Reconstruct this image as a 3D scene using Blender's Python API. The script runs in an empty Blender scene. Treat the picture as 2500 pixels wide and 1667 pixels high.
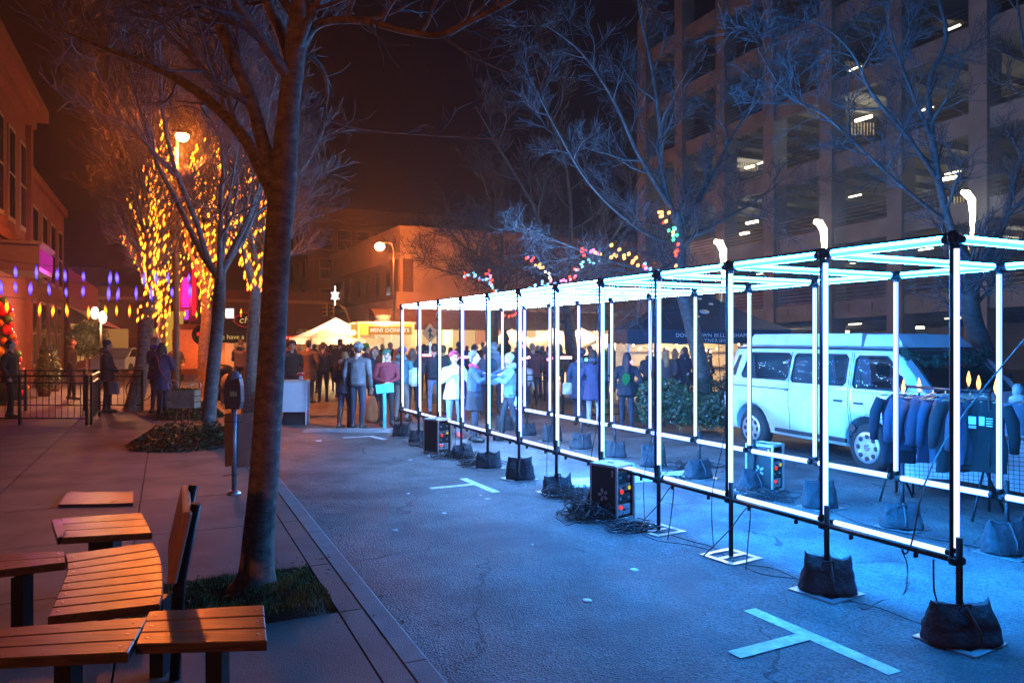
import bpy, bmesh, math, random
import numpy as np
from mathutils import Vector, Matrix, noise as mnoise
sc = bpy.context.scene
col = sc.collection
R = math.radians
random.seed(7)
# ------------------------------------------------------------------ camera
H, F, HZ = 1.87, 1830.0, 828.0          # eye height over the road, focal length in photo pixels, horizon row
cam_d = bpy.data.cameras.new('camera'); cam = bpy.data.objects.new('camera', cam_d); col.objects.link(cam)
cam.location = (0, 0, H); cam.rotation_euler = (R(90), 0, 0)
cam_d.sensor_width = 36; cam_d.lens = F/2500*36
cam_d.shift_y = -(833.5-HZ)/2500
cam_d.clip_start = 0.05; cam_d.clip_end = 900
sc.camera = cam
# ------------------------------------------------------------------ night sky
w = bpy.data.worlds.new('World'); sc.world = w; w.use_nodes = True
nt = w.node_tree; bgn = nt.nodes['Background']
sky = nt.nodes.new('ShaderNodeTexSky'); sky.sky_type = 'NISHITA'; sky.sun_disc = False
sky.sun_elevation = R(-6); sky.sun_rotation = R(200); sky.air_density = 1.0; sky.dust_density = 3.0
mixn = nt.nodes.new('ShaderNodeMix'); mixn.data_type = 'RGBA'; mixn.inputs[0].default_value = 1.0
mixn.blend_type = 'ADD'; mixn.inputs[7].default_value = (0.030, 0.012, 0.018, 1)   # city sky glow over the town
nt.links.new(sky.outputs[0], mixn.inputs[6]); nt.links.new(mixn.outputs[2], bgn.inputs[0])
bgn.inputs[1].default_value = 0.08
# ------------------------------------------------------------------ exposure, sampling
vs = sc.view_settings
sc.display_settings.display_device = 'sRGB'
vs.view_transform = 'Standard'; vs.look = 'None'; vs.gamma = 1; vs.use_curve_mapping = False; vs.exposure = 0.0
cy = sc.cycles
cy.use_denoising = True
try: cy.denoiser = 'OPENIMAGEDENOISE'
except Exception: pass
cy.max_bounces = 4; cy.diffuse_bounces = 2; cy.glossy_bounces = 2; cy.transmission_bounces = 3; cy.transparent_max_bounces = 6
cy.volume_bounces = 0; cy.sample_clamp_indirect = 4; cy.caustics_reflective = False; cy.caustics_refractive = False
cy.use_light_tree = True

# ------------------------------------------------------------------ frames of reference
US = Vector((-.4469, .8946, 0)); NS = Vector((.8946, .4469, 0))      # along / across the light tunnel
UC = Vector((-.4192, .9079, 0)); NC = Vector((.9079, .4192, 0))      # along / across the kerb
def S(t, d, z=0): return US*t + NS*d + Vector((0, 0, z))
def C(t, d, z=0): return UC*t + NC*d + Vector((0, 0, z))
def xp(px, Y): return (px-1250)*Y/F
def zp(py, Y): return H-(py-HZ)*Y/F
def gp(px, py, z=0):
    Y = F*(H-z)/(py-HZ); return Vector((xp(px, Y), Y, z))
ANG_S = math.atan2(US.y, US.x); ANG_C = math.atan2(UC.y, UC.x)

# ------------------------------------------------------------------ mesh builder
class MB:
    def __init__(s): s.v = []; s.f = []; s.m = []; s.sm = []
    def add(s, vs_, fs, mi=0, smooth=False):
        b = len(s.v); s.v.extend([tuple(p) for p in vs_])
        for f in fs:
            s.f.append(tuple(b+i for i in f)); s.m.append(mi); s.sm.append(smooth)
        return s
    def box(s, c, sz, rz=0, mi=0, M=None, bev=0):
        hx, hy, hz = sz[0]/2, sz[1]/2, sz[2]/2
        if M is None: M = Matrix.Translation(Vector(c)) @ Matrix.Rotation(rz, 4, 'Z')
        else: M = M @ Matrix.Translation(Vector(c)) @ Matrix.Rotation(rz, 4, 'Z')
        if bev:
            b = min(bev, hx*.9, hy*.9, hz*.9)
            pts = []
            for sx in (-1, 1):
                for sy in (-1, 1):
                    for sz_ in (-1, 1):
                        pts += [(sx*hx, sy*(hy-b), sz_*(hz-b)), (sx*(hx-b), sy*hy, sz_*(hz-b)), (sx*(hx-b), sy*(hy-b), sz_*hz)]
            bm = bmesh.new()
            for p in pts: bm.verts.new(p)
            bmesh.ops.convex_hull(bm, input=bm.verts[:])
            bm.verts.ensure_lookup_table(); bm.verts.index_update()
            vs_ = [M @ v.co for v in bm.verts]; fs = [[v.index for v in f.verts] for f in bm.faces]
            bm.free(); return s.add(vs_, fs, mi)
        vs_ = [M @ Vector((x, y, z)) for x in (-hx, hx) for y in (-hy, hy) for z in (-hz, hz)]
        return s.add(vs_, [(0, 1, 3, 2), (4, 6, 7, 5), (0, 4, 5, 1), (2, 3, 7, 6), (0, 2, 6, 4), (1, 5, 7, 3)], mi)
    def tube(s, pts, rad, n=8, mi=0, cap=True, smooth=True, phase=0):
        pts = [Vector(p) for p in pts]; k = len(pts)
        if not hasattr(rad, '__len__'): rad = [rad]*k
        vs_ = []; prev = None
        for i, p in enumerate(pts):
            d = (pts[min(i+1, k-1)]-pts[max(i-1, 0)])
            d = d.normalized() if d.length > 1e-9 else Vector((0, 0, 1))
            if prev is None:
                a = Vector((0, 0, 1)) if abs(d.z) < .9 else Vector((1, 0, 0))
                nx = d.cross(a).normalized()
            else:
                nx = (prev-d*prev.dot(d))
                nx = nx.normalized() if nx.length > 1e-6 else d.orthogonal().normalized()
            prev = nx; ny = d.cross(nx)
            for j in range(n):
                a = 2*math.pi*j/n+phase
                vs_.append(p+(nx*math.cos(a)+ny*math.sin(a))*rad[i])
        fs = [(i*n+j, i*n+(j+1) % n, (i+1)*n+(j+1) % n, (i+1)*n+j) for i in range(k-1) for j in range(n)]
        s.add(vs_, fs, mi, smooth)
        if cap and n > 2:
            b = len(s.v)-k*n
            s.f.append(tuple(b+j for j in range(n))[::-1]); s.m.append(mi); s.sm.append(False)
            s.f.append(tuple(b+(k-1)*n+j for j in range(n))); s.m.append(mi); s.sm.append(False)
        return s
    def lathe(s, c, prof, n=16, mi=0, M=None, smooth=True):
        # prof: list of (r, z)
        vs_ = []; c = Vector(c)
        for r, z in prof:
            for j in range(n):
                a = 2*math.pi*j/n; p = Vector((r*math.cos(a), r*math.sin(a), z))
                vs_.append((M @ p if M else p)+c)
        k = len(prof)
        fs = [(i*n+j, i*n+(j+1) % n, (i+1)*n+(j+1) % n, (i+1)*n+j) for i in range(k-1) for j in range(n)]
        fs.append(tuple(range(n))[::-1]); fs.append(tuple((k-1)*n+j for j in range(n)))
        return s.add(vs_, fs, mi, smooth)
    def sphere(s, c, r, n=10, k=6, mi=0, sc_=(1, 1, 1), M=None):
        prof = [(max(r*math.sin(math.pi*i/k), r*.02), -r*math.cos(math.pi*i/k)) for i in range(k+1)]
        MM = Matrix.Diagonal((sc_[0], sc_[1], sc_[2], 1))
        if M is not None: MM = M @ MM
        return s.lathe(c, prof, n, mi, MM.to_3x3())
    def prism(s, poly, M, depth, mi=0):
        # poly: list of (x, y) in local plane, extruded along local z by depth, placed by matrix M
        n = len(poly)
        vs_ = [M @ Vector((x, y, 0)) for x, y in poly]+[M @ Vector((x, y, depth)) for x, y in poly]
        fs = [tuple(range(n))[::-1], tuple(range(n, 2*n))]+[(i, (i+1) % n, n+(i+1) % n, n+i) for i in range(n)]
        return s.add(vs_, fs, mi)
    def quad(s, a, b, c, d, mi=0): return s.add([a, b, c, d], [(0, 1, 2, 3)], mi)
    def mesh(s, name, mats):
        me = bpy.data.meshes.new(name); me.from_pydata(s.v, [], s.f)
        for m in (mats if isinstance(mats, (list, tuple)) else [mats]): me.materials.append(m)
        me.polygons.foreach_set('material_index', s.m); me.polygons.foreach_set('use_smooth', s.sm)
        me.update(); return me
    def obj(s, name, mats, parent=None, loc=None):
        return link(name, s.mesh(name, mats), parent, loc)
def link(name, me, parent=None, loc=None):
    o = bpy.data.objects.new(name, me); col.objects.link(o)
    if parent is not None: o.parent = parent
    if loc is not None: o.location = loc
    return o
def tag(o, label=None, cat=None, group=None, kind=None):
    if label: o['label'] = label
    if cat: o['category'] = cat
    if group: o['group'] = group
    if kind: o['kind'] = kind
    return o
def thing(name, label, cat, loc=(0, 0, 0), rz=0, group=None):
    o = bpy.data.objects.new(name, None); col.objects.link(o)
    o.location = loc; o.rotation_euler = (0, 0, rz); o.empty_display_size = .2
    return tag(o, label, cat, group)
def structure(o): return tag(o, kind='structure')
def text_mesh(txt, size, depth=.004, align='CENTER', font_shear=0, spacing=1.0, weight=0):
    cu = bpy.data.curves.new('lettering', 'FONT'); cu.body = txt; cu.size = size; cu.extrude = depth
    cu.align_x = align; cu.align_y = 'CENTER'; cu.shear = font_shear; cu.space_character = spacing; cu.offset = weight
    o = bpy.data.objects.new('lettering', cu); col.objects.link(o)
    dg = bpy.context.evaluated_depsgraph_get(); me = bpy.data.meshes.new_from_object(o.evaluated_get(dg))
    bpy.data.objects.remove(o); me.name = 'lettering'; return me
def lettering(txt, size, mat, parent, M, **kw):
    me = text_mesh(txt, size, **kw); me.materials.clear(); me.materials.append(mat)
    o = link('lettering', me, parent); o.matrix_local = M; return o
def sign_matrix(pos, normal, up=(0, 0, 1)):
    # local x = reading direction, y = up, z = normal (towards the reader)
    n = Vector(normal).normalized(); u = Vector(up); x = u.cross(n).normalized(); u = n.cross(x)
    M = Matrix((x, u, n)).transposed().to_4x4(); M.translation = Vector(pos); return M

# ------------------------------------------------------------------ materials
MATS = {}
def mat(name, c, rough=.6, metal=0, var=.15, scale=6, bump=0, bscale=40, spec=.5, coat=0, c2=None, detail=4):
    if name in MATS: return MATS[name]
    m = bpy.data.materials.new(name); m.use_nodes = True; t = m.node_tree; b = t.nodes['Principled BSDF']
    b.inputs['Roughness'].default_value = rough; b.inputs['Metallic'].default_value = metal
    b.inputs['Specular IOR Level'].default_value = spec; b.inputs['Coat Weight'].default_value = coat
    tc = t.nodes.new('ShaderNodeTexCoord')
    n = t.nodes.new('ShaderNodeTexNoise'); n.inputs['Scale'].default_value = scale; n.inputs['Detail'].default_value = detail
    t.links.new(tc.outputs['Object'], n.inputs['Vector'])
    r = t.nodes.new('ShaderNodeValToRGB'); r.color_ramp.elements[0].position = .3; r.color_ramp.elements[1].position = .7
    a = c2 or tuple(max(0, x*(1-var)) for x in c); bcol = c if c2 else tuple(min(1, x*(1+var)) for x in c)
    r.color_ramp.elements[0].color = (*a, 1); r.color_ramp.elements[1].color = (*bcol, 1)
    t.links.new(n.outputs['Fac'], r.inputs['Fac']); t.links.new(r.outputs['Color'], b.inputs['Base Color'])
    if bump:
        n2 = t.nodes.new('ShaderNodeTexNoise'); n2.inputs['Scale'].default_value = bscale; n2.inputs['Detail'].default_value = 5
        t.links.new(tc.outputs['Object'], n2.inputs['Vector'])
        bp = t.nodes.new('ShaderNodeBump'); bp.inputs['Strength'].default_value = bump; bp.inputs['Distance'].default_value = .02
        t.links.new(n2.outputs['Fac'], bp.inputs['Height']); t.links.new(bp.outputs['Normal'], b.inputs['Normal'])
    MATS[name] = m; return m
def emit(name, c, s=1.0):
    if name in MATS: return MATS[name]
    m = bpy.data.materials.new(name); m.use_nodes = True; t = m.node_tree
    for n in list(t.nodes): t.nodes.remove(n)
    e = t.nodes.new('ShaderNodeEmission'); o = t.nodes.new('ShaderNodeOutputMaterial')
    e.inputs[0].default_value = (*c, 1); e.inputs[1].default_value = s
    t.links.new(e.outputs[0], o.inputs[0]); MATS[name] = m; return m
def lamp(parent, loc, c, power, radius=.1, kind='POINT'):
    l = bpy.data.lights.new('lamp_light', kind); l.color = c; l.energy = power; l.shadow_soft_size = radius
    o = bpy.data.objects.new('lamp_light', l); col.objects.link(o); o.location = loc
    if parent is not None: o.parent = parent
    return o
black_metal = mat('black_metal', (.02, .02, .022), .45, .6, bump=.05)
black_cloth = mat('black_cloth', (.018, .018, .02), .9, bump=.4, bscale=60)
steel = mat('brushed_steel', (.55, .55, .56), .35, .9)
# ================================================================== ground
def asphalt():
    m = bpy.data.materials.new('asphalt'); m.use_nodes = True; t = m.node_tree; b = t.nodes['Principled BSDF']
    L = t.links.new; N = t.nodes.new
    tc = N('ShaderNodeTexCoord')
    def noise(s, d=6): 
        n = N('ShaderNodeTexNoise'); n.inputs['Scale'].default_value = s; n.inputs['Detail'].default_value = d
        L(tc.outputs['Object'], n.inputs['Vector']); return n.outputs['Fac']
    v = N('ShaderNodeTexVoronoi'); v.inputs['Scale'].default_value = 75; L(tc.outputs['Object'], v.inputs['Vector'])
    big = N('ShaderNodeValToRGB'); e = big.color_ramp.elements
    e[0].position = .40; e[0].color = (.026, .026, .028, 1); e[1].position = .60; e[1].color = (.095, .093, .09, 1)
    ov = N('ShaderNodeMath'); ov.operation = 'MULTIPLY_ADD'; ov.inputs[1].default_value = .55; L(noise(.8, 10), ov.inputs[0]); ov2 = N('ShaderNodeMath'); ov2.operation = 'MULTIPLY'; ov2.inputs[1].default_value = .45; L(noise(2.6, 12), ov2.inputs[0]); L(ov2.outputs[0], ov.inputs[2]); L(ov.outputs[0], big.inputs['Fac'])
    sp = N('ShaderNodeValToRGB'); e = sp.color_ramp.elements
    e[0].position = .0; e[0].color = (.3, .3, .3, 1); e[1].position = 1; e[1].color = (2.2, 2.2, 2.2, 1)
    L(v.outputs['Color'], sp.inputs['Fac'])
    mul = N('ShaderNodeMix'); mul.data_type = 'RGBA'; mul.blend_type = 'MULTIPLY'; mul.inputs[0].default_value = 1
    L(big.outputs[0], mul.inputs[6]); L(sp.outputs[0], mul.inputs[7])
    # cracks
    cr = N('ShaderNodeTexVoronoi'); cr.feature = 'DISTANCE_TO_EDGE'; cr.inputs['Scale'].default_value = .42
    wv = N('ShaderNodeTexNoise'); wv.inputs['Scale'].default_value = 2.2; wv.inputs['Detail'].default_value = 6
    L(tc.outputs['Object'], wv.inputs['Vector'])
    vm = N('ShaderNodeVectorMath'); vm.operation = 'MULTIPLY_ADD'; vm.inputs[1].default_value = (.55, .55, .55)
    L(wv.outputs['Color'], vm.inputs[0]); L(tc.outputs['Object'], vm.inputs[2]); L(vm.outputs[0], cr.inputs['Vector'])
    cm = N('ShaderNodeMath'); cm.operation = 'LESS_THAN'; cm.inputs[1].default_value = .0048; L(cr.outputs['Distance'], cm.inputs[0])
    gate = N('ShaderNodeMath'); gate.operation = 'GREATER_THAN'; gate.inputs[1].default_value = .47; L(noise(.3, 2), gate.inputs[0])
    cg = N('ShaderNodeMath'); cg.operation = 'MULTIPLY'; L(cm.outputs[0], cg.inputs[0]); L(gate.outputs[0], cg.inputs[1])
    mx = N('ShaderNodeMix'); mx.data_type = 'RGBA'; L(cg.outputs[0], mx.inputs[0]); L(mul.outputs[2], mx.inputs[6]); mx.inputs[7].default_value = (.015, .015, .016, 1)
    L(mx.outputs[2], b.inputs['Base Color'])
    rr = N('ShaderNodeMapRange'); rr.inputs[3].default_value = .5; rr.inputs[4].default_value = .8; L(noise(1.3), rr.inputs[0]); L(rr.outputs[0], b.inputs['Roughness'])
    bp = N('ShaderNodeBump'); bp.inputs['Strength'].default_value = .7; bp.inputs['Distance'].default_value = .012
    L(v.outputs['Distance'], bp.inputs['Height']); L(bp.outputs[0], b.inputs['Normal'])
    return m
road = MB(); g = 420
road.add([(-g, -60, 0), (g, -60, 0), (g, g, 0), (-g, g, 0)], [(0, 1, 2, 3)])
structure(road.obj('road', asphalt()))
concrete = mat('sidewalk_concrete', (.105, .088, .076), .7, var=.38, scale=1.7, bump=.35, bscale=120, detail=8)
kerb_m = mat('kerb_concrete', (.17, .155, .145), .75, var=.25, scale=3, bump=.4, bscale=90)
joint_m = mat('joint_dirt', (.03, .026, .022), .9)
SW = .13
def cbox(mb, t0, t1, d0, d1, z0, z1, mi=0):
    vs_ = [C(t, d, z) for t in (t0, t1) for d in (d0, d1) for z in (z0, z1)]
    mb.add(vs_, [(0, 1, 3, 2), (4, 6, 7, 5), (0, 4, 5, 1), (2, 3, 7, 6), (0, 2, 6, 4), (1, 5, 7, 3)], mi)
base = MB(); cbox(base, -8, 90, -12, 1.155, .002, .088)
sidewalk = structure(base.obj('sidewalk', joint_m))
tl = [-8, -6.4, -4.8, -3.2, -1.6, 0, 1.6, 3.2, 4.81, 5.88, 7.4, 9, 10.4, 11.8, 13.2, 14.6, 16.2, 17.8, 19, 20.6, 22.2, 23.8, 25.4, 27, 29, 31, 33, 36, 40]
dl = [-4.6, -3.1, -1.7, -.25, 1.0, 1.155]
pits = {(4.81, -.25), (13.2, -.25), (17.8, -.25)}
for a, b in zip(tl[:-1], tl[1:]):
    for c_, d_ in zip(dl[:-1], dl[1:]):
        if (a, c_) in pits: continue
        mb = MB(); g_ = .006
        vs_ = [C(t, d, SW-.001*random.random()) for t in (a+g_, b-g_) for d in (c_+g_, d_-(.002 if d_ > 1.1 else g_))]
        lo = [Vector((p.x, p.y, .0885)) for p in vs_]
        mb.add(vs_+lo, [(0, 2, 3, 1), (0, 1, 5, 4), (2, 6, 7, 3), (0, 4, 6, 2), (1, 3, 7, 5)])
        mb.obj('slab', concrete, sidewalk)
far = MB(); cbox(far, 40.01, 90, -12, 1.155, .089, SW); far.obj('slab', concrete, sidewalk)
kb = MB()
for k in range(-3, 28):
    a, b = k*3+.9, k*3+3.89
    prof = [(1.163, .001), (1.163, SW+.004), (1.285, SW+.004), (1.31, SW-.02), (1.335, .001)]
    n = len(prof); vs_ = [C(a, d, z) for d, z in prof]+[C(b, d, z) for d, z in prof]
    m_ = MB(); m_.add(vs_, [tuple(range(n)), tuple(range(n, 2*n))[::-1]]+[(i, n+i, n+(i+1) % n, (i+1) % n) for i in range(n)])
    m_.obj('kerbstone', kerb_m, sidewalk)
# far pavement under the hedge, tents and garage
fp = MB()
vs_ = [S(t, d, z) for t in (-12, 40) for d in (11.6, 60) for z in (.001, .12)]
fp.add(vs_, [(0, 1, 3, 2), (4, 6, 7, 5), (0, 4, 5, 1), (2, 3, 7, 6), (0, 2, 6, 4), (1, 5, 7, 3)])
structure(fp.obj('pavement', kerb_m))
# soil and moss in the tree pits
soil = mat('pit_soil', (.035, .026, .016), .95, bump=.6, bscale=30)
moss_a = mat('moss_green', (.13, .14, .022), .9, var=.5, scale=9, c2=(.05, .07, .012))
ivy_m = mat('ivy_leaf', (.025, .05, .014), .45, var=.5, scale=14)
for t0, t1 in ((4.82, 5.87), (13.21, 14.59), (17.81, 18.99)):
    m_ = MB(); n = 14; vs_ = []
    for i in range(n+1):
        for j in range(n+1):
            t = t0+(t1-t0)*i/n; d = -.24+1.23*j/n; e = min(i, j, n-i, n-j)/n
            p = C(t, d); vs_.append((p.x, p.y, .095+.05*min(1, e*5)*(mnoise.noise((p.x*4, p.y*4, 0))+.6)))
    m_.add(vs_, [(i*(n+1)+j, (i+1)*(n+1)+j, (i+1)*(n+1)+j+1, i*(n+1)+j+1) for i in range(n) for j in range(n)], 0, True)
    structure(m_.obj('soil', soil))
def blades(name, mats, count, f, hmin, hmax, wd, seed, label, cat):
    rn = random.Random(seed); m_ = MB()
    for _ in range(count):
        p = f(rn)
        a = rn.random()*6.28; h = rn.uniform(hmin, hmax); lean = rn.uniform(0, .7)
        dx = Vector((math.cos(a), math.sin(a), 0)); side = Vector((-dx.y, dx.x, 0))*wd*rn.uniform(.6, 1.3)
        top = p+dx*h*lean+Vector((0, 0, h))
        m_.add([p-side, p+side, top], [(0, 1, 2)])
    return tag(m_.obj(name, mats), label, cat, kind='stuff')
def mosspt(rn):
    t = 4.83+1.03*rn.random(); d = -.23+1.21*rn.random(); p = C(t, d)
    mound = max(0, 1-((t-5.15)**2+(d-.75)**2)/.16)
    return Vector((p.x, p.y, .1+.06*(mnoise.noise((p.x*4, p.y*4, 0))+.4)+.07*mound))
blades('moss', moss_a, 15000, mosspt, .012, .05, .004, 3, 'tufted green moss filling the square tree pit beside the kerb', 'moss')
def leaves(name, m_list, count, f, size, seed, label, cat, parent=None, stuff=True):
    rn = random.Random(seed); m_ = MB()
    for _ in range(count):
        p, nrm = f(rn)
        nrm = (nrm+Vector((rn.uniform(-.7, .7), rn.uniform(-.7, .7), rn.uniform(-.5, .7)))).normalized()
        x = nrm.orthogonal().normalized(); x = Matrix.Rotation(rn.random()*6.28, 3, nrm) @ x; y = nrm.cross(x)
        s_ = size*rn.uniform(.6, 1.3)
        m_.add([p-x*s_, p-y*s_*.55+nrm*s_*.1, p+x*s_, p+y*s_*.55+nrm*s_*.1], [(0, 1, 2, 3)], rn.randrange(len(m_list)))
    o = m_.obj(name, m_list, parent)
    if label: tag(o, label, cat)
    if stuff: tag(o, kind='stuff')
    return o
def mound(t, d, rt, rd, h, mk=C):
    def f(rn):
        while 1:
            a, b = rn.uniform(-1, 1), rn.uniform(-1, 1)
            if a*a+b*b < 1: break
        hh = h*(1-(a*a+b*b)**1.5)*rn.uniform(.35, 1.0)
        p = mk(t+a*rt, d+b*rd); p.z = .13+hh*(1+.4*mnoise.noise((p.x*3, p.y*3, 1)))
        return p, Vector((a*.6, b*.6, .8))
    return f
ivy2 = mat('ivy_leaf_pale', (.06, .09, .03), .4, var=.4, scale=10)
leaves('ivy', [ivy_m, ivy_m, ivy2], 2600, mound(13.5, .35, .85, .95, .36), .045, 11, 'dark glossy ivy mound round the birch trunk beside the parking meter', 'ivy')
leaves('ivy', [ivy_m, ivy_m, ivy2], 1800, mound(18.2, .5, .7, .7, .34), .05, 12, 'low dark ivy round the trunk behind the cardboard sign', 'ivy')
leaf_b = [mat('dead_leaf', (.16, .08, .03), .8, var=.4), mat('dead_leaf_dark', (.07, .04, .02), .8, var=.4)]
def litter(rn):
    if rn.random() < .45: t, d = rn.uniform(4.6, 6.2), rn.uniform(-.4, 1.2)
    elif rn.random() < .5: t, d = rn.uniform(2, 22), 1.36+abs(rn.gauss(0, .12))
    else: t, d = rn.uniform(1, 20), rn.uniform(-3.5, 1.1)
    p = C(t, d); p.z = .006 if d > 1.33 else SW+.012+(.05*rn.random() if 4.85 < t < 5.85 and -.2 < d < .95 else 0); return p, Vector((0, 0, 2.2))
leaves('leaf_litter', leaf_b, 420, litter, .022, 77, 'scattered dry brown leaves along the kerb and in the moss pit', 'leaves')
# road paint: parking T marks
def paint_mat():
    m = mat('road_paint', (.62, .62, .60), .7, var=.3, scale=14, bump=.3, bscale=120)
    t = m.node_tree; b = t.nodes['Principled BSDF']
    n = t.nodes.new('ShaderNodeTexNoise'); n.inputs['Scale'].default_value = 38; n.inputs['Detail'].default_value = 6
    tc = t.nodes.new('ShaderNodeTexCoord'); t.links.new(tc.outputs['Object'], n.inputs['Vector'])
    r = t.nodes.new('ShaderNodeValToRGB'); r.color_ramp.elements[0].position = .27; r.color_ramp.elements[1].position = .36
    t.links.new(n.outputs['Fac'], r.inputs['Fac']); t.links.new(r.outputs['Color'], b.inputs['Alpha']); return m
paint = paint_mat()
def tmark(a, b, c, d, wd, label):
    # a-b long bar, c-d stem
    m_ = MB()
    for k, (p, q) in enumerate(((a, b), (c, d))):
        p, q = Vector(p), Vector(q); s_ = Vector((-(q-p).y, (q-p).x, 0)).normalized()*wd/2; z = Vector((0, 0, .004+.003*k))
        N_ = 24; l = []
        for i in range(N_+1):
            x = p+(q-p)*i/N_; jit = .004
            l += [x-s_*(1+random.uniform(-jit, jit)*8)+z, x+s_*(1+random.uniform(-jit, jit)*8)+z]
        m_.add(l, [(2*i, 2*i+2, 2*i+3, 2*i+1) for i in range(N_)])
    o = m_.obj('road_marking', paint); o['kind'] = 'structure'; return o
tmark(gp(1830, 1488), gp(2185, 1643), gp(1792, 1600), gp(1975, 1552), .11, '')
tmark(gp(1130, 1168), gp(1212, 1202), gp(1050, 1193), gp(1163, 1182), .11, '')
tmark(gp(905, 1065), gp(940, 1073), gp(838, 1069), gp(912, 1065), .11, '')
# thin white paper discs on the asphalt
disc_m = mat('white_paper', (.75, .75, .75), .8)
for k, (px, py, r) in enumerate([(1548, 1391, .035), (1433, 1466, .033), (964, 1295, .036), (1190, 1218, .03), (1173, 1209, .018), (1084, 1253, .026), (996, 1205, .026), (1001, 1123, .028), (1282, 1187, .022), (777, 1076, .05), (1299, 1330, .02), (1047, 1113, .02)]):
    p = gp(px, py); m_ = MB(); m_.lathe((0, 0, 0), [(r, .001), (r*1.02, .003), (r, .006)], 14)
    o = m_.obj('paper_disc', disc_m, None, p); o.scale = (1+.3*math.sin(k*3), 1+.2*math.cos(k*5), 1)
    tag(o, 'small white paper disc lying flat on the dark asphalt', 'litter', 'paper scraps dropped on the road')

# ================================================================== LED light tunnel
T0, DN, DB = 2.97, 4.594, 6.744
LED_K = 54
NP = 12; ZT, ZB = 2.50, .50
tunnel = thing('light_tunnel', 'long box frame tunnel of glowing blue white LED tubes across the road', 'light installation', S(T0+5.5, (DN+DB)/2))
tun_inv = Matrix.Translation(-tunnel.location)
def led(k, boost=1.0):
    # k: 0 near end (deep blue) .. 1 far end (whiter, faintly pink)
    f = min(1, max(0, (k-.18)/.8)); f = f*f*(3-2*f)
    c = [a*(1-f)+b*f for a, b in zip((.30, 9.8, 36), (6.0, 13, 28))]
    return tuple(x*boost for x in c)
led_m = []
for i in range(5):
    k = i/4; c = led(k)
    led_m.append([emit('led_core_%d' % i, c, LED_K),                                    # beam side
                  emit('led_flank_%d' % i, (.22+.5*k, .95+.5*k, 4.2), 1.05),                # flanks, blue lens fringe put into their glow
                  emit('led_back_%d' % i, (1.0+.3*k, 1.4+.2*k, 2.6), 1.15),
                  emit('led_soft_%d' % i, c, LED_K*.42),
                  emit('led_up_%d' % i, c, LED_K*.14)])                               # glow added on unseen upper faces to tint the twigs blue              # led_back: weak spill through the diffuser's rear
def tube_obj(a, b, k, r=.027, core=None, gain=0):
    """LED tube: a bright core strip and dimmer blue flanks around the section, black end caps."""
    a, b = Vector(a), Vector(b); d = (b-a).normalized(); L = (b-a).length
    mi = min(4, max(0, int(k*4.999)))
    m_ = MB(); n = 10
    up = Vector(core).normalized() if core else Vector((0, 0, 1)); up = (up-d*up.dot(d)).normalized(); sd = d.cross(up)
    vs_ = []
    for s_ in (.03, L-.03):
        for j in range(n):
            an = 2*math.pi*(j+.5)/n; vs_.append(a+d*s_+(up*math.cos(an)+sd*math.sin(an))*r)
    for j in range(n):
        mid = 2*math.pi*(j+1)/n; cc = math.cos(mid)
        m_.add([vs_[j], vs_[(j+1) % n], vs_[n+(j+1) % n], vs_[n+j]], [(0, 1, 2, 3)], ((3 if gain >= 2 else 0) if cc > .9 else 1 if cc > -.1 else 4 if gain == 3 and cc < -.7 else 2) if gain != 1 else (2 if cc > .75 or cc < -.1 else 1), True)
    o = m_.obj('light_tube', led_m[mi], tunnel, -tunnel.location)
    for p_, q_ in ((a, a+d*.032), (b-d*.032, b)):
        e = MB(); e.tube([p_, q_], r*1.12, 8); e.obj('end_cap', black_metal, o)
    return o
pole_m = black_metal
def pole(a, b, r, name='post', n=8):
    m_ = MB(); m_.tube([a, b], r, n); return m_.obj(name, pole_m, tunnel, -tunnel.location)
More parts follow.
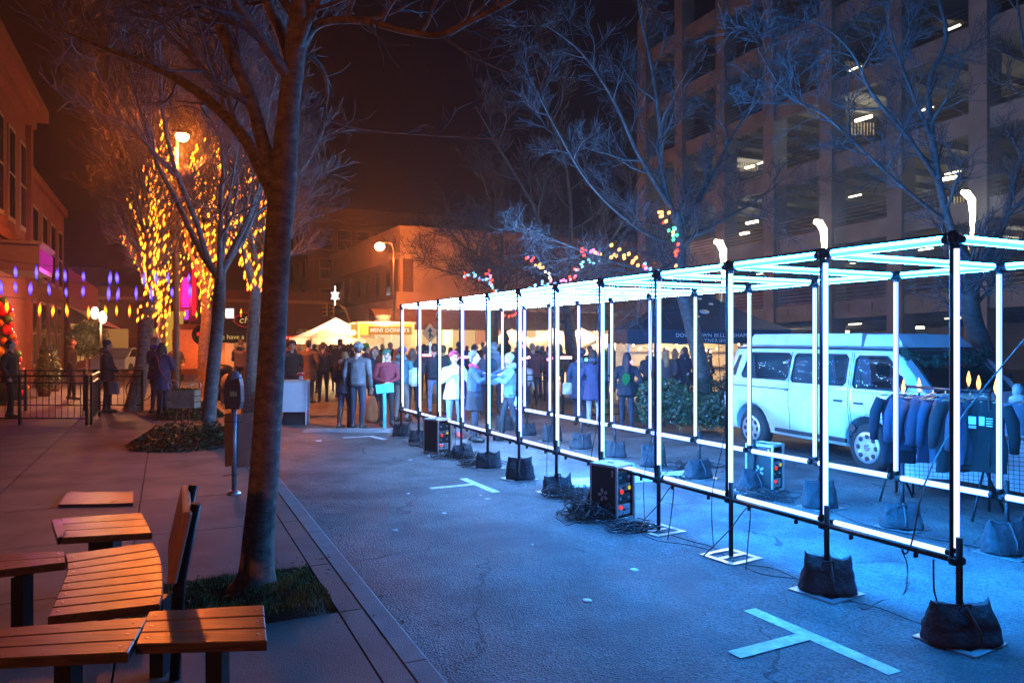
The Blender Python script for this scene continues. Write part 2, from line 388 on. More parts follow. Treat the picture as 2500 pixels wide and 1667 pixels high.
for i in range(NP):
    t = T0+i; k = i/(NP-1)
    for side, d in ((-1, DN), (1, DB)):
        inn = NS*(-side)
        o0 = NS*(-.033) if side < 0 else NS*(.04)
        P = S(t, d)
        pole(P+o0+Vector((0, 0, ZB-.03)), P+o0+Vector((0, 0, ZT+.04)), .013)
        tube_obj(P+NS*.012+Vector((0, 0, ZB+.03)), P+NS*.012+Vector((0, 0, ZT-.03)), k, .021, core=(US if i == NP-1 else NS if side > 0 and i > 5 else inn), gain=(0 if side < 0 or i == NP-1 else 2 if i > 5 else 1))
        # foot: support pole, clamp and base plate
        pole(P+US*(-.05)+o0+Vector((0, 0, .012)), P+US*(-.05)+o0+Vector((0, 0, ZB+.14)), .020, 'foot_pole', 10)
        m_ = MB(); m_.box((0, 0, 0), (.07, .09, .05), 0, bev=.01); cl = m_.obj('clamp', pole_m, tunnel); cl.location = P+o0*.8+US*(-.03)+Vector((0, 0, ZB-.01))-tunnel.location; cl.rotation_euler = (0, 0, ANG_S)
        m_ = MB(); m_.lathe((0, 0, 0), [(.015, -.045), (.032, -.025), (.034, .015), (.02, .04)], 10); cl = m_.obj('corner_joint', pole_m, tunnel); cl.location = P+o0*.6+Vector((0, 0, ZT+.01))-tunnel.location
        # frame shaped base plate
        m_ = MB(); s_ = .19; q = .055
        for (x, y, sx, sy) in ((0, s_-q/2, 2*s_, q), (0, -s_+q/2, 2*s_, q), (-s_+q/2, 0, q, 2*s_-2*q-.002), (s_-q/2, 0, q, 2*s_-2*q-.002), (0, 0, q, 2*s_-2*q-.002)):
            m_.box((x, y, .006), (sx, sy, .008))
        bp = m_.obj('base_plate', steel, tunnel); bp.location = P+o0+US*(-.05)-tunnel.location; bp.rotation_euler = (0, 0, ANG_S+.1)
    tube_obj(S(t, DN+.04, ZT), S(t, DB-.04, ZT), k, .026, core=(0, 0, -1), gain=3)
    if i < NP-1:
        k2 = (i+.5)/(NP-1)
        tube_obj(S(t+.04, DN, ZT), S(t+.96, DN, ZT), k2, .027, core=(0, 0, -1), gain=3)
        tube_obj(S(t+.04, DB, ZT), S(t+.96, DB, ZT), k2, .027, core=(0, 0, -1), gain=3)
        tube_obj(S(t+.04, DB, ZB), S(t+.96, DB, ZB), k2, .028, core=Vector((0, 0, .3))-NS, gain=1)
        tube_obj(S(t+.04, DN+.026, ZB+.016), S(t+.96, DN+.026, ZB+.016), k2, .018, core=NS, gain=2)
        pole(S(t, DN-.02, ZB-.012), S(t+1, DN-.02, ZB-.012), .018, 'lower_rail')
        pole(S(t, DN-.028, ZT+.032), S(t+1, DN-.028, ZT+.034), .008, 'top_rail')
        for q in (.25, .75):
            m_ = MB(); m_.box((0, 0, 0), (.02, .03, .035), 0, bev=.004); e = m_.obj('rail_clip', pole_m, tunnel); e.location = S(t+q, DN-.02, ZB-.045)-tunnel.location; e.rotation_euler = (0, 0, ANG_S)
# ================================================================== buildings
con_m = mat('garage_concrete', (.17, .18, .20), .8, var=.3, scale=.8, bump=.3, bscale=20, detail=8)
con_d = mat('garage_soffit', (.17, .165, .15), .85, var=.2, scale=1.2)
warm_wht = emit('garage_lamp_glow', (1.0, .84, .52), 12)
def sbox(mb, t0, t1, d0, d1, z0, z1, slope=0, tref=0, mi=0):
    vs_ = []
    for t in (t0, t1):
        for d in (d0, d1):
            for z in (z0, z1): vs_.append(S(t, d, z-slope*(t-tref)))
    mb.add(vs_, [(0, 1, 3, 2), (4, 6, 7, 5), (0, 4, 5, 1), (2, 3, 7, 6), (0, 2, 6, 4), (1, 5, 7, 3)], mi)
garage = thing('parking_garage', 'tall concrete parking garage with open sloping decks behind the van', 'building', S(21, 36))
GI = -garage.location
def gpart(name, m_, mats): return m_.obj(name, mats, garage, GI)
GD, SL, TR = 28.0, .0327, 21.1
cols = [17.2+3.45*k for k in range(-4, 7)]
zb = [2.87, 6.20, 9.5, 12.8, 16.1, 19.4]
TA, TB = 1.5, 38.2
for t in cols:
    m_ = MB(); sbox(m_, t-.34, t+.34, GD-.05, GD+.85, .12, 22.5); gpart('column', m_, con_m)
for li, z in enumerate(zb):
    m_ = MB(); sbox(m_, TA, TB, GD+.12, GD+.42, z, z+.78, SL, TR); gpart('spandrel_beam', m_, con_m)
    m_ = MB(); sbox(m_, TA, TB, GD+.42, GD+17, z+.30, z+.52, SL, TR); gpart('deck_slab', m_, con_d)
    for t in np.arange(TA+.6, TB, 3.45/2):
        m_ = MB(); sbox(m_, t-.12, t+.12, GD+.43, GD+16.5, z+.02, z+.298, SL, TR); gpart('deck_rib', m_, con_d)
    if li < 5:   # wire guard above the spandrel
        m_ = MB()
        for q in range(5): sbox(m_, TA, TB, GD+.25, GD+.262, z+.86+.17*q, z+.872+.17*q, SL, TR)
        tag(gpart('guard_wires', m_, steel), kind='stuff')
    # panel recesses cast into the beam: short drip ledges
    if li == 0:
        for k, t in enumerate(cols[:-1]):
            for q in (.28, .62):
                m_ = MB(); x = t+3.45*q; sbox(m_, x-.22, x+.22, GD+.085, GD+.118, z+.18, z+.22, SL, TR); gpart('ledge', m_, con_m)
                m_ = MB(); sbox(m_, x+.18, x+.22, GD+.085, GD+.118, z+.222, z+.6, SL, TR); gpart('ledge', m_, con_m)
m_ = MB(); sbox(m_, TA, TB, GD+17, GD+17.4, .12, 22); gpart('back_wall', m_, con_m)
m_ = MB(); sbox(m_, TB+.35, TB+.7, GD+.3, GD+17, .12, 22); gpart('end_wall', m_, con_m)
# lit fixtures in the garage
for k, (px, py, D_) in enumerate([(2108, 290, 30.5), (2310, 437, 30), (1836, 543, 31), (1818, 570, 32), (1830, 408, 33), (2060, 200, 34), (2450, 330, 33), (1960, 480, 34), (2250, 560, 35), (2090, 640, 36), (2470, 600, 34), (1750, 640, 34), (1930, 800, 36), (2240, 800, 36), (2060, 810, 37)]):
    Y = 2046*D_/(px-336); X = xp(px, Y); z = zp(py, Y)
    m_ = MB(); m_.box((0, 0, 0), (.9 if k < 3 else .7, .16, .12), 0, bev=.03)
    o = m_.obj('ceiling_lamp', warm_wht, garage); o.location = Vector((X, Y, z))+GI; o.rotation_euler = (0, 0, ANG_S)
    if k % 2 == 0: lamp(garage, Vector((X, Y, z-.35))+GI, (1, .95, .82), 90, .3)
for li, z in enumerate(zb[:5]):  # rows of strip lamps added to brighten the decks
    for k in range(6):
        t = 6+k*5.2+1.3*(li % 2); m_ = MB(); sbox(m_, t-.35, t+.35, GD+5.2, GD+5.32, z-.06, z+.0, SL, TR); gpart('ceiling_lamp', m_, emit('deck_fill_lamp', (1, .88, .62), 4))
# screens of vertical louvres (lit, deep inside)
glow_pane = emit('lit_louvre', (1.0, .78, .42), .5)
for px, py0, py1, wpx, D_ in ((1832, 395, 418, 45, 30), (2110, 300, 330, 60, 31), (2330, 480, 500, 60, 31)):
    Y = 2046*D_/(px-336)
    for q in range(8):
        x = xp(px-wpx/2+wpx*q/8, Y); m_ = MB(); m_.box((x, Y, (zp(py0, Y)+zp(py1, Y))/2), (.03, .03, zp(py0, Y)-zp(py1, Y))); gpart('louvre', m_, glow_pane)

# beige plaster building at the cross street
plaster = mat('beige_plaster', (.42, .33, .24), .85, var=.15, scale=.7, bump=.15, bscale=30)
brown_w = mat('brown_cladding', (.13, .085, .065), .8, var=.2)
bx0 = Vector((-8.35, 56, 0))
def FB(a, b, z): return bx0+NS*a+US*b+Vector((0, 0, z))        # a: along its street front to the right, b: away
def fbox(mb, a0, a1, b0, b1, z0, z1, mi=0):
    vs_ = [FB(a, b, z) for a in (a0, a1) for b in (b0, b1) for z in (z0, z1)]
    mb.add(vs_, [(0, 1, 3, 2), (4, 6, 7, 5), (0, 4, 5, 1), (2, 3, 7, 6), (0, 2, 6, 4), (1, 5, 7, 3)], mi)
beige = thing('plaster_building', 'low beige plaster building with dark window band and big brown awning', 'building', bx0)
def bpart(name, m_, mats): return m_.obj(name, mats, beige, -bx0)
m_ = MB(); fbox(m_, 0, 27, 0, 24, 0, 10); bpart('wall', m_, plaster)
m_ = MB(); fbox(m_, -.12, 27.2, -.12, 24, 10.0, 10.35); bpart('parapet', m_, plaster)
m_ = MB(); fbox(m_, -.06, -.002, .4, 23.8, 4.9, 7.9); bpart('window_band', m_, brown_w)
dark_glass = mat('dark_window_glass', (.02, .018, .018), .12, spec=.6)
for q in range(7):
    m_ = MB(); fbox(m_, -.075, -.062, 2.2+q*2.9, 3.3+q*2.9, 5.3, 7.3); bpart('window', m_, dark_glass)
m_ = MB(); fbox(m_, .2, 1.0, -.06, -.002, 3.2, 7.9); bpart('pilaster', m_, brown_w)
m_ = MB(); fbox(m_, -.35, 27, -.35, -.005, 3.9, 5.4); bpart('fascia', m_, plaster)
aw_m = mat('brown_awning', (.15, .095, .07), .8, var=.15, bump=.2, bscale=8)
# rounded awning: quarter round section along the front
def awning(a0, a1, zt, zb_, dep, parent_fn):
    m_ = MB(); n = 8; nn = int((a1-a0)/1.2)+1; vs_ = []
    for i in range(nn+1):
        a = a0+(a1-a0)*i/nn
        for j in range(n+1):
            th = math.pi/2*j/n; vs_.append(FB(a, -.36-dep*math.sin(th), zb_+(zt-zb_)*math.cos(th)))
    m_.add(vs_, [(i*(n+1)+j, i*(n+1)+j+1, (i+1)*(n+1)+j+1, (i+1)*(n+1)+j) for i in range(nn) for j in range(n)], 0, True)
    for i in (0, nn):
        b_ = [vs_[i*(n+1)+j] for j in range(n+1)]+[FB(a0 if i == 0 else a1, -.36, zb_)]; m_.add(b_, [tuple(range(len(b_)))])
    o = parent_fn('awning', m_, aw_m)
    for i in range(nn+1):
        r_ = MB(); r_.tube([Vector(vs_[i*(n+1)+j])+Vector((0, 0, .02)) for j in range(n+1)], .04, 5); r_.obj('awning_rib', aw_m, o)
awning(-2.5, 17.5, 4.1, 2.55, 2.0, bpart)
brick_m = None
def brickmat(name, c1, c2, mortar, scale=1.0):
    m = bpy.data.materials.new(name); m.use_nodes = True; t = m.node_tree; b = t.nodes['Principled BSDF']; b.inputs['Roughness'].default_value = .85
    tc = t.nodes.new('ShaderNodeTexCoord'); mp = t.nodes.new('ShaderNodeMapping'); mp.inputs['Rotation'].default_value = (R(90), 0, -math.atan2(NS.y, NS.x))
    br = t.nodes.new('ShaderNodeTexBrick'); br.inputs['Scale'].default_value = scale
    for i, c in ((1, c1), (2, c2), (3, mortar)): br.inputs[i].default_value = (*c, 1)
    br.inputs['Brick Width'].default_value = .25; br.inputs['Row Height'].default_value = .08; br.inputs['Mortar Size'].default_value = .012
    s_ = t.nodes.new('ShaderNodeSeparateXYZ'); cb = t.nodes.new('ShaderNodeCombineXYZ')
    vr = t.nodes.new('ShaderNodeVectorMath'); vr.operation = 'DOT_PRODUCT'; vr.inputs[1].default_value = NS
    t.links.new(tc.outputs['Object'], vr.inputs[0]); t.links.new(tc.outputs['Object'], s_.inputs[0])
    t.links.new(vr.outputs['Value'], cb.inputs[0]); t.links.new(s_.outputs[2], cb.inputs[1])
    t.links.new(cb.outputs[0], br.inputs['Vector']); t.links.new(br.outputs['Color'], b.inputs['Base Color'])
    return m
brick_red = brickmat('red_brick', (.30, .10, .06), (.22, .075, .05), (.28, .22, .18))
for (a0, a1, z0, z1) in ((17.6, 26.9, .1, 3.88), (6.2, 9.0, .1, 3.8)):
    m_ = MB(); fbox(m_, a0, a1, -.04, -.003, z0, z1); bpart('brick_wall', m_, brick_red)
for a0 in (1.5, 4.2, 9.6, 12.6, 15.2):
    m_ = MB(); fbox(m_, a0, a0+1.9, -.03, -.004, .2, 3.0); bpart('shop_window', m_, emit('shop_glow', (1.0, .60, .24), .8))
for a0 in (3.0, 10.5, 16): lamp(beige, NS*a0-US*1.4+Vector((0, 0, 2.3)), (1, .66, .34), 1500, .2)

# brown four storey building with cornice
brown_b = mat('brown_brick', (.14, .075, .05), .85, var=.18, scale=.9, bump=.2, bscale=25)
trim_b = mat('stone_trim', (.26, .17, .11), .8)
ox = Vector((-20.4, 75, 0))
old = thing('corner_building', 'tall brown building with stone cornice and paired sash windows', 'building', ox)
def OB(a, b, z): return NS*a+US*b+Vector((0, 0, z))
def obx(mb, a0, a1, b0, b1, z0, z1):
    vs_ = [OB(a, b, z) for a in (a0, a1) for b in (b0, b1) for z in (z0, z1)]
    mb.add(vs_, [(0, 1, 3, 2), (4, 6, 7, 5), (0, 4, 5, 1), (2, 3, 7, 6), (0, 2, 6, 4), (1, 5, 7, 3)])
m_ = MB(); obx(m_, 0, 34, 0, 30, 0, 13.6); m_.obj('wall', brown_b, old)
for (e, z0, z1) in ((.5, 13.6, 14.0), (1.0, 14.0, 14.5), (.3, 14.5, 15.2), (.15, 4.0, 4.5)):
    m_ = MB(); obx(m_, -e, 34+e, -e, 30, z0+.002, z1); m_.obj('cornice', trim_b, old)
for r_, z0 in enumerate((5.0, 8.0, 11.0)):
    for q, a0 in enumerate((1.2, 3.0, 4.9, 6.7, 9.0, 11, 13.5, 15.5)):
        f_ = MB(); obx(f_, a0-.12, a0+1.42, -.05, -.003, z0-.12, z0+2.02); wf = f_.obj('window_frame', trim_b, old)
        f_ = MB(); obx(f_, a0, a0+1.3, -.075, -.052, z0, z0+1.9); f_.obj('pane', dark_glass, wf)
        f_ = MB(); obx(f_, a0, a0+1.3, -.095, -.077, z0+.92, z0+1.0); f_.obj('meeting_rail', trim_b, wf)
    for q in range(9):
        f_ = MB(); obx(f_, -.08, -.003, 1+q*3.2, 2.2+q*3.2, z0, z0+2); f_.obj('window_frame', trim_b, old)
        f_ = MB(); obx(f_, -.1, -.083, 1.1+q*3.2, 2.1+q*3.2, z0+.1, z0+1.9); f_.obj('pane', dark_glass, old)
# dark low building closing the street on the left, with red neon
db = thing('dark_storefront', 'dark low storefront closing the street end under red neon', 'building', (-26, 62, 0), ANG_S-math.pi/2)
m_ = MB(); m_.box((0, 4, 3.0), (22, 8, 6)); m_.obj('wall', mat('dark_red_wall', (.10, .04, .03), .8), db)
m_ = MB(); m_.box((0, -.3, 5.1), (22.2, .5, .25)); m_.obj('cornice', trim_b, db)
for q in range(7):
    m_ = MB(); m_.box((-9+q*3, -.02, 1.5), (1.8, .03, 2.4)); m_.obj('shop_window', emit('far_shop_glow', (1, .42, .10), .35 if q % 2 else .3), db)
# tall neon sign tower
ns = thing('neon_sign', 'vertical red and magenta neon sign tower behind the lit trees', 'neon sign', (xp(453, 55), 55, 0))
m_ = MB(); m_.box((0, .2, 5.5), (1.7, .3, 4.6)); m_.obj('sign_panel', mat('sign_dark', (.05, .01, .02), .6), ns)
m_ = MB(); m_.box((0, .2, 1.6), (.3, .25, 3.2)); m_.obj('post', black_metal, ns)
for x_, w_, z0, z1, c in ((-.6, .32, 3.4, 7.4, (1, .01, .02)), (.62, .3, 3.6, 7.5, (1, .01, .03)), (0, .5, 4.2, 6.4, (.9, .02, .55)), (.05, .3, 3.3, 4.0, (.5, .05, 1))):
    m_ = MB(); m_.box((x_, .02, (z0+z1)/2), (w_, .05, z1-z0), bev=.02); m_.obj('neon_tube', emit('neon_%d' % int(c[2]*100), c, 1.3), ns)
lamp(ns, (0, -.6, 5), (1, .03, .12), 900, .4)

# left side street fronts
stucco = mat('orange_stucco', (.17, .042, .012), .85, var=.2, scale=.8, bump=.2, bscale=20)
stone = mat('dark_stucco', (.13, .03, .009), .85, var=.2, bump=.2, bscale=18)
white_tr = mat('white_trim', (.2, .15, .12), .6)
def front(name, label, t0, t1, z1, m_wall, depth=9):
    b = thing(name, label, 'building', C((t0+t1)/2, -4.6))
    m_ = MB(); cbox(m_, t0, t1, -4.6-depth, -4.6, .1, z1); m_.obj('wall', m_wall, b, -b.location)
    return b
def at_front(b, m_, name, mats): return m_.obj(name, mats, b, -b.location)
def tall_window(b, t, w_, z0, z1, panes=2):
    m_ = MB(); cbox(m_, t-w_/2-.1, t+w_/2+.1, -4.598, -4.56, z0-.1, z1+.1); wf = at_front(b, m_, 'window_frame', white_tr)
    for q in range(panes):
        for s_ in range(2):
            a = t-w_/2+w_*q/panes; zz = z0+(z1-z0)*s_/2
            m_ = MB(); cbox(m_, a+.04, a+w_/panes-.04, -4.557, -4.545, zz+.04, zz+(z1-z0)/2-.04); m_.obj('pane', dark_glass, wf)
tY = lambda Y: (Y-(-4.6)*NC.y)/UC.y          # kerb-frame t of a facade point at depth Y
tb_ = tY(27.4); te = tY(37.2); t2 = tY(56)
b1 = front('stucco_building', 'tall orange stucco building with heavy cornice above the purple sign box', -9, tb_, 9.6, stone)
for e, z0, z1 in ((.25, 9.6, 9.95), (.6, 9.95, 10.4), (.35, 10.4, 10.9), (.12, 5.0, 5.3)):
    m_ = MB(); cbox(m_, -9, tb_+e, -12, -4.6+e, z0+.002, z1); at_front(b1, m_, 'cornice', stone)
for t in (tb_-1.1, tb_-3.2, tb_-5.2): tall_window(b1, t, 1.0, 5.8, 8.7)
m_ = MB(); cbox(m_, tb_-.42, tb_+.02, -4.6, -4.42, .1, 9.6); at_front(b1, m_, 'pilaster', stone)
b2 = front('long_stucco_building', 'two storey orange stucco building carrying the green banner', tb_+.01, te, 8.2, stucco)
m_ = MB(); cbox(m_, tb_+.01, te+.1, -4.6, -4.45, 7.9, 8.25); at_front(b2, m_, 'coping', stucco)
m_ = MB(); cbox(m_, tb_+.01, te+.05, -4.6, -4.52, 3.7, 3.95); at_front(b2, m_, 'string_course', stucco)
for q in range(4): tall_window(b2, tb_+1.6+q*2.5, 1.2, 4.3, 6.9)
for q in range(4): tall_window(b2, tb_+1.2+q*2.5, 1.3, .9, 3.3)
b3 = front('shopfront', 'low brown shopfront with striped awning beyond the clipped tree', te+2, t2, 5.6, stone)
m_ = MB()
p = [C(te+3, -4.6, 3.6), C(t2-1, -4.6, 3.6), C(t2-1, -3.1, 2.7), C(te+3, -3.1, 2.7)]
m_.add(p+[q-Vector((0, 0, .06)) for q in p], [(0, 1, 2, 3), (4, 7, 6, 5), (0, 4, 5, 1), (1, 5, 6, 2), (2, 6, 7, 3), (3, 7, 4, 0)])
at_front(b3, m_, 'awning', mat('pale_awning', (.5, .38, .26), .8))
for q in range(5):
    m_ = MB(); cbox(m_, te+3+q*2.6, te+4.6+q*2.6, -4.598, -4.57, .6, 2.7); at_front(b3, m_, 'shop_window', emit('far_shop_glow2', (1, .5, .14), .5))
# purple lit sign box projecting from the stucco building
sb = thing('sign_box', 'projecting sign box with glowing magenta panel on the stucco wall', 'sign', C(tY(24.3), -4.58))
m_ = MB(); cbox(m_, tY(22.4), tY(24.9), -4.58, -3.5, 3.95, 4.75); m_.obj('box', mat('sign_case', (.05, .035, .045), .5), sb, -sb.location)
m_ = MB(); cbox(m_, tY(22.5), tY(24.8), -3.498, -3.46, 4.08, 4.62); m_.obj('lit_panel', emit('magenta_panel', (.75, .03, .45), .55), sb, -sb.location)
m_ = MB(); cbox(m_, tY(22.3), tY(25.0), -4.58, -3.42, 4.752, 4.85); m_.obj('lid', mat('sign_case', (.05, .035, .045)), sb, -sb.location)
lamp(sb, NC*1.7+Vector((0, 0, 4.0)), (.7, .03, .75), 190, .3)
# green banner
bn = thing('banner', 'green vertical street banner with pale lettering on the stucco wall', 'banner', (xp(77, 29.5), 29.5, 0))
m_ = MB(); m_.box((0, 0, 4.85), (.72, .02, 1.72)); m_.obj('cloth', mat('banner_green', (.10, .12, .035), .8), bn)
for z in (5.74, 3.96): m_ = MB(); m_.tube([(-.45, .02, z), (.36, .02, z)], .018, 6); m_.obj('rod', black_metal, bn)
pale = mat('banner_white', (.55, .5, .42), .8)
Mt = sign_matrix((.02, -.014, 4.72), (0, -1, 0)) @ Matrix.Rotation(R(-90), 4, 'Z')
lettering('Faith', .50, pale, bn, Mt, align='CENTER', depth=.002)
m_ = MB(); m_.prism([(0, .16), (.07, .05), (.05, -.06), (0, -.1), (-.05, -.06), (-.07, .04), (-.02, .0)], sign_matrix((0, -.018, 5.45), (0, -1, 0)), .003); m_.obj('flame_mark', pale, bn)

# ================================================================== street lamps
sod = (1.0, .20, .028)
def street_lamp(base, h, head_off, label, power, c=sod, globe=.24, hooded=False, aim=None):
    o = thing('street_lamp', label, 'street lamp', base)
    m_ = MB(); hx, hy = head_off
    m_.tube([(0, 0, 0), (0, 0, .5), (0, 0, h*.8), (0, 0, h-.3)], [.11, .085, .06, .05], 8)
    m_.obj('post', mat('lamp_post', (.16, .13, .1), .5, .4), o)
    m_ = MB(); m_.tube([(0, 0, h-.35), (hx*.12, hy*.12, h+.12), (hx*.5, hy*.5, h+.25), (hx, hy, h+.12)], [.05, .045, .04, .04], 8); m_.obj('arm', mat('lamp_post', (.16, .13, .1)), o)
    m_ = MB(); m_.lathe((hx, hy, h-.02), [(.05, .18), (.26, .1), (.29, .05), (.28, .02)], 14); m_.obj('hood', black_metal, o)
    m_ = MB(); m_.sphere((hx, hy, h-.06), globe, 14, 8, sc_=(1, 1, .8)); m_.obj('globe', emit('sodium_globe_%s' % label[:5], tuple(x*1 for x in (1, .5, .2)), 40), o)
    l = lamp(o, (hx, hy, h-.42), c, power, .3, 'SPOT' if hooded or aim else 'POINT')
    if aim: l.data.spot_size = R(178); l.data.spot_blend = .3; l.rotation_euler = Vector(aim).to_track_quat('-Z', 'Y').to_euler()
    if hooded: l.data.spot_size = R(164); l.data.spot_blend = .4
    return o
street_lamp((-9.0, 20.1, .13), 7.2, (.2, -.1), 'street lamp blazing white orange inside the crown of the gold lit tree', 7800, globe=.17, aim=(-.35, -.5, -.6))
street_lamp((-7.87, 50, 0), 8.1, (-.95, 0), 'curved arm street lamp glowing warm before the plaster building', 4600, globe=.34)
wl_ = thing('unseen_lantern', 'warm lantern added out of view on the stucco wall to light the near trunk', 'added wall lamp', C(-1.5, -4.58, 2.9))  # added lamp out of view, warms the near trunk and cardboard sign
m_ = MB(); m_.tube([(0, 0, .12), tuple(NC*.16+Vector((0, 0, .16))), tuple(NC*.22+Vector((0, 0, .06)))], .018, 6); m_.obj('bracket', black_metal, wl_)
m_ = MB(); m_.lathe(tuple(NC*.22), [(.07, -.16), (.09, .02), (.03, .08)], 8); m_.obj('lantern_glass', emit('lantern_amber', (1, .45, .14), 14), wl_)
lamp(wl_, NC*.5, (1, .32, .10), 340, .1)
# warm-white post lamps along the garage: light streak built as a tall hooked lantern
lant = emit('streak_glow', (1.0, .80, .52), 9)
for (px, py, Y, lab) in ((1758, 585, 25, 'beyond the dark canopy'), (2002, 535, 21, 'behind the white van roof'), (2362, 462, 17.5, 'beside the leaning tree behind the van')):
    X = xp(px, Y); zt = zp(py, Y); o = thing('post_lamp', 'slender post lamp whose light streak is built as a hooked white lantern '+lab, 'street lamp', (X, Y, .12))
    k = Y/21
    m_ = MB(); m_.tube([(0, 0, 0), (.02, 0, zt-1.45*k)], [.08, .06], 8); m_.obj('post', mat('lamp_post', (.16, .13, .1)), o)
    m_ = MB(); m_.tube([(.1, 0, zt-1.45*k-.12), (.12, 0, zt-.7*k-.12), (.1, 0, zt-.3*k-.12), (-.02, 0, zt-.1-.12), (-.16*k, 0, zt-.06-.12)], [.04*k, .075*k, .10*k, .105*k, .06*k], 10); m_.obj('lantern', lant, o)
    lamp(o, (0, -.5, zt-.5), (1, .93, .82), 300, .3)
# twin white globe lamp on the left walk
gl = thing('globe_lamp', 'post with two blown out white lantern globes beyond the railing', 'street lamp', (xp(247, 26), 26, .13))
m_ = MB(); m_.tube([(0, 0, 0), (0, 0, 2.7)], .05, 8); m_.obj('post', black_metal, gl)
for dx, dz in ((-.22, 2.65), (.06, 2.5)):
    m_ = MB(); m_.sphere((dx, 0, dz), .13, 12, 8, sc_=(.9, .9, 1.6)); m_.obj('globe', emit('white_globe', (1, .8, .6), 16), gl)
lamp(gl, (0, -.4, 2.5), (1, .45, .15), 700, .2)
# traffic signal
ts = thing('traffic_signal', 'yellow traffic signal heads hanging on a curved mast arm', 'traffic light', (xp(822, 66), 66, 0))
m_ = MB(); m_.tube([(1.2, 0, 0), (1.2, 0, 3.2), (.7, 0, 4.6), (-.2, 0, 5.1), (-1.0, 0, 5.0)], [.14, .12, .1, .08, .06], 8); m_.obj('mast', mat('signal_yellow', (.5, .3, .03), .5), ts)
for dx in (-1.0, -.4):
    m_ = MB(); m_.box((dx, -.05, 4.45), (.4, .3, 1.1), bev=.05); hd = m_.obj('signal_head', mat('signal_yellow', (.5, .3, .03)), ts)
    for z in (4.8, 4.45, 4.1): m_ = MB(); m_.tube([(dx, -.2, z), (dx, -.38, z+.02)], .13, 10); m_.obj('visor', mat('signal_dark', (.02, .02, .02)), hd)
m_ = MB(); m_.box((.3, -.1, 4.35), (.9, .03, .3)); m_.obj('street_name_plate', mat('sign_green', (.01, .09, .03)), ts)
sf = thing('snowflake_light', 'white lit diamond shaped ornament hanging on the street corner mast', 'holiday light', (xp(818, 64), 64, zp(722, 64)))
for q in range(12):
    a = q*math.pi/6; l = 1.35*(1 if q in (3, 9) else .45+.2*(q % 2)); m_ = MB(); m_.tube([(0, 0, 0), (math.cos(a)*l*.45, 0, math.sin(a)*l*.62)], .05, 5); m_.obj('ray', emit('snow_white', (1, .93, .9), 3), sf)
m_ = MB(); m_.tube([(0, .1, 1.0), (.35, .1, .6), (.35, .1, -5.3)], .05, 6); m_.obj('hook', black_metal, sf)
# ================================================================== trees
def bark_mat(name, c1, c2, scale=9):
    m = bpy.data.materials.new(name); m.use_nodes = True; t = m.node_tree; b = t.nodes['Principled BSDF']; L = t.links.new; N = t.nodes.new
    b.inputs['Roughness'].default_value = .8
    tc = N('ShaderNodeTexCoord'); mp = N('ShaderNodeMapping'); mp.inputs['Scale'].default_value = (1, 1, 1.5); L(tc.outputs['Object'], mp.inputs[0])
    n = N('ShaderNodeTexNoise'); n.inputs['Scale'].default_value = scale; n.inputs['Detail'].default_value = 8; n.inputs['Roughness'].default_value = .7; L(mp.outputs[0], n.inputs['Vector'])
    r = N('ShaderNodeValToRGB'); e = r.color_ramp.elements; e[0].position = .36; e[0].color = (*c1, 1); e[1].position = .62; e[1].color = (*c2, 1)
    e2 = r.color_ramp.elements.new(.74); e2.color = (min(1, c2[0]*2.3), min(1, c2[1]*2.4), min(1, c2[2]*2.5), 1)
    L(n.outputs['Fac'], r.inputs['Fac']); L(r.outputs['Color'], b.inputs['Base Color'])
    bp = N('ShaderNodeBump'); bp.inputs['Strength'].default_value = .6; bp.inputs['Distance'].default_value = .015; L(n.outputs['Fac'], bp.inputs['Height']); L(bp.outputs[0], b.inputs['Normal'])
    return m
bark = bark_mat('cherry_bark', (.10, .062, .045), (.27, .185, .14), 11)
bark_g = bark_mat('grey_bark', (.085, .075, .065), (.21, .19, .17), 9)
twig_m = mat('twig_bark', (.12, .085, .08), .8, var=.3)
bark_k = bark_mat('dark_bark', (.035, .03, .028), (.10, .088, .08), 9)
twig_d = mat('twig_bark_grey', (.06, .05, .052), .8, var=.3)
def smooth_path(pts, sub=4):
    out = []; n = len(pts)
    for i in range(n-1):
        p0, p1, p2, p3 = (np.array(pts[max(0, min(n-1, j))], float) for j in (i-1, i, i+1, i+2))
        for k in range(sub):
            t = k/sub; out.append(.5*((2*p1)+(-p0+p2)*t+(2*p0-5*p1+4*p2-p3)*t*t+(-p0+3*p1-3*p2+p3)*t**3))
    out.append(np.array(pts[-1], float)); return out
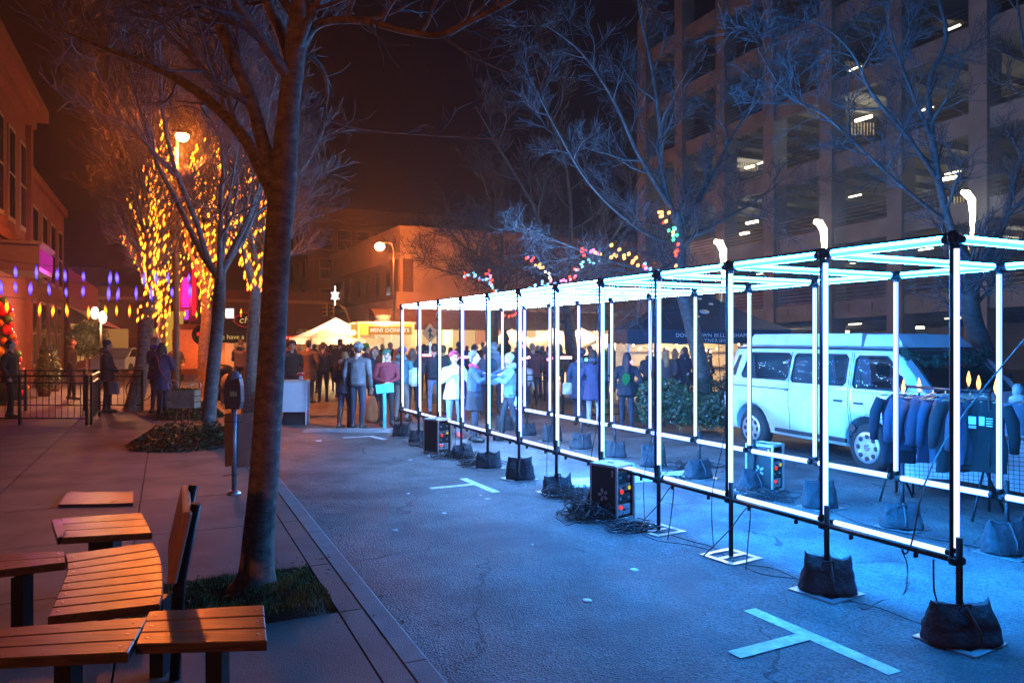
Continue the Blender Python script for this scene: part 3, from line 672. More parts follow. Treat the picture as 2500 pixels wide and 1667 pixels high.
class Tree:
    def __init__(s, seed): s.rn = random.Random(seed); s.rmin = .0028 if seed == 5 else .0055 if seed < 40 else .0042 if seed < 43 else .007; s.paths = []     # (level, pts, radii)
    def spline(s, pts, level=0, sub=5):
        # pts: (x, y, z, r)
        q = smooth_path(pts, sub)
        s.paths.append((level, [Vector(p[:3]) for p in q], [max(.004, p[3]) for p in q])); return len(s.paths)-1
    def grow(s, p, d, L, r, level, maxl, wander=.22, trop=.10, nch=(7, 6, 6, 5, 4), spread=(.55, 1.0), upto=.5, ratio=(.42, .68)):
        rn = s.rn; n = max(3, min(8, int(5+L*2) if level < 2 else 4 if level < 4 else 3)); pts = [Vector(p)]; rad = [r]; d = Vector(d).normalized()
        for i in range(n):
            d = (d+Vector((rn.gauss(0, wander), rn.gauss(0, wander), rn.gauss(0, wander)*.7+trop))).normalized()
            pts.append(pts[-1]+d*L/n); rad.append(max(s.rmin, r*(1-.72*(i+1)/n)))
        s.paths.append((level, pts, rad))
        if level < maxl: s.sprout(len(s.paths)-1, L, maxl, wander, trop, nch, spread, ratio)
    def sprout(s, idx, L, maxl, wander=.22, trop=.10, nch=(7, 6, 6, 5, 4), spread=(.55, 1.0), ratio=(.42, .68), lo=.22, keep=None):
        rn = s.rn; level, pts, rad = s.paths[idx]; n = len(pts)-1
        k = nch[min(level, len(nch)-1)]
        for c in range(k):
            f = lo+(1-lo)*(c+rn.random())/k; f = min(f, .995); i = int(f*n); g = f*n-i
            p = pts[i].lerp(pts[i+1], g); r0 = rad[i]*(1-g)+rad[i+1]*g
            d0 = (pts[i+1]-pts[i]).normalized()
            ax = d0.orthogonal().normalized(); ax = Matrix.Rotation(rn.random()*6.28, 3, d0) @ ax
            dd = Matrix.Rotation(rn.uniform(*spread), 3, ax) @ d0
            if keep and not keep(p, dd): continue
            LL = L*rn.uniform(*ratio)*(1.15-.45*f)
            s.grow(p, dd, LL, min(r0*.62, .03*LL+.004), level+1, maxl, wander, trop, nch, spread, ratio=ratio)
    def build(s, name, label, base, m_trunk, m_twig, group=None, wood_level=1, rootflare=None):
        o = thing(name, label, 'tree', base, 0, group); off = -Vector(base)
        tr, cr = MB(), MB()
        for level, pts, rad in s.paths:
            n = 12 if level == 0 and rad[0] > .08 else 8 if level <= 1 else 5 if level == 2 else 3
            (tr if level <= wood_level else cr).tube([p+off for p in pts], rad, n, cap=False)
        tr.obj('trunk', m_trunk, o); cr.obj('crown', m_twig, o); return o
def prune(T, a, b, r):
    # branches cut back clear of a street lamp, as the city keeps them
    a, b = Vector(a), Vector(b); d = (b-a); L2 = d.length_squared; out = []
    for lv, pts, rad in T.paths:
        q = pts[len(pts)//2]
        if lv >= 1 and any((p-(a+d*max(0, min(1, (p-a).dot(d)/L2)))).length < r for p in (pts[0], q, pts[-1])): continue
        out.append((lv, pts, rad))
    T.paths = out
LAMP1 = (-8.8, 20.0, 7.27)
def W(px, py, Y): return (xp(px, Y), Y, zp(py, Y))     # a point of the world seen at that photo position and depth
k_ = 2500/2352
# --- the near street tree by the kerb
t1 = Tree(5); Y0 = 5.2
def w4(px, py, Y, r): return (*W(px*k_, py*k_, Y), r)
i0 = t1.spline([w4(583, 1360, Y0, .19), w4(589, 1318, Y0, .128), w4(594, 1230, Y0, .108), w4(606, 1100, Y0, .101), w4(625, 800, Y0, .092), w4(638, 560, Y0, .09), w4(649, 430, Y0, .094), w4(662, 260, Y0-.02, .076), w4(678, 120, Y0-.05, .072), w4(694, -30, Y0-.1, .062), w4(715, -400, Y0-.2, .045), w4(730, -800, Y0-.3, .02)])
i1 = t1.spline([w4(640, 460, Y0, .07), w4(606, 395, Y0+.1, .055), w4(560, 315, Y0+.25, .046), w4(490, 240, Y0+.45, .042), w4(405, 180, Y0+.7, .037), w4(330, 145, Y0+1.0, .032), w4(240, 112, Y0+1.3, .02), w4(120, 60, Y0+1.7, .01)])
i2 = t1.spline([w4(628, 420, Y0-.02, .06), w4(604, 330, Y0-.05, .05), w4(575, 225, Y0-.1, .046), w4(530, 120, Y0-.15, .042), w4(490, 10, Y0-.2, .038), w4(430, -160, Y0-.3, .028), w4(380, -400, Y0-.4, .012)])
i3 = t1.spline([w4(672, 150, Y0+.02, .05), w4(648, 80, Y0+.15, .043), w4(612, 0, Y0+.3, .038), w4(560, -120, Y0+.5, .028), w4(500, -300, Y0+.7, .012)])
i4 = t1.spline([w4(690, 100, Y0, .045), w4(722, 62, Y0-.1, .03), w4(768, 48, Y0-.25, .026), w4(840, 50, Y0-.4, .023), w4(930, 72, Y0-.55, .02), w4(1012, 82, Y0-.7, .019), w4(1080, 50, Y0-.8, .016), w4(1180, 0, Y0-.95, .013), w4(1300, -80, Y0-1.1, .007)])
i5 = t1.spline([w4(690, 120, Y0+.1, .02), w4(735, 150, Y0+.2, .017), w4(752, 200, Y0+.3, .013), w4(748, 255, Y0+.4, .01), w4(765, 280, Y0+.5, .009), w4(850, 300, Y0+.6, .007), w4(1000, 312, Y0+.7, .005), w4(1150, 320, Y0+.75, .004)], 1)
i6 = t1.spline([w4(1020, 85, Y0-.7, .009), w4(1085, 130, Y0-.6, .008), w4(1150, 160, Y0-.5, .006), w4(1195, 178, Y0-.45, .004)], 1)
for i, L, lo in ((i0, 2.1, .66), (i1, 1.2, .25), (i2, 1.3, .3), (i3, 1.2, .3), (i4, .95, .2)):
    t1.sprout(i, L, 3, .2, .05, (9, 8, 6, 4), (.5, 1.1), (.4, .75), lo)
for i, L in ((i5, .5), (i6, .4)): t1.sprout(i, L, 3, .2, .05, (8, 9, 5, 4), (.5, 1.1), (.4, .8), .1)
t1.build('street_tree', 'nearest bare street tree with forked reddish trunk rooted in the mossy pit', (*W(620, 1440, Y0)[:2], .13), bark, twig_m, 'bare trees along the near kerb', 1)
# --- further kerb trees (left walk)
def upright(seed, base, h_fork, r, lean=(0, 0), limbs=6, L=4.2, maxl=4, nch=(7, 6, 6, 4), trop=.12, up=(.25, .75), top=None):
    T = Tree(seed); rn = T.rn; b = Vector(base); fk = b+Vector((lean[0], lean[1], h_fork))
    pts = [(b.x, b.y, b.z-.02, r*1.5), (b.x+lean[0]*.06, b.y+lean[1]*.06, b.z+.18, r*1.12), (b.x+lean[0]*.35+rn.gauss(0, .03), b.y+lean[1]*.35, b.z+h_fork*.4, r*.97), (b.x+lean[0]*.7+rn.gauss(0, .03), b.y+lean[1]*.7, b.z+h_fork*.75, r*.9), (fk.x, fk.y, fk.z, r*.8)]
    T.spline(pts)
    for q in range(limbs):
        a = 6.28*(q+rn.uniform(-.3, .3))/limbs; tilt = rn.uniform(*up)
        d = Vector((math.cos(a)*math.sin(tilt), math.sin(a)*math.sin(tilt), math.cos(tilt)))
        T.grow(fk-Vector((0, 0, rn.uniform(0, .5)*min(1, h_fork*.3))), d, L*rn.uniform(.8, 1.2), r*.5, 1 if False else 0, maxl, .12, trop, nch, (.4, .9))
    return T
kt = []
def put(T, *a, **k): kt.append(T); return T.build(*a, **k)
pA = W(505, 1078, 12.9); pA = (pA[0], pA[1], .12)
TA_ = upright(21, pA, 3.0, .115, (.12, .3), 6, 4.0, nch=(6, 6, 5, 4)); prune(TA_, LAMP1, (-4.2, 9.5, 4.5), .42)
put(TA_, 'street_tree', 'speckled birch like tree rising from the ivy mound by the meter', pA, bark_g, twig_m, 'bare trees along the near kerb')
pB = (xp(607, 17.3), 17.3, .12)
TB_ = upright(22, pB, 2.9, .15, (.1, .2), 8, 3.4, up=(.1, .4)); prune(TB_, LAMP1, (-6.6, 15, 5.9), .7)
put(TB_, 'street_tree', 'knotty grey tree behind the cardboard sign, wrapped in gold lights above', pB, bark_g, twig_m, 'bare trees along the near kerb')
pC = (xp(326, 18.4), 18.4, .12)
TC_ = upright(23, pC, 2.9, .19, (.35, .3), 8, 3.6, up=(.1, .5)); prune(TC_, LAMP1, (-6.6, 15, 5.9), .7)
put(TC_, 'street_tree', 'dark thick trunk by the railing whose limbs are covered in gold bulbs', pC, bark, twig_m, 'bare trees along the near kerb')
pD = (xp(398, 26), 26, .12)
TD_ = upright(24, pD, 2.6, .15, (0, 0), 7, 3.6, up=(.06, .3))
put(TD_, 'street_tree', 'gold lit tree beyond the couple in coats', pD, bark, twig_m, 'bare trees along the near kerb')
pE = (xp(500, 22.5), 22.5, .12)
TE_ = upright(25, pE, 3.2, .16, (0, 0), 9, 5.2, up=(.06, .42))
put(TE_, 'street_tree', 'tall gold lit tree under the blazing street lamp', pE, bark, twig_m, 'bare trees along the near kerb')
# --- trees on the garage side
def limbtree(seed, base, trunk, limbs, label, m_=bark_k, L=3.0, nch=(11, 9, 7, 4), maxl=3, lo=.12, tw=twig_d, trop=.06, sp=(.5, 1.05)):
    T = Tree(seed); thin = lambda l: [(x, y, z, r*.72) for x, y, z, r in l]; ids = [T.spline(trunk)]+[T.spline(thin(l)) for l in limbs]
    T.sprout(ids[0], L, maxl, .18, trop, nch, sp, (.4, .75), .5)
    for i in ids[1:]: T.sprout(i, L*.85, maxl, .18, trop, nch, sp, (.4, .75), lo)
    kt.append(T); T.build('street_tree', label, base, m_, tw, 'bare trees on the garage side'); return T
def q4(px, py, Y, r): return (*W(px, py, Y), r)
Yb = 12.2
TR4 = limbtree(41, (xp(2418, Yb), Yb, .12), [q4(2425, 1080, Yb, .24), q4(2415, 960, Yb, .19), q4(2408, 880, Yb, .16), q4(2375, 780, Yb, .14), q4(2368, 700, Yb, .14), q4(2385, 640, Yb, .135)],
  [[q4(2385, 660, Yb, .11), q4(2335, 590, Yb-.2, .085), q4(2300, 480, Yb-.3, .08), q4(2275, 330, Yb-.4, .07), q4(2270, 200, Yb-.4, .055), q4(2310, 90, Yb-.5, .045), q4(2280, -60, Yb-.6, .03), q4(2260, -300, Yb-.7, .01)],
   [q4(2390, 650, Yb, .1), q4(2440, 570, Yb+.1, .075), q4(2480, 430, Yb+.3, .06), q4(2520, 250, Yb+.5, .05), q4(2490, 60, Yb+.7, .03), q4(2470, -150, Yb+.8, .01)],
   [q4(2290, 440, Yb-.3, .05), q4(2220, 340, Yb-.6, .04), q4(2130, 230, Yb-.8, .035), q4(2080, 130, Yb-1, .025), q4(2000, 60, Yb-1.2, .018), q4(1890, 40, Yb-1.4, .01)],
   [q4(2270, 330, Yb-.4, .04), q4(2200, 160, Yb-.7, .03), q4(2170, 60, Yb-.8, .024), q4(2150, -90, Yb-.9, .01)],
   [q4(2310, 540, Yb-.2, .04), q4(2220, 470, Yb-.6, .033), q4(2120, 380, Yb-.9, .028), q4(2010, 280, Yb-1.1, .022), q4(1920, 230, Yb-1.3, .015), q4(1850, 120, Yb-1.5, .008)]],
  'big dark leaning tree rising behind the van nose', L=1.9)
Yc = 15.5
TR3 = limbtree(42, (xp(1722, Yc), Yc, .12), [q4(1722, 1030, Yc, .2), q4(1715, 920, Yc, .17), q4(1690, 800, Yc, .155), q4(1665, 700, Yc, .15), q4(1660, 600, Yc, .13), q4(1652, 520, Yc, .11)],
  [[q4(1655, 560, Yc, .09), q4(1620, 440, Yc-.2, .07), q4(1610, 300, Yc-.3, .06), q4(1590, 160, Yc-.4, .045), q4(1560, 20, Yc-.5, .03), q4(1540, -150, Yc-.5, .01)],
   [q4(1658, 540, Yc, .08), q4(1560, 380, Yc-.5, .055), q4(1500, 250, Yc-.8, .04), q4(1420, 130, Yc-1.0, .028), q4(1330, 60, Yc-1.2, .012)],
   [q4(1660, 560, Yc, .08), q4(1720, 470, Yc+.2, .06), q4(1790, 330, Yc+.4, .05), q4(1880, 190, Yc+.6, .035), q4(1900, 40, Yc+.8, .015)],
   [q4(1655, 600, Yc, .06), q4(1560, 560, Yc-.6, .045), q4(1440, 450, Yc-1.0, .035), q4(1350, 300, Yc-1.4, .026), q4(1290, 180, Yc-1.7, .012)],
   [q4(1660, 630, Yc, .05), q4(1600, 660, Yc-.4, .04), q4(1500, 640, Yc-.9, .032), q4(1390, 600, Yc-1.4, .022), q4(1290, 560, Yc-1.8, .01)],
   [q4(1662, 590, Yc, .06), q4(1760, 540, Yc+.4, .04), q4(1860, 480, Yc+.8, .03), q4(1960, 400, Yc+1.2, .012)]],
  'bent tree in front of the dark canopy, strung with coloured lights', L=2.1)
Yd = 25
TR2 = limbtree(43, (xp(1398, Yd), Yd, 0), [q4(1400, 965, Yd, .24), q4(1395, 860, Yd, .2), q4(1385, 760, Yd, .19), q4(1380, 690, Yd, .17)],
  [[q4(1382, 710, Yd, .12), q4(1340, 610, Yd-.4, .085), q4(1300, 500, Yd-.8, .07), q4(1230, 380, Yd-1.2, .05), q4(1160, 260, Yd-1.6, .02)],
   [q4(1382, 710, Yd, .12), q4(1395, 560, Yd, .09), q4(1380, 400, Yd, .07), q4(1330, 250, Yd, .05), q4(1290, 90, Yd, .02)],
   [q4(1385, 730, Yd, .11), q4(1450, 640, Yd+.4, .08), q4(1520, 540, Yd+.8, .06), q4(1570, 400, Yd+1.2, .04), q4(1600, 260, Yd+1.5, .015)],
   [q4(1382, 720, Yd, .09), q4(1310, 660, Yd-.5, .06), q4(1220, 630, Yd-1, .045), q4(1120, 560, Yd-1.5, .02)],
   [q4(1384, 730, Yd, .09), q4(1460, 690, Yd+.5, .06), q4(1540, 640, Yd+1, .045), q4(1600, 560, Yd+1.4, .02)]],
  'dark tree trunk between the white market tents', L=3.2)
Ye = 31
TR1 = limbtree(44, (xp(1205, Ye), Ye, 0), [q4(1205, 940, Ye, .2), q4(1207, 830, Ye, .17), q4(1212, 740, Ye, .16), q4(1218, 690, Ye, .14)],
  [[q4(1218, 700, Ye, .1), q4(1180, 640, Ye-.5, .075), q4(1130, 600, Ye-1, .055), q4(1080, 540, Ye-1.4, .02)],
   [q4(1218, 700, Ye, .1), q4(1225, 600, Ye, .085), q4(1200, 500, Ye, .06), q4(1170, 410, Ye, .025)],
   [q4(1218, 710, Ye, .1), q4(1270, 640, Ye+.5, .07), q4(1310, 560, Ye+.9, .05), q4(1330, 450, Ye+1.3, .02)],
   [q4(1216, 710, Ye, .08), q4(1150, 680, Ye-.6, .055), q4(1080, 660, Ye-1, .035), q4(1010, 630, Ye-1.4, .015)]],
  'slim tree behind the dancing women, red and blue lights on its limbs', L=3.2)

# ================================================================== string lights
def bulb_mesh(name, L, r, m, n=6):
    m_ = MB(); prof = [(r*.12, -L/2), (r*.62, -L*.30), (r, -L*.04), (r*.72, L*.22), (r*.12, L/2)]
    m_.lathe((0, 0, 0), prof, n); return m_.mesh(name, m)
def bulb_mat(name, core, tip, s, L):
    """glass bulb: bright at the filament, deeper colour towards both tips"""
    m = bpy.data.materials.new(name); m.use_nodes = True; t = m.node_tree
    for n in list(t.nodes): t.nodes.remove(n)
    tc = t.nodes.new('ShaderNodeTexCoord'); sp = t.nodes.new('ShaderNodeSeparateXYZ'); t.links.new(tc.outputs['Object'], sp.inputs[0])
    ab = t.nodes.new('ShaderNodeMath'); ab.operation = 'ABSOLUTE'; t.links.new(sp.outputs[2], ab.inputs[0])
    mr = t.nodes.new('ShaderNodeMapRange'); mr.inputs[1].default_value = L*.08; mr.inputs[2].default_value = L*.46; t.links.new(ab.outputs[0], mr.inputs[0])
    mx = t.nodes.new('ShaderNodeMix'); mx.data_type = 'RGBA'; t.links.new(mr.outputs[0], mx.inputs[0]); mx.inputs[6].default_value = (*core, 1); mx.inputs[7].default_value = (*tip, 1)
    e = t.nodes.new('ShaderNodeEmission'); e.inputs[1].default_value = s; o = t.nodes.new('ShaderNodeOutputMaterial')
    t.links.new(mx.outputs[2], e.inputs[0]); t.links.new(e.outputs[0], o.inputs[0]); return m
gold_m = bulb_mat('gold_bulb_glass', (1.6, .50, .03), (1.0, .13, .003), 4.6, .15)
gold_me = bulb_mesh('bulb', .15, .025, gold_m, 5)  # long form: the light's streak is built into the bulb shape
tiny_m = emit('fairy_gold', (1.6, .66, .05), 1.4); tiny_me = bulb_mesh('bulb', .05, .016, tiny_m, 5)
wire_m = mat('green_wire', (.02, .03, .02), .7)
def wrap(T, label, zlo, zhi, count, levels, seed, mes, tilt=.22, cap=None, step=.06, group=None, name='string_lights', keep=None):
    rn = random.Random(seed); pos = []
    for level, pts, rad in T.paths:
        if level not in levels: continue
        ph = rn.random()*6; acc = 0
        for i in range(len(pts)-1):
            a, b = pts[i], pts[i+1]; l = (b-a).length; d = (b-a)/max(l, 1e-6); n1 = d.orthogonal().normalized(); n2 = d.cross(n1)
            while acc < l:
                p = a+d*acc; ph += 1.3
                r = rad[i]+.035
                if zlo < p.z < zhi and (keep is None or keep(p)): pos.append(p+(n1*math.cos(ph)+n2*math.sin(ph))*r)
                acc += step*rn.uniform(.7, 1.3)
            acc -= l
    rn.shuffle(pos); pos = pos[:count]
    if not pos: return
    c = sum(pos, Vector())/len(pos); o = thing(name, label, 'string lights', c, 0, group)
    for p in pos:
        me = mes[rn.randrange(len(mes))]
        b = link('bulb', me, o, p-c); b.rotation_euler = (rn.uniform(-.1, .1), tilt+rn.uniform(-.14, .14), 0); s_ = rn.uniform(.75, 1.2); b.scale = (s_, s_, s_)
    srt = sorted(pos, key=lambda q: (round(q.x*2), q.z)); m_ = MB()
    for a, b in zip(srt[:-1], srt[1:]):
        if (a-b).length < .5: m_.tube([a-c, b-c], .004, 3, cap=False)
    if m_.v: m_.obj('cord', wire_m, o)
GG = 'gold bulb strings wrapped on street trees'
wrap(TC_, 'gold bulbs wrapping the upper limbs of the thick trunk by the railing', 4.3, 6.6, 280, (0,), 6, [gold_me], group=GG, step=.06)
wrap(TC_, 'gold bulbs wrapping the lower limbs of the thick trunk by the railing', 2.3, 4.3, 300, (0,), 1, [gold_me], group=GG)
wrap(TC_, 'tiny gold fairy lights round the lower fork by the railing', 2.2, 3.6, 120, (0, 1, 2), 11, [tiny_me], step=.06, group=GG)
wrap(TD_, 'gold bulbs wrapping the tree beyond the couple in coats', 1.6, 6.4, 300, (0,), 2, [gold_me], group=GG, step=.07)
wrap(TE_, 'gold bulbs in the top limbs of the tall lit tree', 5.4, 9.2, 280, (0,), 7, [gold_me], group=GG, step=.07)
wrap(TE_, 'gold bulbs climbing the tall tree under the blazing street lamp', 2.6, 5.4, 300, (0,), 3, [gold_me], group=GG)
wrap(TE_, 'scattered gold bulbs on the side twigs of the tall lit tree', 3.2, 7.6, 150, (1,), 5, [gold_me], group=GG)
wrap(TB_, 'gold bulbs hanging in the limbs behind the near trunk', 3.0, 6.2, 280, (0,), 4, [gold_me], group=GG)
# hanging rows over the walk
wb_ = None
def festoon(a, b, sag, n, me, label, group, drop=.12, jit=.42, ends=True, seed=0):
    rn = random.Random(seed); a, b = Vector(a), Vector(b); c = (a+b)/2; o = thing('string_lights', label, 'string lights', c, 0, group)
    def P(f): p = a.lerp(b, f); p.z -= sag*4*f*(1-f); return p
    m_ = MB(); m_.tube([P(i/24)-c for i in range(25)], .006, 4); m_.obj('cord', wire_m, o)
    for i in range(n):
        f = (i+.5+rn.uniform(-jit, jit))/n; q = link('bulb', me, o, P(f)-c-Vector((0, 0, drop+rn.uniform(-.02, .03)))); q.rotation_euler = (0, rn.uniform(-.08, .14), rn.random()*6); q.scale = (1, 1, 1) if me is wb_ else (rn.uniform(.75, 1.1),)*2+(rn.uniform(.7, 1.1),)
    return o
purp_m = bulb_mat('violet_bulb_glass', (.5, .35, 4), (.07, .008, 1.3), .9, .34); purp_me = bulb_mesh('bulb', .34, .036, purp_m, 8)  # streak of each light built into the bulb length
amb_m = bulb_mat('amber_bulb_glass', (2.6, 1.1, .06), (1.1, .08, .002), 1.3, .34); amb_me = bulb_mesh('bulb', .34, .036, amb_m, 8)
Yv = 17.0
festoon((xp(-40, Yv-1), Yv-1, zp(630, Yv-1)), (xp(480, Yv+1), Yv+1, zp(655, Yv+1)), .12, 12, purp_me, 'upper row of violet drop bulbs strung across the walk', 'drop bulb rows over the walk', .2, seed=1)
festoon((xp(-40, Yv-1.5), Yv-1.5, zp(670, Yv-1.5)), (xp(470, Yv+.5), Yv+.5, zp(690, Yv+.5)), .1, 12, purp_me, 'lower row of violet drop bulbs strung across the walk', 'drop bulb rows over the walk', .2, seed=2)
festoon((xp(-40, Yv-1), Yv-1, zp(715, Yv-1)), (xp(330, Yv+4), Yv+4, zp(738, Yv+4)), .12, 9, amb_me, 'amber drop bulb row from the stucco wall to the thick trunk', 'drop bulb rows over the walk', .2, seed=3)
festoon((xp(330, 27), 27, zp(745, 27)), (xp(660, 30), 30, zp(742, 30)), .15, 16, amb_me, 'amber drop bulb row running on behind the lit trees', 'drop bulb rows over the walk', .22, seed=4)
# coloured strings on the garage side trees
cols_ = [('red', (1, .06, .03)), ('blue', (.12, .35, 1)), ('cyan', (.25, .75, 1)), ('green', (.06, .8, .3)), ('amber', (1, .42, .1)), ('pink', (1, .15, .45)), ('white', (1, .85, .7))]
cme = {n: bulb_mesh('bulb', .11, .045, emit('bulb_'+n, c, 5.0), 6) for n, c in cols_}
def limb_lights(pts, n, names, label, seed, sag=0, sc_=1.0):
    rn = random.Random(seed); pts = [Vector(p) for p in pts]; c = sum(pts, Vector())/len(pts); o = thing('string_lights', label, 'string lights', c, 0, 'coloured strings on the garage side trees')
    q = smooth_path([tuple(p) for p in pts], 6); m_ = MB(); m_.tube([Vector(p)-c for p in q], .006, 4); m_.obj('cord', wire_m, o)
    for i in range(n):
        f = (i+rn.uniform(.2, .8))/n*(len(q)-1); k = int(f); p = Vector(q[k]).lerp(Vector(q[min(k+1, len(q)-1)]), f-k)
        nm = names[min(len(names)-1, int(i/n*len(names)))] if rn.random() < .8 else rn.choice(names)
        b = link('bulb', cme[nm], o, p-c+Vector((rn.gauss(0, .05), rn.gauss(0, .05), rn.gauss(0, .06)))); b.rotation_euler = (rn.random(), .5, 0); b.scale = (sc_,)*3
limb_lights([W(1655, 700, Yc-.1), W(1660, 640, Yc-.1), W(1650, 585, Yc-.1), W(1630, 545, Yc-.2), W(1605, 525, Yc-.3)], 26, ['cyan', 'amber', 'red', 'cyan', 'green', 'amber', 'amber'], 'coloured bulbs up the bent trunk at the dark canopy', 1, sc_=.8)
limb_lights([W(1605, 670, Yc-.4), W(1560, 640, Yc-.6), W(1520, 625, Yc-.8), W(1460, 618, Yc-1), W(1415, 612, Yc-1.2)], 30, ['blue', 'red', 'amber', 'amber', 'amber', 'pink', 'red'], 'mostly amber and red bulbs along the low limb of the bent tree', 2, sc_=.8)
limb_lights([W(1470, 635, 24), W(1430, 640, 24), W(1405, 660, 24.3), W(1390, 690, 24.5)], 16, ['cyan', 'cyan', 'red', 'pink'], 'pale blue bulbs on the trunk between the market tents', 3)
limb_lights([W(1385, 690, 24.4), W(1350, 685, 24), W(1330, 660, 23.6), W(1310, 640, 23.4), W(1285, 628, 23)], 18, ['pink', 'white', 'amber', 'red'], 'red and amber bulbs on the drooping limb above the tunnel', 4)
limb_lights([W(1355, 692, 24), W(1320, 697, 23.8), W(1290, 702, 23.5)], 9, ['blue', 'cyan'], 'short run of blue bulbs just over the tunnel roof', 5)
limb_lights([W(1213, 715, 30.6), W(1198, 690, 30.4), W(1175, 678, 30), W(1150, 672, 29.7), W(1128, 668, 29.4)], 24, ['blue', 'cyan', 'blue', 'cyan', 'red'], 'blue bulbs with a red tip on the slim tree', 6, sc_=1.2)
limb_lights([W(1200, 692, 30.4), W(1197, 675, 30.3), W(1192, 664, 30.2)], 8, ['red', 'pink', 'red'], 'cluster of red bulbs in the slim tree fork', 7, sc_=1.2)
limb_lights([W(1230, 775, 29), W(1250, 770, 28.8), W(1265, 765, 28.6)], 6, ['red'], 'few red bulbs dangling inside the tunnel view beside the slim tree', 8)
# ================================================================== sandbags on the tunnel feet
def sandbag_mesh(seed, w_=.20, dp=.13, h=.30, ear=.32):
    rn = random.Random(seed); m_ = MB(); n, k = 28, 12; vs_ = []; o1, o2 = rn.random()*9, rn.random()*9
    for i in range(k+1):
        u = i/k; ww = w_*(1.12-.22*u); dd = dp*(1.12-.98*u**1.7)
        for j in range(n):
            a = 6.2832*j/n; ca, sa = math.cos(a), math.sin(a)
            x = ww*math.copysign(abs(ca)**.6, ca); y = dd*math.copysign(abs(sa)**.7, sa)
            z = h*u*(1-ear*(1-abs(ca)**4*(1 if ca > 0 else .75+.25*math.sin(seed))))
            d = .030*mnoise.noise((x*8+o1, y*8+o2, z*8))+.012*mnoise.noise((x*19+o2, y*19, z*25+o1))
            vs_.append((x*(1+d*3), y+d+.018*mnoise.noise((x*24+o2, z*14, o1)), max(0, z+d*u)))
    fs = [(i*n+j, i*n+(j+1) % n, (i+1)*n+(j+1) % n, (i+1)*n+j) for i in range(k) for j in range(n)]
    m_.add(vs_, fs, 0, True); m_.f.append(tuple(range(n))[::-1]); m_.m.append(0); m_.sm.append(False)
    m_.add([vs_[k*n+j] for j in range(n)], [tuple(range(n))], 0, True)
    return m_
strap_m = mat('sandbag_webbing', (.06, .06, .065), .8)
bag_m = mat('sandbag_nylon', (.02, .021, .026), .75, var=.5, scale=9, bump=.8, bscale=22)
ordn = ['first', 'second', 'third', 'fourth', 'fifth', 'sixth', 'seventh', 'eighth', 'ninth', 'tenth', 'eleventh', 'twelfth']
for side, d, skip in ((0, DN-.02, {2, 3}), (1, DB+.03, set())):
    for i in range(NP):
        if i in skip: continue
        big = 1.08 if (side == 0 and i == 0) else .88
        m_ = sandbag_mesh(100*side+i, .2*big, .12*big, (.25+.04*math.sin(i*2.3))*(1.0 if side == 0 else 1.15), .15 if side == 0 and i < 2 else .06+.12*((i*7+side) % 3)/2)
        o = m_.obj('sandbag', bag_m, None, S(T0+i-.05, d, .014)); o.rotation_euler = (0, 0, .25+.4*math.sin(i*5+side)-.1)
        row = 'kerb-side' if side == 0 else 'van-side'
        tag(o, 'black sandbag on the %s %s tunnel foot counted from the clothes rack end' % (ordn[i], row), 'sandbag', 'sandbags weighing down the tunnel feet')
        tg = MB(); tg.tube([(-.05, -.03, .17), (-.04, -.05, .22), (.03, -.05, .225), (.04, -.03, .18)], .007, 5); tg.obj('handle', bag_m, o); hb = .125*big; hh = max(v_[2] for v_ in m_.v if abs(v_[0]) < .03); tg = MB(); tg.tube([(.01, -hb*1.16, .03), (.012, -hb*1.08, hh*.45), (.01, -.045, hh*.9), (.01, 0, hh+.012), (.01, .045, hh*.9), (.012, hb*1.08, hh*.45)], .011, 4); tg.obj('strap', strap_m, o)
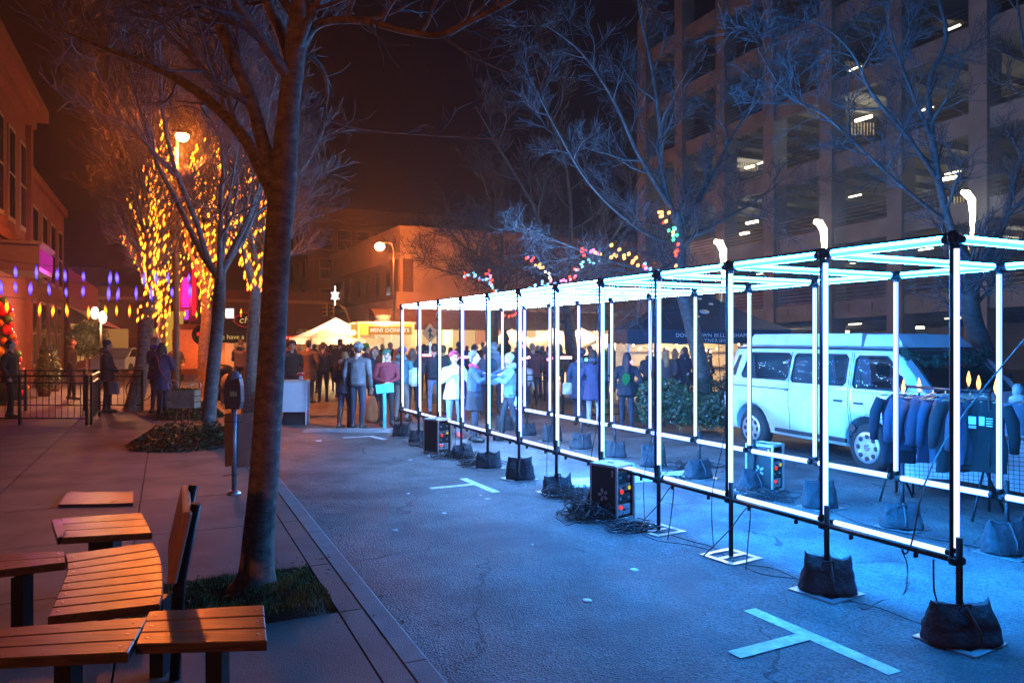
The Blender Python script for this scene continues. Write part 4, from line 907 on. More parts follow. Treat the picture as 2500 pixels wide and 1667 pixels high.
# ================================================================== flight cases
case_m = mat('case_laminate', (.02, .017, .016), .5, bump=.1, bscale=50); alu = mat('case_aluminium', (.6, .56, .52), .4, .8)
def flight_case(pos, rz, w_, d_, h, label, logo=True, open_side=True):
    o = thing('flight_case', label, 'equipment case', pos, rz, 'flight cases along the tunnel')
    t_ = .012
    for nm, c, s_ in (('side_panel', (-w_/2+t_/2, 0, h/2), (t_, d_-.04, h-.04)), ('front_panel', (0, -d_/2+t_/2, h/2), (w_-.04, t_, h-.04)), ('back_panel', (0, d_/2-t_/2, h/2), (w_-.04, t_, h-.04)), ('top_panel', (0, 0, h-t_/2), (w_-.04, d_-.04, t_)), ('bottom_panel', (0, 0, t_/2+.004), (w_-.04, d_-.04, t_))):
        m_ = MB(); m_.box(c, s_); m_.obj(nm, alu if nm == 'top_panel' else case_m, o)
    e = .028
    for x in (-1, 1):
        for y in (-1, 1):
            m_ = MB(); m_.box((x*(w_/2-e/2+.004), y*(d_/2-e/2+.004), h/2), (e, e, h), bev=.005); m_.obj('edge', alu, o)
    for z in (e/2, h-e/2+.004):
        for y in (-1, 1): m_ = MB(); m_.box((0, y*(d_/2-e/2+.004), z), (w_-e*2, e, e), bev=.004); m_.obj('edge', alu, o)
        for x in (-1, 1): m_ = MB(); m_.box((x*(w_/2-e/2+.004), 0, z), (e, d_-e*2, e), bev=.004); m_.obj('edge', alu, o)
    # rack gear on the open +x side
    zz = .05
    for q, (hh, mm) in enumerate(((.12, steel), (.10, case_m), (.09, mat('rack_grey', (.12, .12, .13), .4)), (.11, case_m))):
        m_ = MB(); m_.box((w_/2-.07, 0, zz+hh/2), (.1, d_-.1, hh-.01), bev=.004); u = m_.obj('rack_unit', mm, o)
        for s_ in range(3):
            m_ = MB(); m_.box((w_/2-.015, -d_*.25+d_*.22*s_, zz+hh/2), (.014, .03, .02)); m_.obj('connector', steel if s_ != 1 else case_m, u)
        zz += hh+.01
    for y, z, c, s_ in ((-.06, .3, (1, .03, .02), 2.2), (-.07, .14, (1, .05, .03), 1.5), (.06, .33, (.95, .8, .02), .8)):
        m_ = MB(); m_.box((w_/2-.004, y, z), (.012, .03, .035)); m_.obj('indicator', emit('indicator_%d' % int(z*100), c, s_), o)
    if logo:
        for q in range(5):
            a = q*6.283/5+.3; M = sign_matrix((0, -d_/2-.0015, h*.45), (0, -1, 0)) @ Matrix.Rotation(a, 4, 'Z')
            m_ = MB(); m_.prism([(0, .012), (.016, .035), (.014, .062), (0, .07), (-.014, .062), (-.016, .035)], M, .002); m_.obj('petal_mark', alu, o)
        m_ = MB(); m_.box((w_*.34, -d_/2-.001, h*.86), (.022, .002, .07)); m_.obj('case_label', alu, o)
    m_ = MB(); m_.box((-.02, 0, h+.004), (.07, .03, .006)); m_.obj('latch', case_m, o)
    return o
flight_case(gp(1495, 1262), R(-47), .36, .30, .57, 'aluminium edged black flight case with petal logo amid tangled cables on the kerb side')
flight_case(gp(1068, 1104), R(-42), .36, .30, .56, 'plain black flight case near the far end of the tunnel', logo=False)
flight_case(gp(1867, 1196), R(-45), .36, .30, .58, 'silver edged flight case by the van with petal logo')
# ================================================================== cables
cab_m = mat('cable_rubber', (.015, .015, .017), .5)
def cable(pts, r, label, name='cable', group='loose cables along the tunnel', m=None, sub=6):
    pts = [Vector(p) for p in pts]; q = smooth_path([tuple(p) for p in pts], sub); c = Vector(q[0]); m_ = MB(); m_.tube([Vector(p)-c for p in q], r, 5)
    return tag(m_.obj(name, m or cab_m, None, c), label, 'cable', group)
def tangle(pos, rad, n, label, seed, h=.14):
    rn = random.Random(seed); m_ = MB()
    for _ in range(n):
        a = rn.random()*6.28; cx, cy_ = rn.gauss(0, rad*.5), rn.gauss(0, rad*.4); rr = rn.uniform(.05, .16); pts = []
        tl_ = rn.uniform(.8, 2.2)*6.28; st = rn.uniform(0, 6)
        for i in range(14):
            f = i/13; th = st+tl_*f; r2 = rr*(1+.25*math.sin(th*1.7+a))
            pts.append((cx+r2*math.cos(th)+f*rn.uniform(-.1, .1), cy_+r2*math.sin(th)*.8+f*rn.uniform(-.1, .1), .008+abs(h*math.sin(f*3.1+a)*rn.random())))
        q = smooth_path(pts, 3); m_.tube(q, rn.uniform(.004, .0065), 4, cap=False)
    return tag(m_.obj('cable_tangle', cab_m, None, pos), label, 'cables', kind='stuff')
tangle(gp(1445, 1262), .26, 46, 'messy heap of thin black cables left of the kerb side flight case', 1, .2)
tangle(gp(1395, 1215), .22, 22, 'loops of black cable spilling from a sandbag towards the flight case', 2)
tangle(gp(1545, 1290), .18, 18, 'cable ends trailing out below the flight case', 3, .06)
tangle(gp(1110, 1118), .26, 22, 'cable loops beside the plain flight case', 4)
tangle(gp(1160, 1135), .26, 14, 'loose cable loops on the asphalt between two far feet', 5, .08)
tangle(gp(1040, 1090), .2, 12, 'small knot of cable before the far feet', 6, .08)
tangle(gp(1870, 1215), .3, 26, 'coils of cable round the flight case by the van', 7, .1)
tangle(gp(1690, 1140), .3, 18, 'red and black cable knot on the van side feet', 8, .08)
tangle(gp(1640, 1165), .3, 14, 'slack cable along the van side of the tunnel', 9, .05)
cable([gp(1560, 1285), gp(1620, 1300), gp(1690, 1322), gp(1740, 1335), gp(1800, 1372), gp(1890, 1388), gp(1960, 1420)], .006, 'cable running from the kerb side flight case past the orange lit base plate')
cable([gp(1545, 1290), gp(1600, 1318), gp(1680, 1330), gp(1760, 1352), gp(1850, 1398), gp(1945, 1412)], .006, 'second cable lying beside the base plate without a sandbag')
cable([gp(1995, 1440), gp(2040, 1467), gp(2090, 1470), gp(2110, 1488), gp(2150, 1466), gp(2205, 1450), gp(2215, 1380, .1), S(T0+.35, DN-.02, .47), S(T0+.3, DN, .5), S(T0+.25, DN+.3, 1.2), S(T0+.3, DB-.1, 2.4)], .006, 'cable rising from the asphalt over the lower rail to the tunnel roof')
cable([gp(1990, 1440), gp(2070, 1465), gp(2150, 1485), gp(2240, 1520), gp(2300, 1535)], .006, 'cable linking the two nearest sandbagged feet')
cable([S(T0+.12, DN-.03, .46), S(T0+.1, DN-.06, .36), S(T0+.08, DN-.07, .24), S(T0, DN-.06, .1), S(T0-.05, DN-.05, .02)], .006, 'short plug lead hanging off the lower rail end')
cable([S(T0+2.9, DB, .03), S(T0+2.2, DB-.2, .012), S(T0+1.6, DB-.1, .012), S(T0+1.0, DB, .012), S(T0+.4, DB-.15, .012), S(T0, DB, .012)], .007, 'cable lying along the van side feet')
for q, i in enumerate((2, 3, 4, 5, 8)):
    cable([S(T0+i+.1, DN, ZT-.02), S(T0+i+.16, DN+.02, 1.7), S(T0+i+.07, DN+.01, 1.1), S(T0+i+.2, DN-.02, .5), S(T0+i+.15, DN-.05, .03)], .004, 'thin lead dropping down beside the %s kerb side post' % ordn[i])
for q, (i, f) in enumerate(((2, .35), (3, .5))):
    cable([S(T0+i-.4, DN-.2, .012), S(T0+i-.3, DN-.08, .2), S(T0+i-.25, DN-.02, .47), S(T0+i-.1, DN-.1, .25), S(T0+i+.05, DN-.25, .012)], .005, 'cable looped over the lower rail by the %s foot' % ordn[i])
# flat cable ramps
ramp_m = mat('ramp_rubber', (.16, .16, .165), .7, bump=.3, bscale=40); ramp_l = mat('ramp_board', (.42, .42, .42), .7, var=.1)
def ramp(a, b, wd, label, m_):
    a, b = Vector(a), Vector(b); d = (b-a); L = d.length; rz = math.atan2(d.y, d.x); mb = MB(); h = .045
    prof = [(-wd/2, .002), (-wd/2+.1, h), (wd/2-.1, h), (wd/2, .002)]; n = 4
    vs_ = [(x, y, z) for x in (-L/2, L/2) for y, z in prof]
    mb.add(vs_, [(0, 1, 2, 3), (7, 6, 5, 4)]+[(i, n+i, n+(i+1) % n, (i+1) % n) for i in range(n)])
    o = mb.obj('cable_ramp', m_, None, (a+b)/2); o.rotation_euler = (0, 0, rz); return tag(o, label, 'cable ramp')
ramp(gp(1385, 1182), gp(1700, 1158), .42, 'pale flat cable ramp crossing the tunnel floor behind the flight case', ramp_l)
ramp(gp(745, 1052), gp(960, 1052), .5, 'dark flat cable ramp across the lane before the grey jacket man', ramp_m)

# ================================================================== teal stand, white box, mushroom
teal = mat('teal_paint', (.05, .42, .42), .5)
p = gp(939, 1051); ls = thing('lectern_stand', 'teal painted stand with tilted top at the tunnel entrance', 'stand', p)
m_ = MB(); m_.lathe((0, 0, 0), [(.19, .004), (.19, .02), (.15, .03)], 20); m_.obj('base', mat('stand_base', (.5, .5, .5), .5), ls)
m_ = MB(); m_.box((0, 0, .45), (.065, .05, .86), bev=.006); m_.obj('post', teal, ls)
m_ = MB(); m_.box((0, 0, 0), (.36, .03, .22), bev=.005); tp = m_.obj('top_panel', teal, ls); tp.location = (0, .02, .86); tp.rotation_euler = (R(-38), R(-6), R(8))
wht = mat('white_board', (.68, .68, .72), .5, var=.05)
p = gp(712, 1037); wb = thing('sandwich_board', 'white boxy sandwich board with thin legs beside the near trunk', 'sandwich board', p, R(4))
m_ = MB(); m_.box((0, 0, .62), (.66, .035, .68), bev=.006); m_.obj('panel', wht, wb)
m_ = MB(); m_.box((0, .14, .95), (.68, .34, .05), bev=.008); m_.obj('top', mat('board_top', (.62, .55, .45), .5), wb)
m_ = MB(); m_.box((0, .3, .62), (.66, .03, .66), bev=.005); m_.obj('panel', wht, wb)
for x in (-.31, .31):
    for y in (0, .3): m_ = MB(); m_.box((x, y, .14), (.03, .03, .28)); m_.obj('leg', wht, wb)
mu = thing('mushroom_lamp', 'little red capped toadstool ornament standing on the white board', 'ornament', p+Vector((.17, .12, .977)))
m_ = MB(); m_.lathe((0, 0, 0), [(.05, 0), (.042, .05), (.035, .1)], 12); m_.obj('stem', wht, mu)
m_ = MB(); m_.lathe((0, 0, 0), [(.035, .088), (.095, .09), (.09, .12), (.05, .16), (.01, .172)], 14); m_.obj('cap', mat('toadstool_red', (.6, .02, .02), .4), mu)
for q in range(7):
    a = q*.9; m_ = MB(); m_.sphere((math.cos(a)*.062, math.sin(a)*.062, .148), .014, 7, 5); m_.obj('spot', wht, mu)
o = MB(); bagm = sandbag_mesh(77, .26, .17, .34, .2).obj('rucksack', black_cloth, None, p+Vector((.02, .17, .003))); tag(bagm, 'dark slumped bag under the white sandwich board', 'bag')
# ================================================================== parking meter with cardboard sign
p = gp(572, 1206, SW); pm = thing('parking_meter', 'grey single head parking meter on a steel pole beside the ivy', 'parking meter', p)
m_ = MB(); m_.lathe((0, 0, 0), [(.075, 0), (.075, .015), (.05, .035), (.032, .05)], 16); m_.obj('base', steel, pm)
m_ = MB(); m_.tube([(0, 0, .04), (0, 0, .98)], .03, 12); m_.obj('pole', mat('galvanised', (.42, .42, .43), .45, .7), pm)
hm = mat('meter_grey', (.09, .09, .10), .35, .5)
m_ = MB(); m_.prism([(-.075, 0), (.075, 0), (.095, .08), (.09, .26), (.075, .34), (-.075, .34), (-.09, .26), (-.095, .08)], sign_matrix((0, -.06, .96), (0, -1, 0)) @ Matrix.Translation((0, 0, -.11)), .11); m_.obj('housing', hm, pm)
m_ = MB(); n = 10; m_.lathe((0, -.005, 1.29), [(.082, 0), (.078, .04), (.05, .085), (.01, .1)], 14, M=Matrix.Diagonal((1, .7, 1)).to_3x3()); m_.obj('dome', mat('meter_glass', (.25, .27, .3), .1, spec=.8), pm)
m_ = MB(); m_.box((.012, -.064, 1.13), (.075, .006, .055)); m_.obj('label_plate', mat('meter_label', (.4, .42, .18), .5), pm)
m_ = MB(); m_.tube([(-.1, -.03, 1.16), (-.125, -.03, 1.16)], .018, 8); m_.obj('coin_knob', steel, pm)
cb = MB(); rn = random.Random(4); vs_ = []
for i in range(7):
    for j in range(5):
        u, v = j/4, i/6; vs_.append((-.155+.31*u, -.02*math.sin(u*2.2+v), .30+.60*v+(.012*math.sin(j*2)))); 
fr = vs_+[(x, y+.006, z) for x, y, z in vs_]
fs = [(i*5+j, i*5+j+1, (i+1)*5+j+1, (i+1)*5+j) for i in range(6) for j in range(4)]
cb.add(fr, fs+[tuple(35+k for k in f[::-1]) for f in fs])
o = cb.obj('cardboard_sign', mat('cardboard', (.42, .27, .17), .85, bump=.1), None, p+Vector((.03, .055, 0))); o.rotation_euler = (0, 0, .03); tag(o, 'blank brown cardboard sheet tied behind the parking meter pole', 'sign')
cable([p+Vector((-.11, -.01, .82)), p+Vector((-.03, -.036, .815)), p+Vector((.03, -.036, .815)), p+Vector((.1, -.01, .81))], .004, 'black zip tie holding the cardboard to the meter pole', 'zip_tie', None)
cable([p+Vector((-.12, -.03, .21)), p+Vector((-.03, -.034, .225)), p+Vector((.03, -.034, .225)), p+Vector((.06, -.03, .235))], .004, 'loose black zip tie low on the meter pole', 'zip_tie', None)
# ================================================================== wooden crate planter on stand
p = W(450, 1062, 14.6); p = Vector((p[0], p[1], SW)); pl = thing('crate_planter', 'wooden crate planter with wire rings on three red stakes', 'planter', p)
crate_m = mat('crate_wood', (.32, .22, .14), .8, var=.3, scale=8)
for z in (.46, .58, .70):
    for y in (-.14, .14): m_ = MB(); m_.box((0, y, z), (.52, .018, .108), bev=.004); m_.obj('plank', crate_m, pl)
    for x in (-.25, .25): m_ = MB(); m_.box((x, 0, z), (.018, .258, .108), bev=.004); m_.obj('plank', crate_m, pl)
m_ = MB(); m_.box((0, 0, .42), (.48, .25, .015)); m_.obj('bottom', crate_m, pl)
for x in (-.17, -.05, .08): m_ = MB(); m_.box((x, 0, .2), (.025, .025, .42)); m_.obj('stake', mat('stake_red', (.16, .03, .02), .6), pl)
for x in (-.22, .22):
    m_ = MB(); m_.tube([(x+.1*math.cos(a), 0, .84+.1*math.sin(a)) for a in np.linspace(-.8, 4.2, 16)], .012, 6); m_.obj('ring', steel, pl)
m_ = MB(); m_.tube([(-.2, 0, .86), (.2, 0, .86)], .01, 6); m_.obj('bar', steel, pl)
leaves('foliage', [ivy_m, ivy2], 260, lambda rn: (Vector((rn.uniform(-.22, .22), rn.uniform(-.11, .11), .74+rn.random()*.05)), Vector((0, 0, 1))), .03, 5, None, None, pl, False)
# ================================================================== railing on the left
rail_m = mat('railing_black', (.02, .017, .017), .4, .5)
def railing(a, b, n, h, label, spindle=.13, thick=.014):
    a, b = Vector(a), Vector(b); d = b-a; L = d.length; u = d/L; rz = math.atan2(u.y, u.x)
    o = thing('railing', label, 'railing', a, rz, 'black railings of the outdoor seating')
    for i in range(n+1):
        m_ = MB(); m_.box((L*i/n, 0, h/2), (.05, .05, h), bev=.005); m_.obj('post', rail_m, o)
    for z in (h-.02, h-.16, .14):
        m_ = MB(); m_.box((L/2, 0, z), (L-.05, .028, .028)); m_.obj('rail', rail_m, o)
    k = int(L/spindle)
    for i in range(1, k):
        x = L*i/k
        if min(abs(x-L*q/n) for q in range(n+1)) < .05: continue
        m_ = MB(); m_.tube([(x, 0, .14), (x, 0, h-.16)], thick/2, 5, cap=False); m_.obj('baluster', rail_m, o)
    return o
pc = gp(212, 1038, SW)
railing(pc+Vector((-4.2, .2, 0)), pc, 3, 1.02, 'black iron railing with thin balusters facing the wide walk')
railing(pc+Vector((.06, .05, 0)), pc+UC*1.9+Vector((0.1, 0, 0)), 1, 1.02, 'short black railing return running away from the corner post', .16)
railing(pc+Vector((-4.6, 3.0, 0)), pc+Vector((-.4, 3.1, 0)), 3, 1.0, 'rear black railing of the seating area near the bauble tree', .15)
# ================================================================== slatted street furniture
def woodmat():
    m = bpy.data.materials.new('varnished_slats'); m.use_nodes = True; t = m.node_tree; b = t.nodes['Principled BSDF']; L = t.links.new; N = t.nodes.new
    tc = N('ShaderNodeTexCoord'); mp = N('ShaderNodeMapping'); mp.inputs['Scale'].default_value = (2.2, 38, 38); mp.inputs['Rotation'].default_value = (0, 0, .1); L(tc.outputs['Object'], mp.inputs[0])
    n = N('ShaderNodeTexNoise'); n.inputs['Scale'].default_value = 1.6; n.inputs['Detail'].default_value = 8; n.inputs['Distortion'].default_value = .6; L(mp.outputs[0], n.inputs['Vector'])
    n2 = N('ShaderNodeTexNoise'); n2.inputs['Scale'].default_value = 7; n2.inputs['Detail'].default_value = 6; L(tc.outputs['Object'], n2.inputs['Vector'])
    r = N('ShaderNodeValToRGB'); e = r.color_ramp.elements; e[0].position = .35; e[0].color = (.035, .016, .010, 1); e[1].position = .65; e[1].color = (.105, .052, .03, 1); L(n.outputs['Fac'], r.inputs['Fac']); L(r.outputs['Color'], b.inputs['Base Color'])
    mr = N('ShaderNodeMapRange'); mr.inputs[3].default_value = .22; mr.inputs[4].default_value = .52; L(n2.outputs['Fac'], mr.inputs[0]); L(mr.outputs[0], b.inputs['Roughness'])
    bp = N('ShaderNodeBump'); bp.inputs['Strength'].default_value = .35; bp.inputs['Distance'].default_value = .004; L(n.outputs['Fac'], bp.inputs['Height']); L(bp.outputs[0], b.inputs['Normal']); return m
wood = woodmat()
def poly_plank(parent, pts, z, th=.045, m=None, name='plank'):
    m_ = MB(); n = len(pts); b = .006
    c = sum((Vector((*q, 0)) for q in pts), Vector())/n
    def inset(q, e): v = Vector((*q, 0)); dd = (c-v); return v+dd.normalized()*e
    top = [inset(q, b)+Vector((0, 0, z)) for q in pts]; mid = [Vector((*q, z-b)) for q in pts]; bot = [Vector((*q, z-th)) for q in pts]
    m_.add(top+mid+bot, [tuple(range(n)), tuple(range(2*n, 3*n))[::-1]]+[(k*n+(i+1) % n, k*n+i, (k+1)*n+i, (k+1)*n+(i+1) % n) for k in (0, 1) for i in range(n)])
    return m_.obj(name, m or wood, parent)
SZ = .47
def sp(px, py, z=SW+.45): q = gp(px, py, z); return (q.x, q.y)
cbn = thing('curved_bench', 'curved slatted wooden seat block with side benches and one backrest', 'bench', (*sp(260, 1430), SW))
off = -Vector(cbn.location)
zt = SW+.45
# main block: planks between concave left edge and convex right edge
Lf = [(170, 1345), (176, 1362), (166, 1390), (150, 1417), (137, 1440), (127, 1468), (112, 1498)]
left_e = [(158, 1352), (164, 1376), (163, 1394), (157, 1413), (148, 1434), (138, 1456), (128, 1479), (116, 1505)]
right_e = [(372, 1322), (385, 1342), (392, 1362), (396, 1384), (398, 1406), (398, 1428), (396, 1449), (390, 1474)]
edge_l = smooth_path([(*sp(*q), 0) for q in left_e], 4); edge_r = smooth_path([(*sp(*q), 0) for q in right_e], 4)
NPL = 8
for i in range(NPL):
    a0, a1 = i/NPL+.008, (i+1)/NPL-.008
    def ev(E, f): x = f*(len(E)-1); k = min(int(x), len(E)-2); q = E[k]*(1-(x-k))+E[k+1]*(x-k); return Vector((q[0], q[1], 0))+off
    poly_plank(cbn, [tuple(ev(edge_l, a0)[:2]), tuple(ev(edge_r, a0)[:2]), tuple(ev(edge_r, a1)[:2]), tuple(ev(edge_l, a1)[:2])], .45)
def bench_part(A, B, Cc, D, n):   # quad corners far-left, far-right, near-right, near-left in photo px at seat height
    A, B, Cc, D = (Vector((*sp(*q), 0))+off for q in (A, B, Cc, D))
    for i in range(n):
        f0, f1 = i/n+.02, (i+1)/n-.02
        q = [A.lerp(D, f0), B.lerp(Cc, f0), B.lerp(Cc, f1), A.lerp(D, f1)]; poly_plank(cbn, [tuple(v[:2]) for v in q], .45)
bench_part((-60, 1352), (156, 1344), (160, 1372), (-60, 1398), 2)
bench_part((-90, 1538), (362, 1504), (312, 1592), (-120, 1612), 3)
bench_part((364, 1490), (644, 1474), (652, 1564), (330, 1572), 3)
dkm = mat('bench_steel', (.015, .013, .013), .45, .6)
for px, py in ((40, 1390), (520, 1560), (150, 1590), (380, 1440), (250, 1340)):
    q = Vector((*sp(px, py), 0))+off; m_ = MB(); m_.box((q.x, q.y+.05, .2), (.07, .09, .4)); m_.obj('leg', dkm, cbn)
bolt_m = mat('bolt_steel', (.3, .3, .3), .3, .9)
for pk in [c_ for c_ in cbn.children if c_.name.startswith('plank')]:
    vs_ = [v_.co for v_ in pk.data.vertices][:4]; c0 = sum(vs_, Vector())/4
    for f in ((vs_[0]+vs_[3])/2, (vs_[1]+vs_[2])/2):
        q = f.lerp(c0, .12); m_ = MB(); m_.lathe((q.x, q.y, .4495), [(.009, 0), (.008, .003)], 8); m_.obj('bolt', bolt_m, pk)
# backrest
bA = Vector((xp(418, 4.45), 4.45, 0)); bB = Vector((xp(417, 3.72), 3.72, 0))
for q, z in ((.16, 0), (.84, 0)):
    pq = bA.lerp(bB, q)+off; m_ = MB(); m_.tube([(pq.x+.02, pq.y, -.0), (pq.x+.05, pq.y, .5), (pq.x+.13, pq.y, .9)], .026, 6); m_.obj('backrest_post', dkm, cbn)
m_ = MB(); cc = bA.lerp(bB, .5)+off; m_.box((0, 0, 0), (.045, .78, .36), bev=.01); bk = m_.obj('backrest', mat('backrest_panel', (.42, .19, .11), .5, var=.12), cbn); bk.location = (cc.x+.045, cc.y, .70); bk.rotation_euler = (0, R(12), math.atan2((bA-bB).y, (bA-bB).x)-math.pi/2)
# small slatted table behind
stb = thing('slatted_table', 'small low slatted table on a single pedestal behind the curved bench', 'table', (*sp(250, 1280), SW)); off2 = -Vector(stb.location)
A, B, Cc, D = (Vector((*sp(*q), 0))+off2 for q in ((150, 1264), (346, 1250), (372, 1300), (152, 1312)))
for i in range(3):
    f0, f1 = i/3+.012, (i+1)/3-.012; q = [A.lerp(D, f0), B.lerp(Cc, f0), B.lerp(Cc, f1), A.lerp(D, f1)]; poly_plank(stb, [tuple(v[:2]) for v in q], .45)
A, B, Cc, D = (Vector((*sp(*q), 0))+off2 for q in ((126, 1268), (148, 1265), (164, 1306), (140, 1312)))
poly_plank(stb, [tuple(v[:2]) for v in (A, B, Cc, D)], .45, name='end_plank')
m_ = MB(); m_.box((.02, 0, .2), (.17, .12, .4)); m_.obj('pedestal', dkm, stb); m_ = MB(); m_.box((.02, 0, .012), (.3, .3, .02)); m_.obj('foot_plate', dkm, stb)
q = [gp(*k, SW) for k in ((165, 1207), (326, 1206), (325, 1234), (143, 1238))]; c = sum(q, Vector())/4
m_ = MB(); m_.add([v-c+Vector((0, 0, .004)) for v in q]+[v-c+Vector((0, 0, .03)) for v in q], [(4, 5, 6, 7), (0, 3, 2, 1), (0, 1, 5, 4), (1, 2, 6, 5), (2, 3, 7, 6), (3, 0, 4, 7)])
o = m_.obj('access_plate', mat('plate_steel', (.10, .06, .055), .45, .4, var=.2), None, c); tag(o, 'flat worn metal access plate set on the walk behind the slatted table', 'plate')
m_ = MB(); m_.box((.27, -.2, .0315), (.05, .06, .003)); m_.obj('lift_slot', dkm, o)
# ================================================================== things on the left walk
bt = thing('bauble_tree', 'cone of big red, yellow and green baubles beside the stucco wall', 'christmas tree', (xp(-2, 20.5), 20.5, .13))
m_ = MB(); m_.lathe((0, 0, 0), [(.85, .1), (.7, .9), (.4, 2.1), (.05, 3.3)], 12); m_.obj('cone', mat('fir_dark', (.01, .025, .01), .9, bump=.8, bscale=12), bt)
rn = random.Random(8); bc = [mat('bauble_red', (.6, .02, .02), .25, .3), mat('bauble_gold', (.5, .16, .015), .25, .3), mat('bauble_green', (.06, .2, .04), .3, .3), mat('bauble_red', (.6, .02, .02))]
for q in range(70):
    z = .3+3.0*q/70; a = q*2.4; r = .8*(1-z/3.9)+.05; s_ = rn.uniform(.09, .20)
    m_ = MB(); m_.sphere((r*math.cos(a), r*math.sin(a), z), s_, 12, 8); m_.obj('bauble', bc[rn.randrange(4)], bt)
bt.scale = (.78, .78, .86)
lamp(bt, (.5, -1.6, 2.3), (1, .08, .02), 45, .3)
for px, Y, h, lab in ((108, 23, 1.75, 'slim clipped conifer by the white framed windows'), (130, 25, 1.6, 'second slim conifer in the row along the stucco wall')):
    o = thing('conifer', lab, 'shrub', (xp(px, Y), Y, .13), 0, 'potted conifers along the stucco wall')
    m_ = MB(); m_.tube([(0, 0, 0), (0, 0, h*.9)], [.04, .01], 6); m_.obj('trunk', bark, o)
    m_ = MB(); m_.lathe((0, 0, 0), [(.16, 0), (.2, .26)], 10); m_.obj('pot', mat('pot_clay', (.12, .06, .04), .8), o)
    leaves('crown', [ivy_m], 1500, lambda rn, h=h: ((lambda z, a, rr: (Vector((rr*math.cos(a), rr*math.sin(a), z)), Vector((math.cos(a), math.sin(a), .4))))(*(lambda z: (z, rn.random()*6.28, .34*(1-(z/h)**1.6)*rn.uniform(.6, 1)))(.25+(h-.25)*rn.random()))), .05, int(px), None, None, o, False)
o = thing('round_tree', 'small clipped ball tree in a planter before the shopfront', 'tree', (xp(212, 29), 29, .13))
m_ = MB(); m_.tube([(0, 0, 0), (0, 0, 1.2)], .05, 7); m_.obj('trunk', bark, o)
def ball(rn):
    v = Vector((rn.gauss(0, 1), rn.gauss(0, 1), rn.gauss(0, 1))).normalized(); return v*(.72*rn.uniform(.6, 1))*(1+.2*mnoise.noise(v*2))+Vector((0, 0, 1.75)), v
leaves('crown', [ivy_m], 2600, ball, .06, 3, None, None, o, False)
m_ = MB(); m_.box((0, 0, .22), (1.0, .5, .44), bev=.03); m_.obj('planter_box', mat('pot_clay', (.12, .06, .04)), o)
o = thing('bollard', 'rounded concrete bollard beside the litter bin', 'bollard', (xp(558, 20.5), 20.5, .13)); m_ = MB(); m_.lathe((0, 0, 0), [(.2, 0), (.2, .55), (.17, .7), (.09, .79), (.01, .81)], 14); m_.obj('body', kerb_m, o)
o = thing('litter_bin', 'dark lidded litter bin behind the birch like trunk', 'litter bin', (xp(541, 21.5), 21.5, .13)); m_ = MB(); m_.lathe((0, 0, 0), [(.26, 0), (.29, .8)], 14); m_.obj('body', black_metal, o); m_ = MB(); m_.lathe((0, 0, .8), [(.32, 0), (.32, .12), (.2, .2), (.02, .22)], 14); m_.obj('lid', black_metal, o)
# bicycle leaning behind the thick trunk
bi = thing('bicycle', 'bicycle standing behind the thick lit trunk with its wheel showing', 'bicycle', (xp(340, 20.8), 20.8, .13), R(20))
for x in (0, -1.02):
    wpt = [(x+.33*math.cos(a), 0, .34+.33*math.sin(a)) for a in np.linspace(0, 6.283, 29)]
    m_ = MB(); m_.tube(wpt, .016, 5, cap=False); wl = m_.obj('wheel', black_metal, bi)
    for q in range(12): a = q*6.283/12; m_ = MB(); m_.tube([(x, 0, .34), (x+.32*math.cos(a), 0, .34+.32*math.sin(a))], .003, 3, cap=False); m_.obj('spoke', steel, wl)
for nm, pts in (('frame', [(0, 0, .34), (-.12, 0, .85), (-.68, 0, .8), (-.55, 0, .33), (-.12, 0, .8)]), ('rear_stay', [(-1.02, 0, .34), (-.68, 0, .8)]), ('chain_stay', [(-1.02, 0, .34), (-.55, 0, .33)]), ('handlebar', [(-.12, -.25, .98), (-.1, 0, .95), (-.12, .25, .98)])):
    m_ = MB(); m_.tube(pts, .016, 6); m_.obj(nm, mat('bike_paint', (.2, .03, .02), .4), bi)
m_ = MB(); m_.box((-.7, 0, .9), (.25, .12, .05), bev=.02); m_.obj('saddle', black_metal, bi)
# ================================================================== camper van
def glassmat(name, c=(.02, .03, .05), tr=.75, rough=.03):
    m = bpy.data.materials.new(name); m.use_nodes = True; t = m.node_tree
    for n in list(t.nodes): t.nodes.remove(n)
    a = t.nodes.new('ShaderNodeBsdfTransparent'); a.inputs[0].default_value = (.62, .66, .66, 1)
    g = t.nodes.new('ShaderNodeBsdfGlossy'); g.inputs['Roughness'].default_value = rough; g.inputs[0].default_value = (.16, .17, .18, 1)
    fr = t.nodes.new('ShaderNodeFresnel'); fr.inputs[0].default_value = 1.5
    mx = t.nodes.new('ShaderNodeMixShader'); o = t.nodes.new('ShaderNodeOutputMaterial')
    t.links.new(fr.outputs[0], mx.inputs[0]); t.links.new(a.outputs[0], mx.inputs[1]); t.links.new(g.outputs[0], mx.inputs[2]); t.links.new(mx.outputs[0], o.inputs[0]); return m
glass = glassmat('clear_glass')
van_p = mat('van_white', (.66, .67, .68), .34, var=.14, scale=3.5, coat=.5)
van_d = mat('van_trim', (.015, .015, .017), .5); chrome = mat('van_chrome', (.7, .7, .7), .18, .95); rubber = mat('tyre_rubber', (.02, .02, .02), .8, bump=.3)
fa = Vector((5.08, 10.53, 0)); ra = Vector((4.19, 12.87, 0)); fdir = (fa-ra).normalized()
side_in = Vector((-fdir.y, fdir.x, 0)) ; side_in = side_in if side_in.x > 0 else -side_in
van_c = (fa+ra)/2+side_in*.80
van = thing('camper_van', 'white camper van with raised pop top roof parked beyond the tunnel', 'van', van_c, math.atan2(fdir.y, fdir.x))
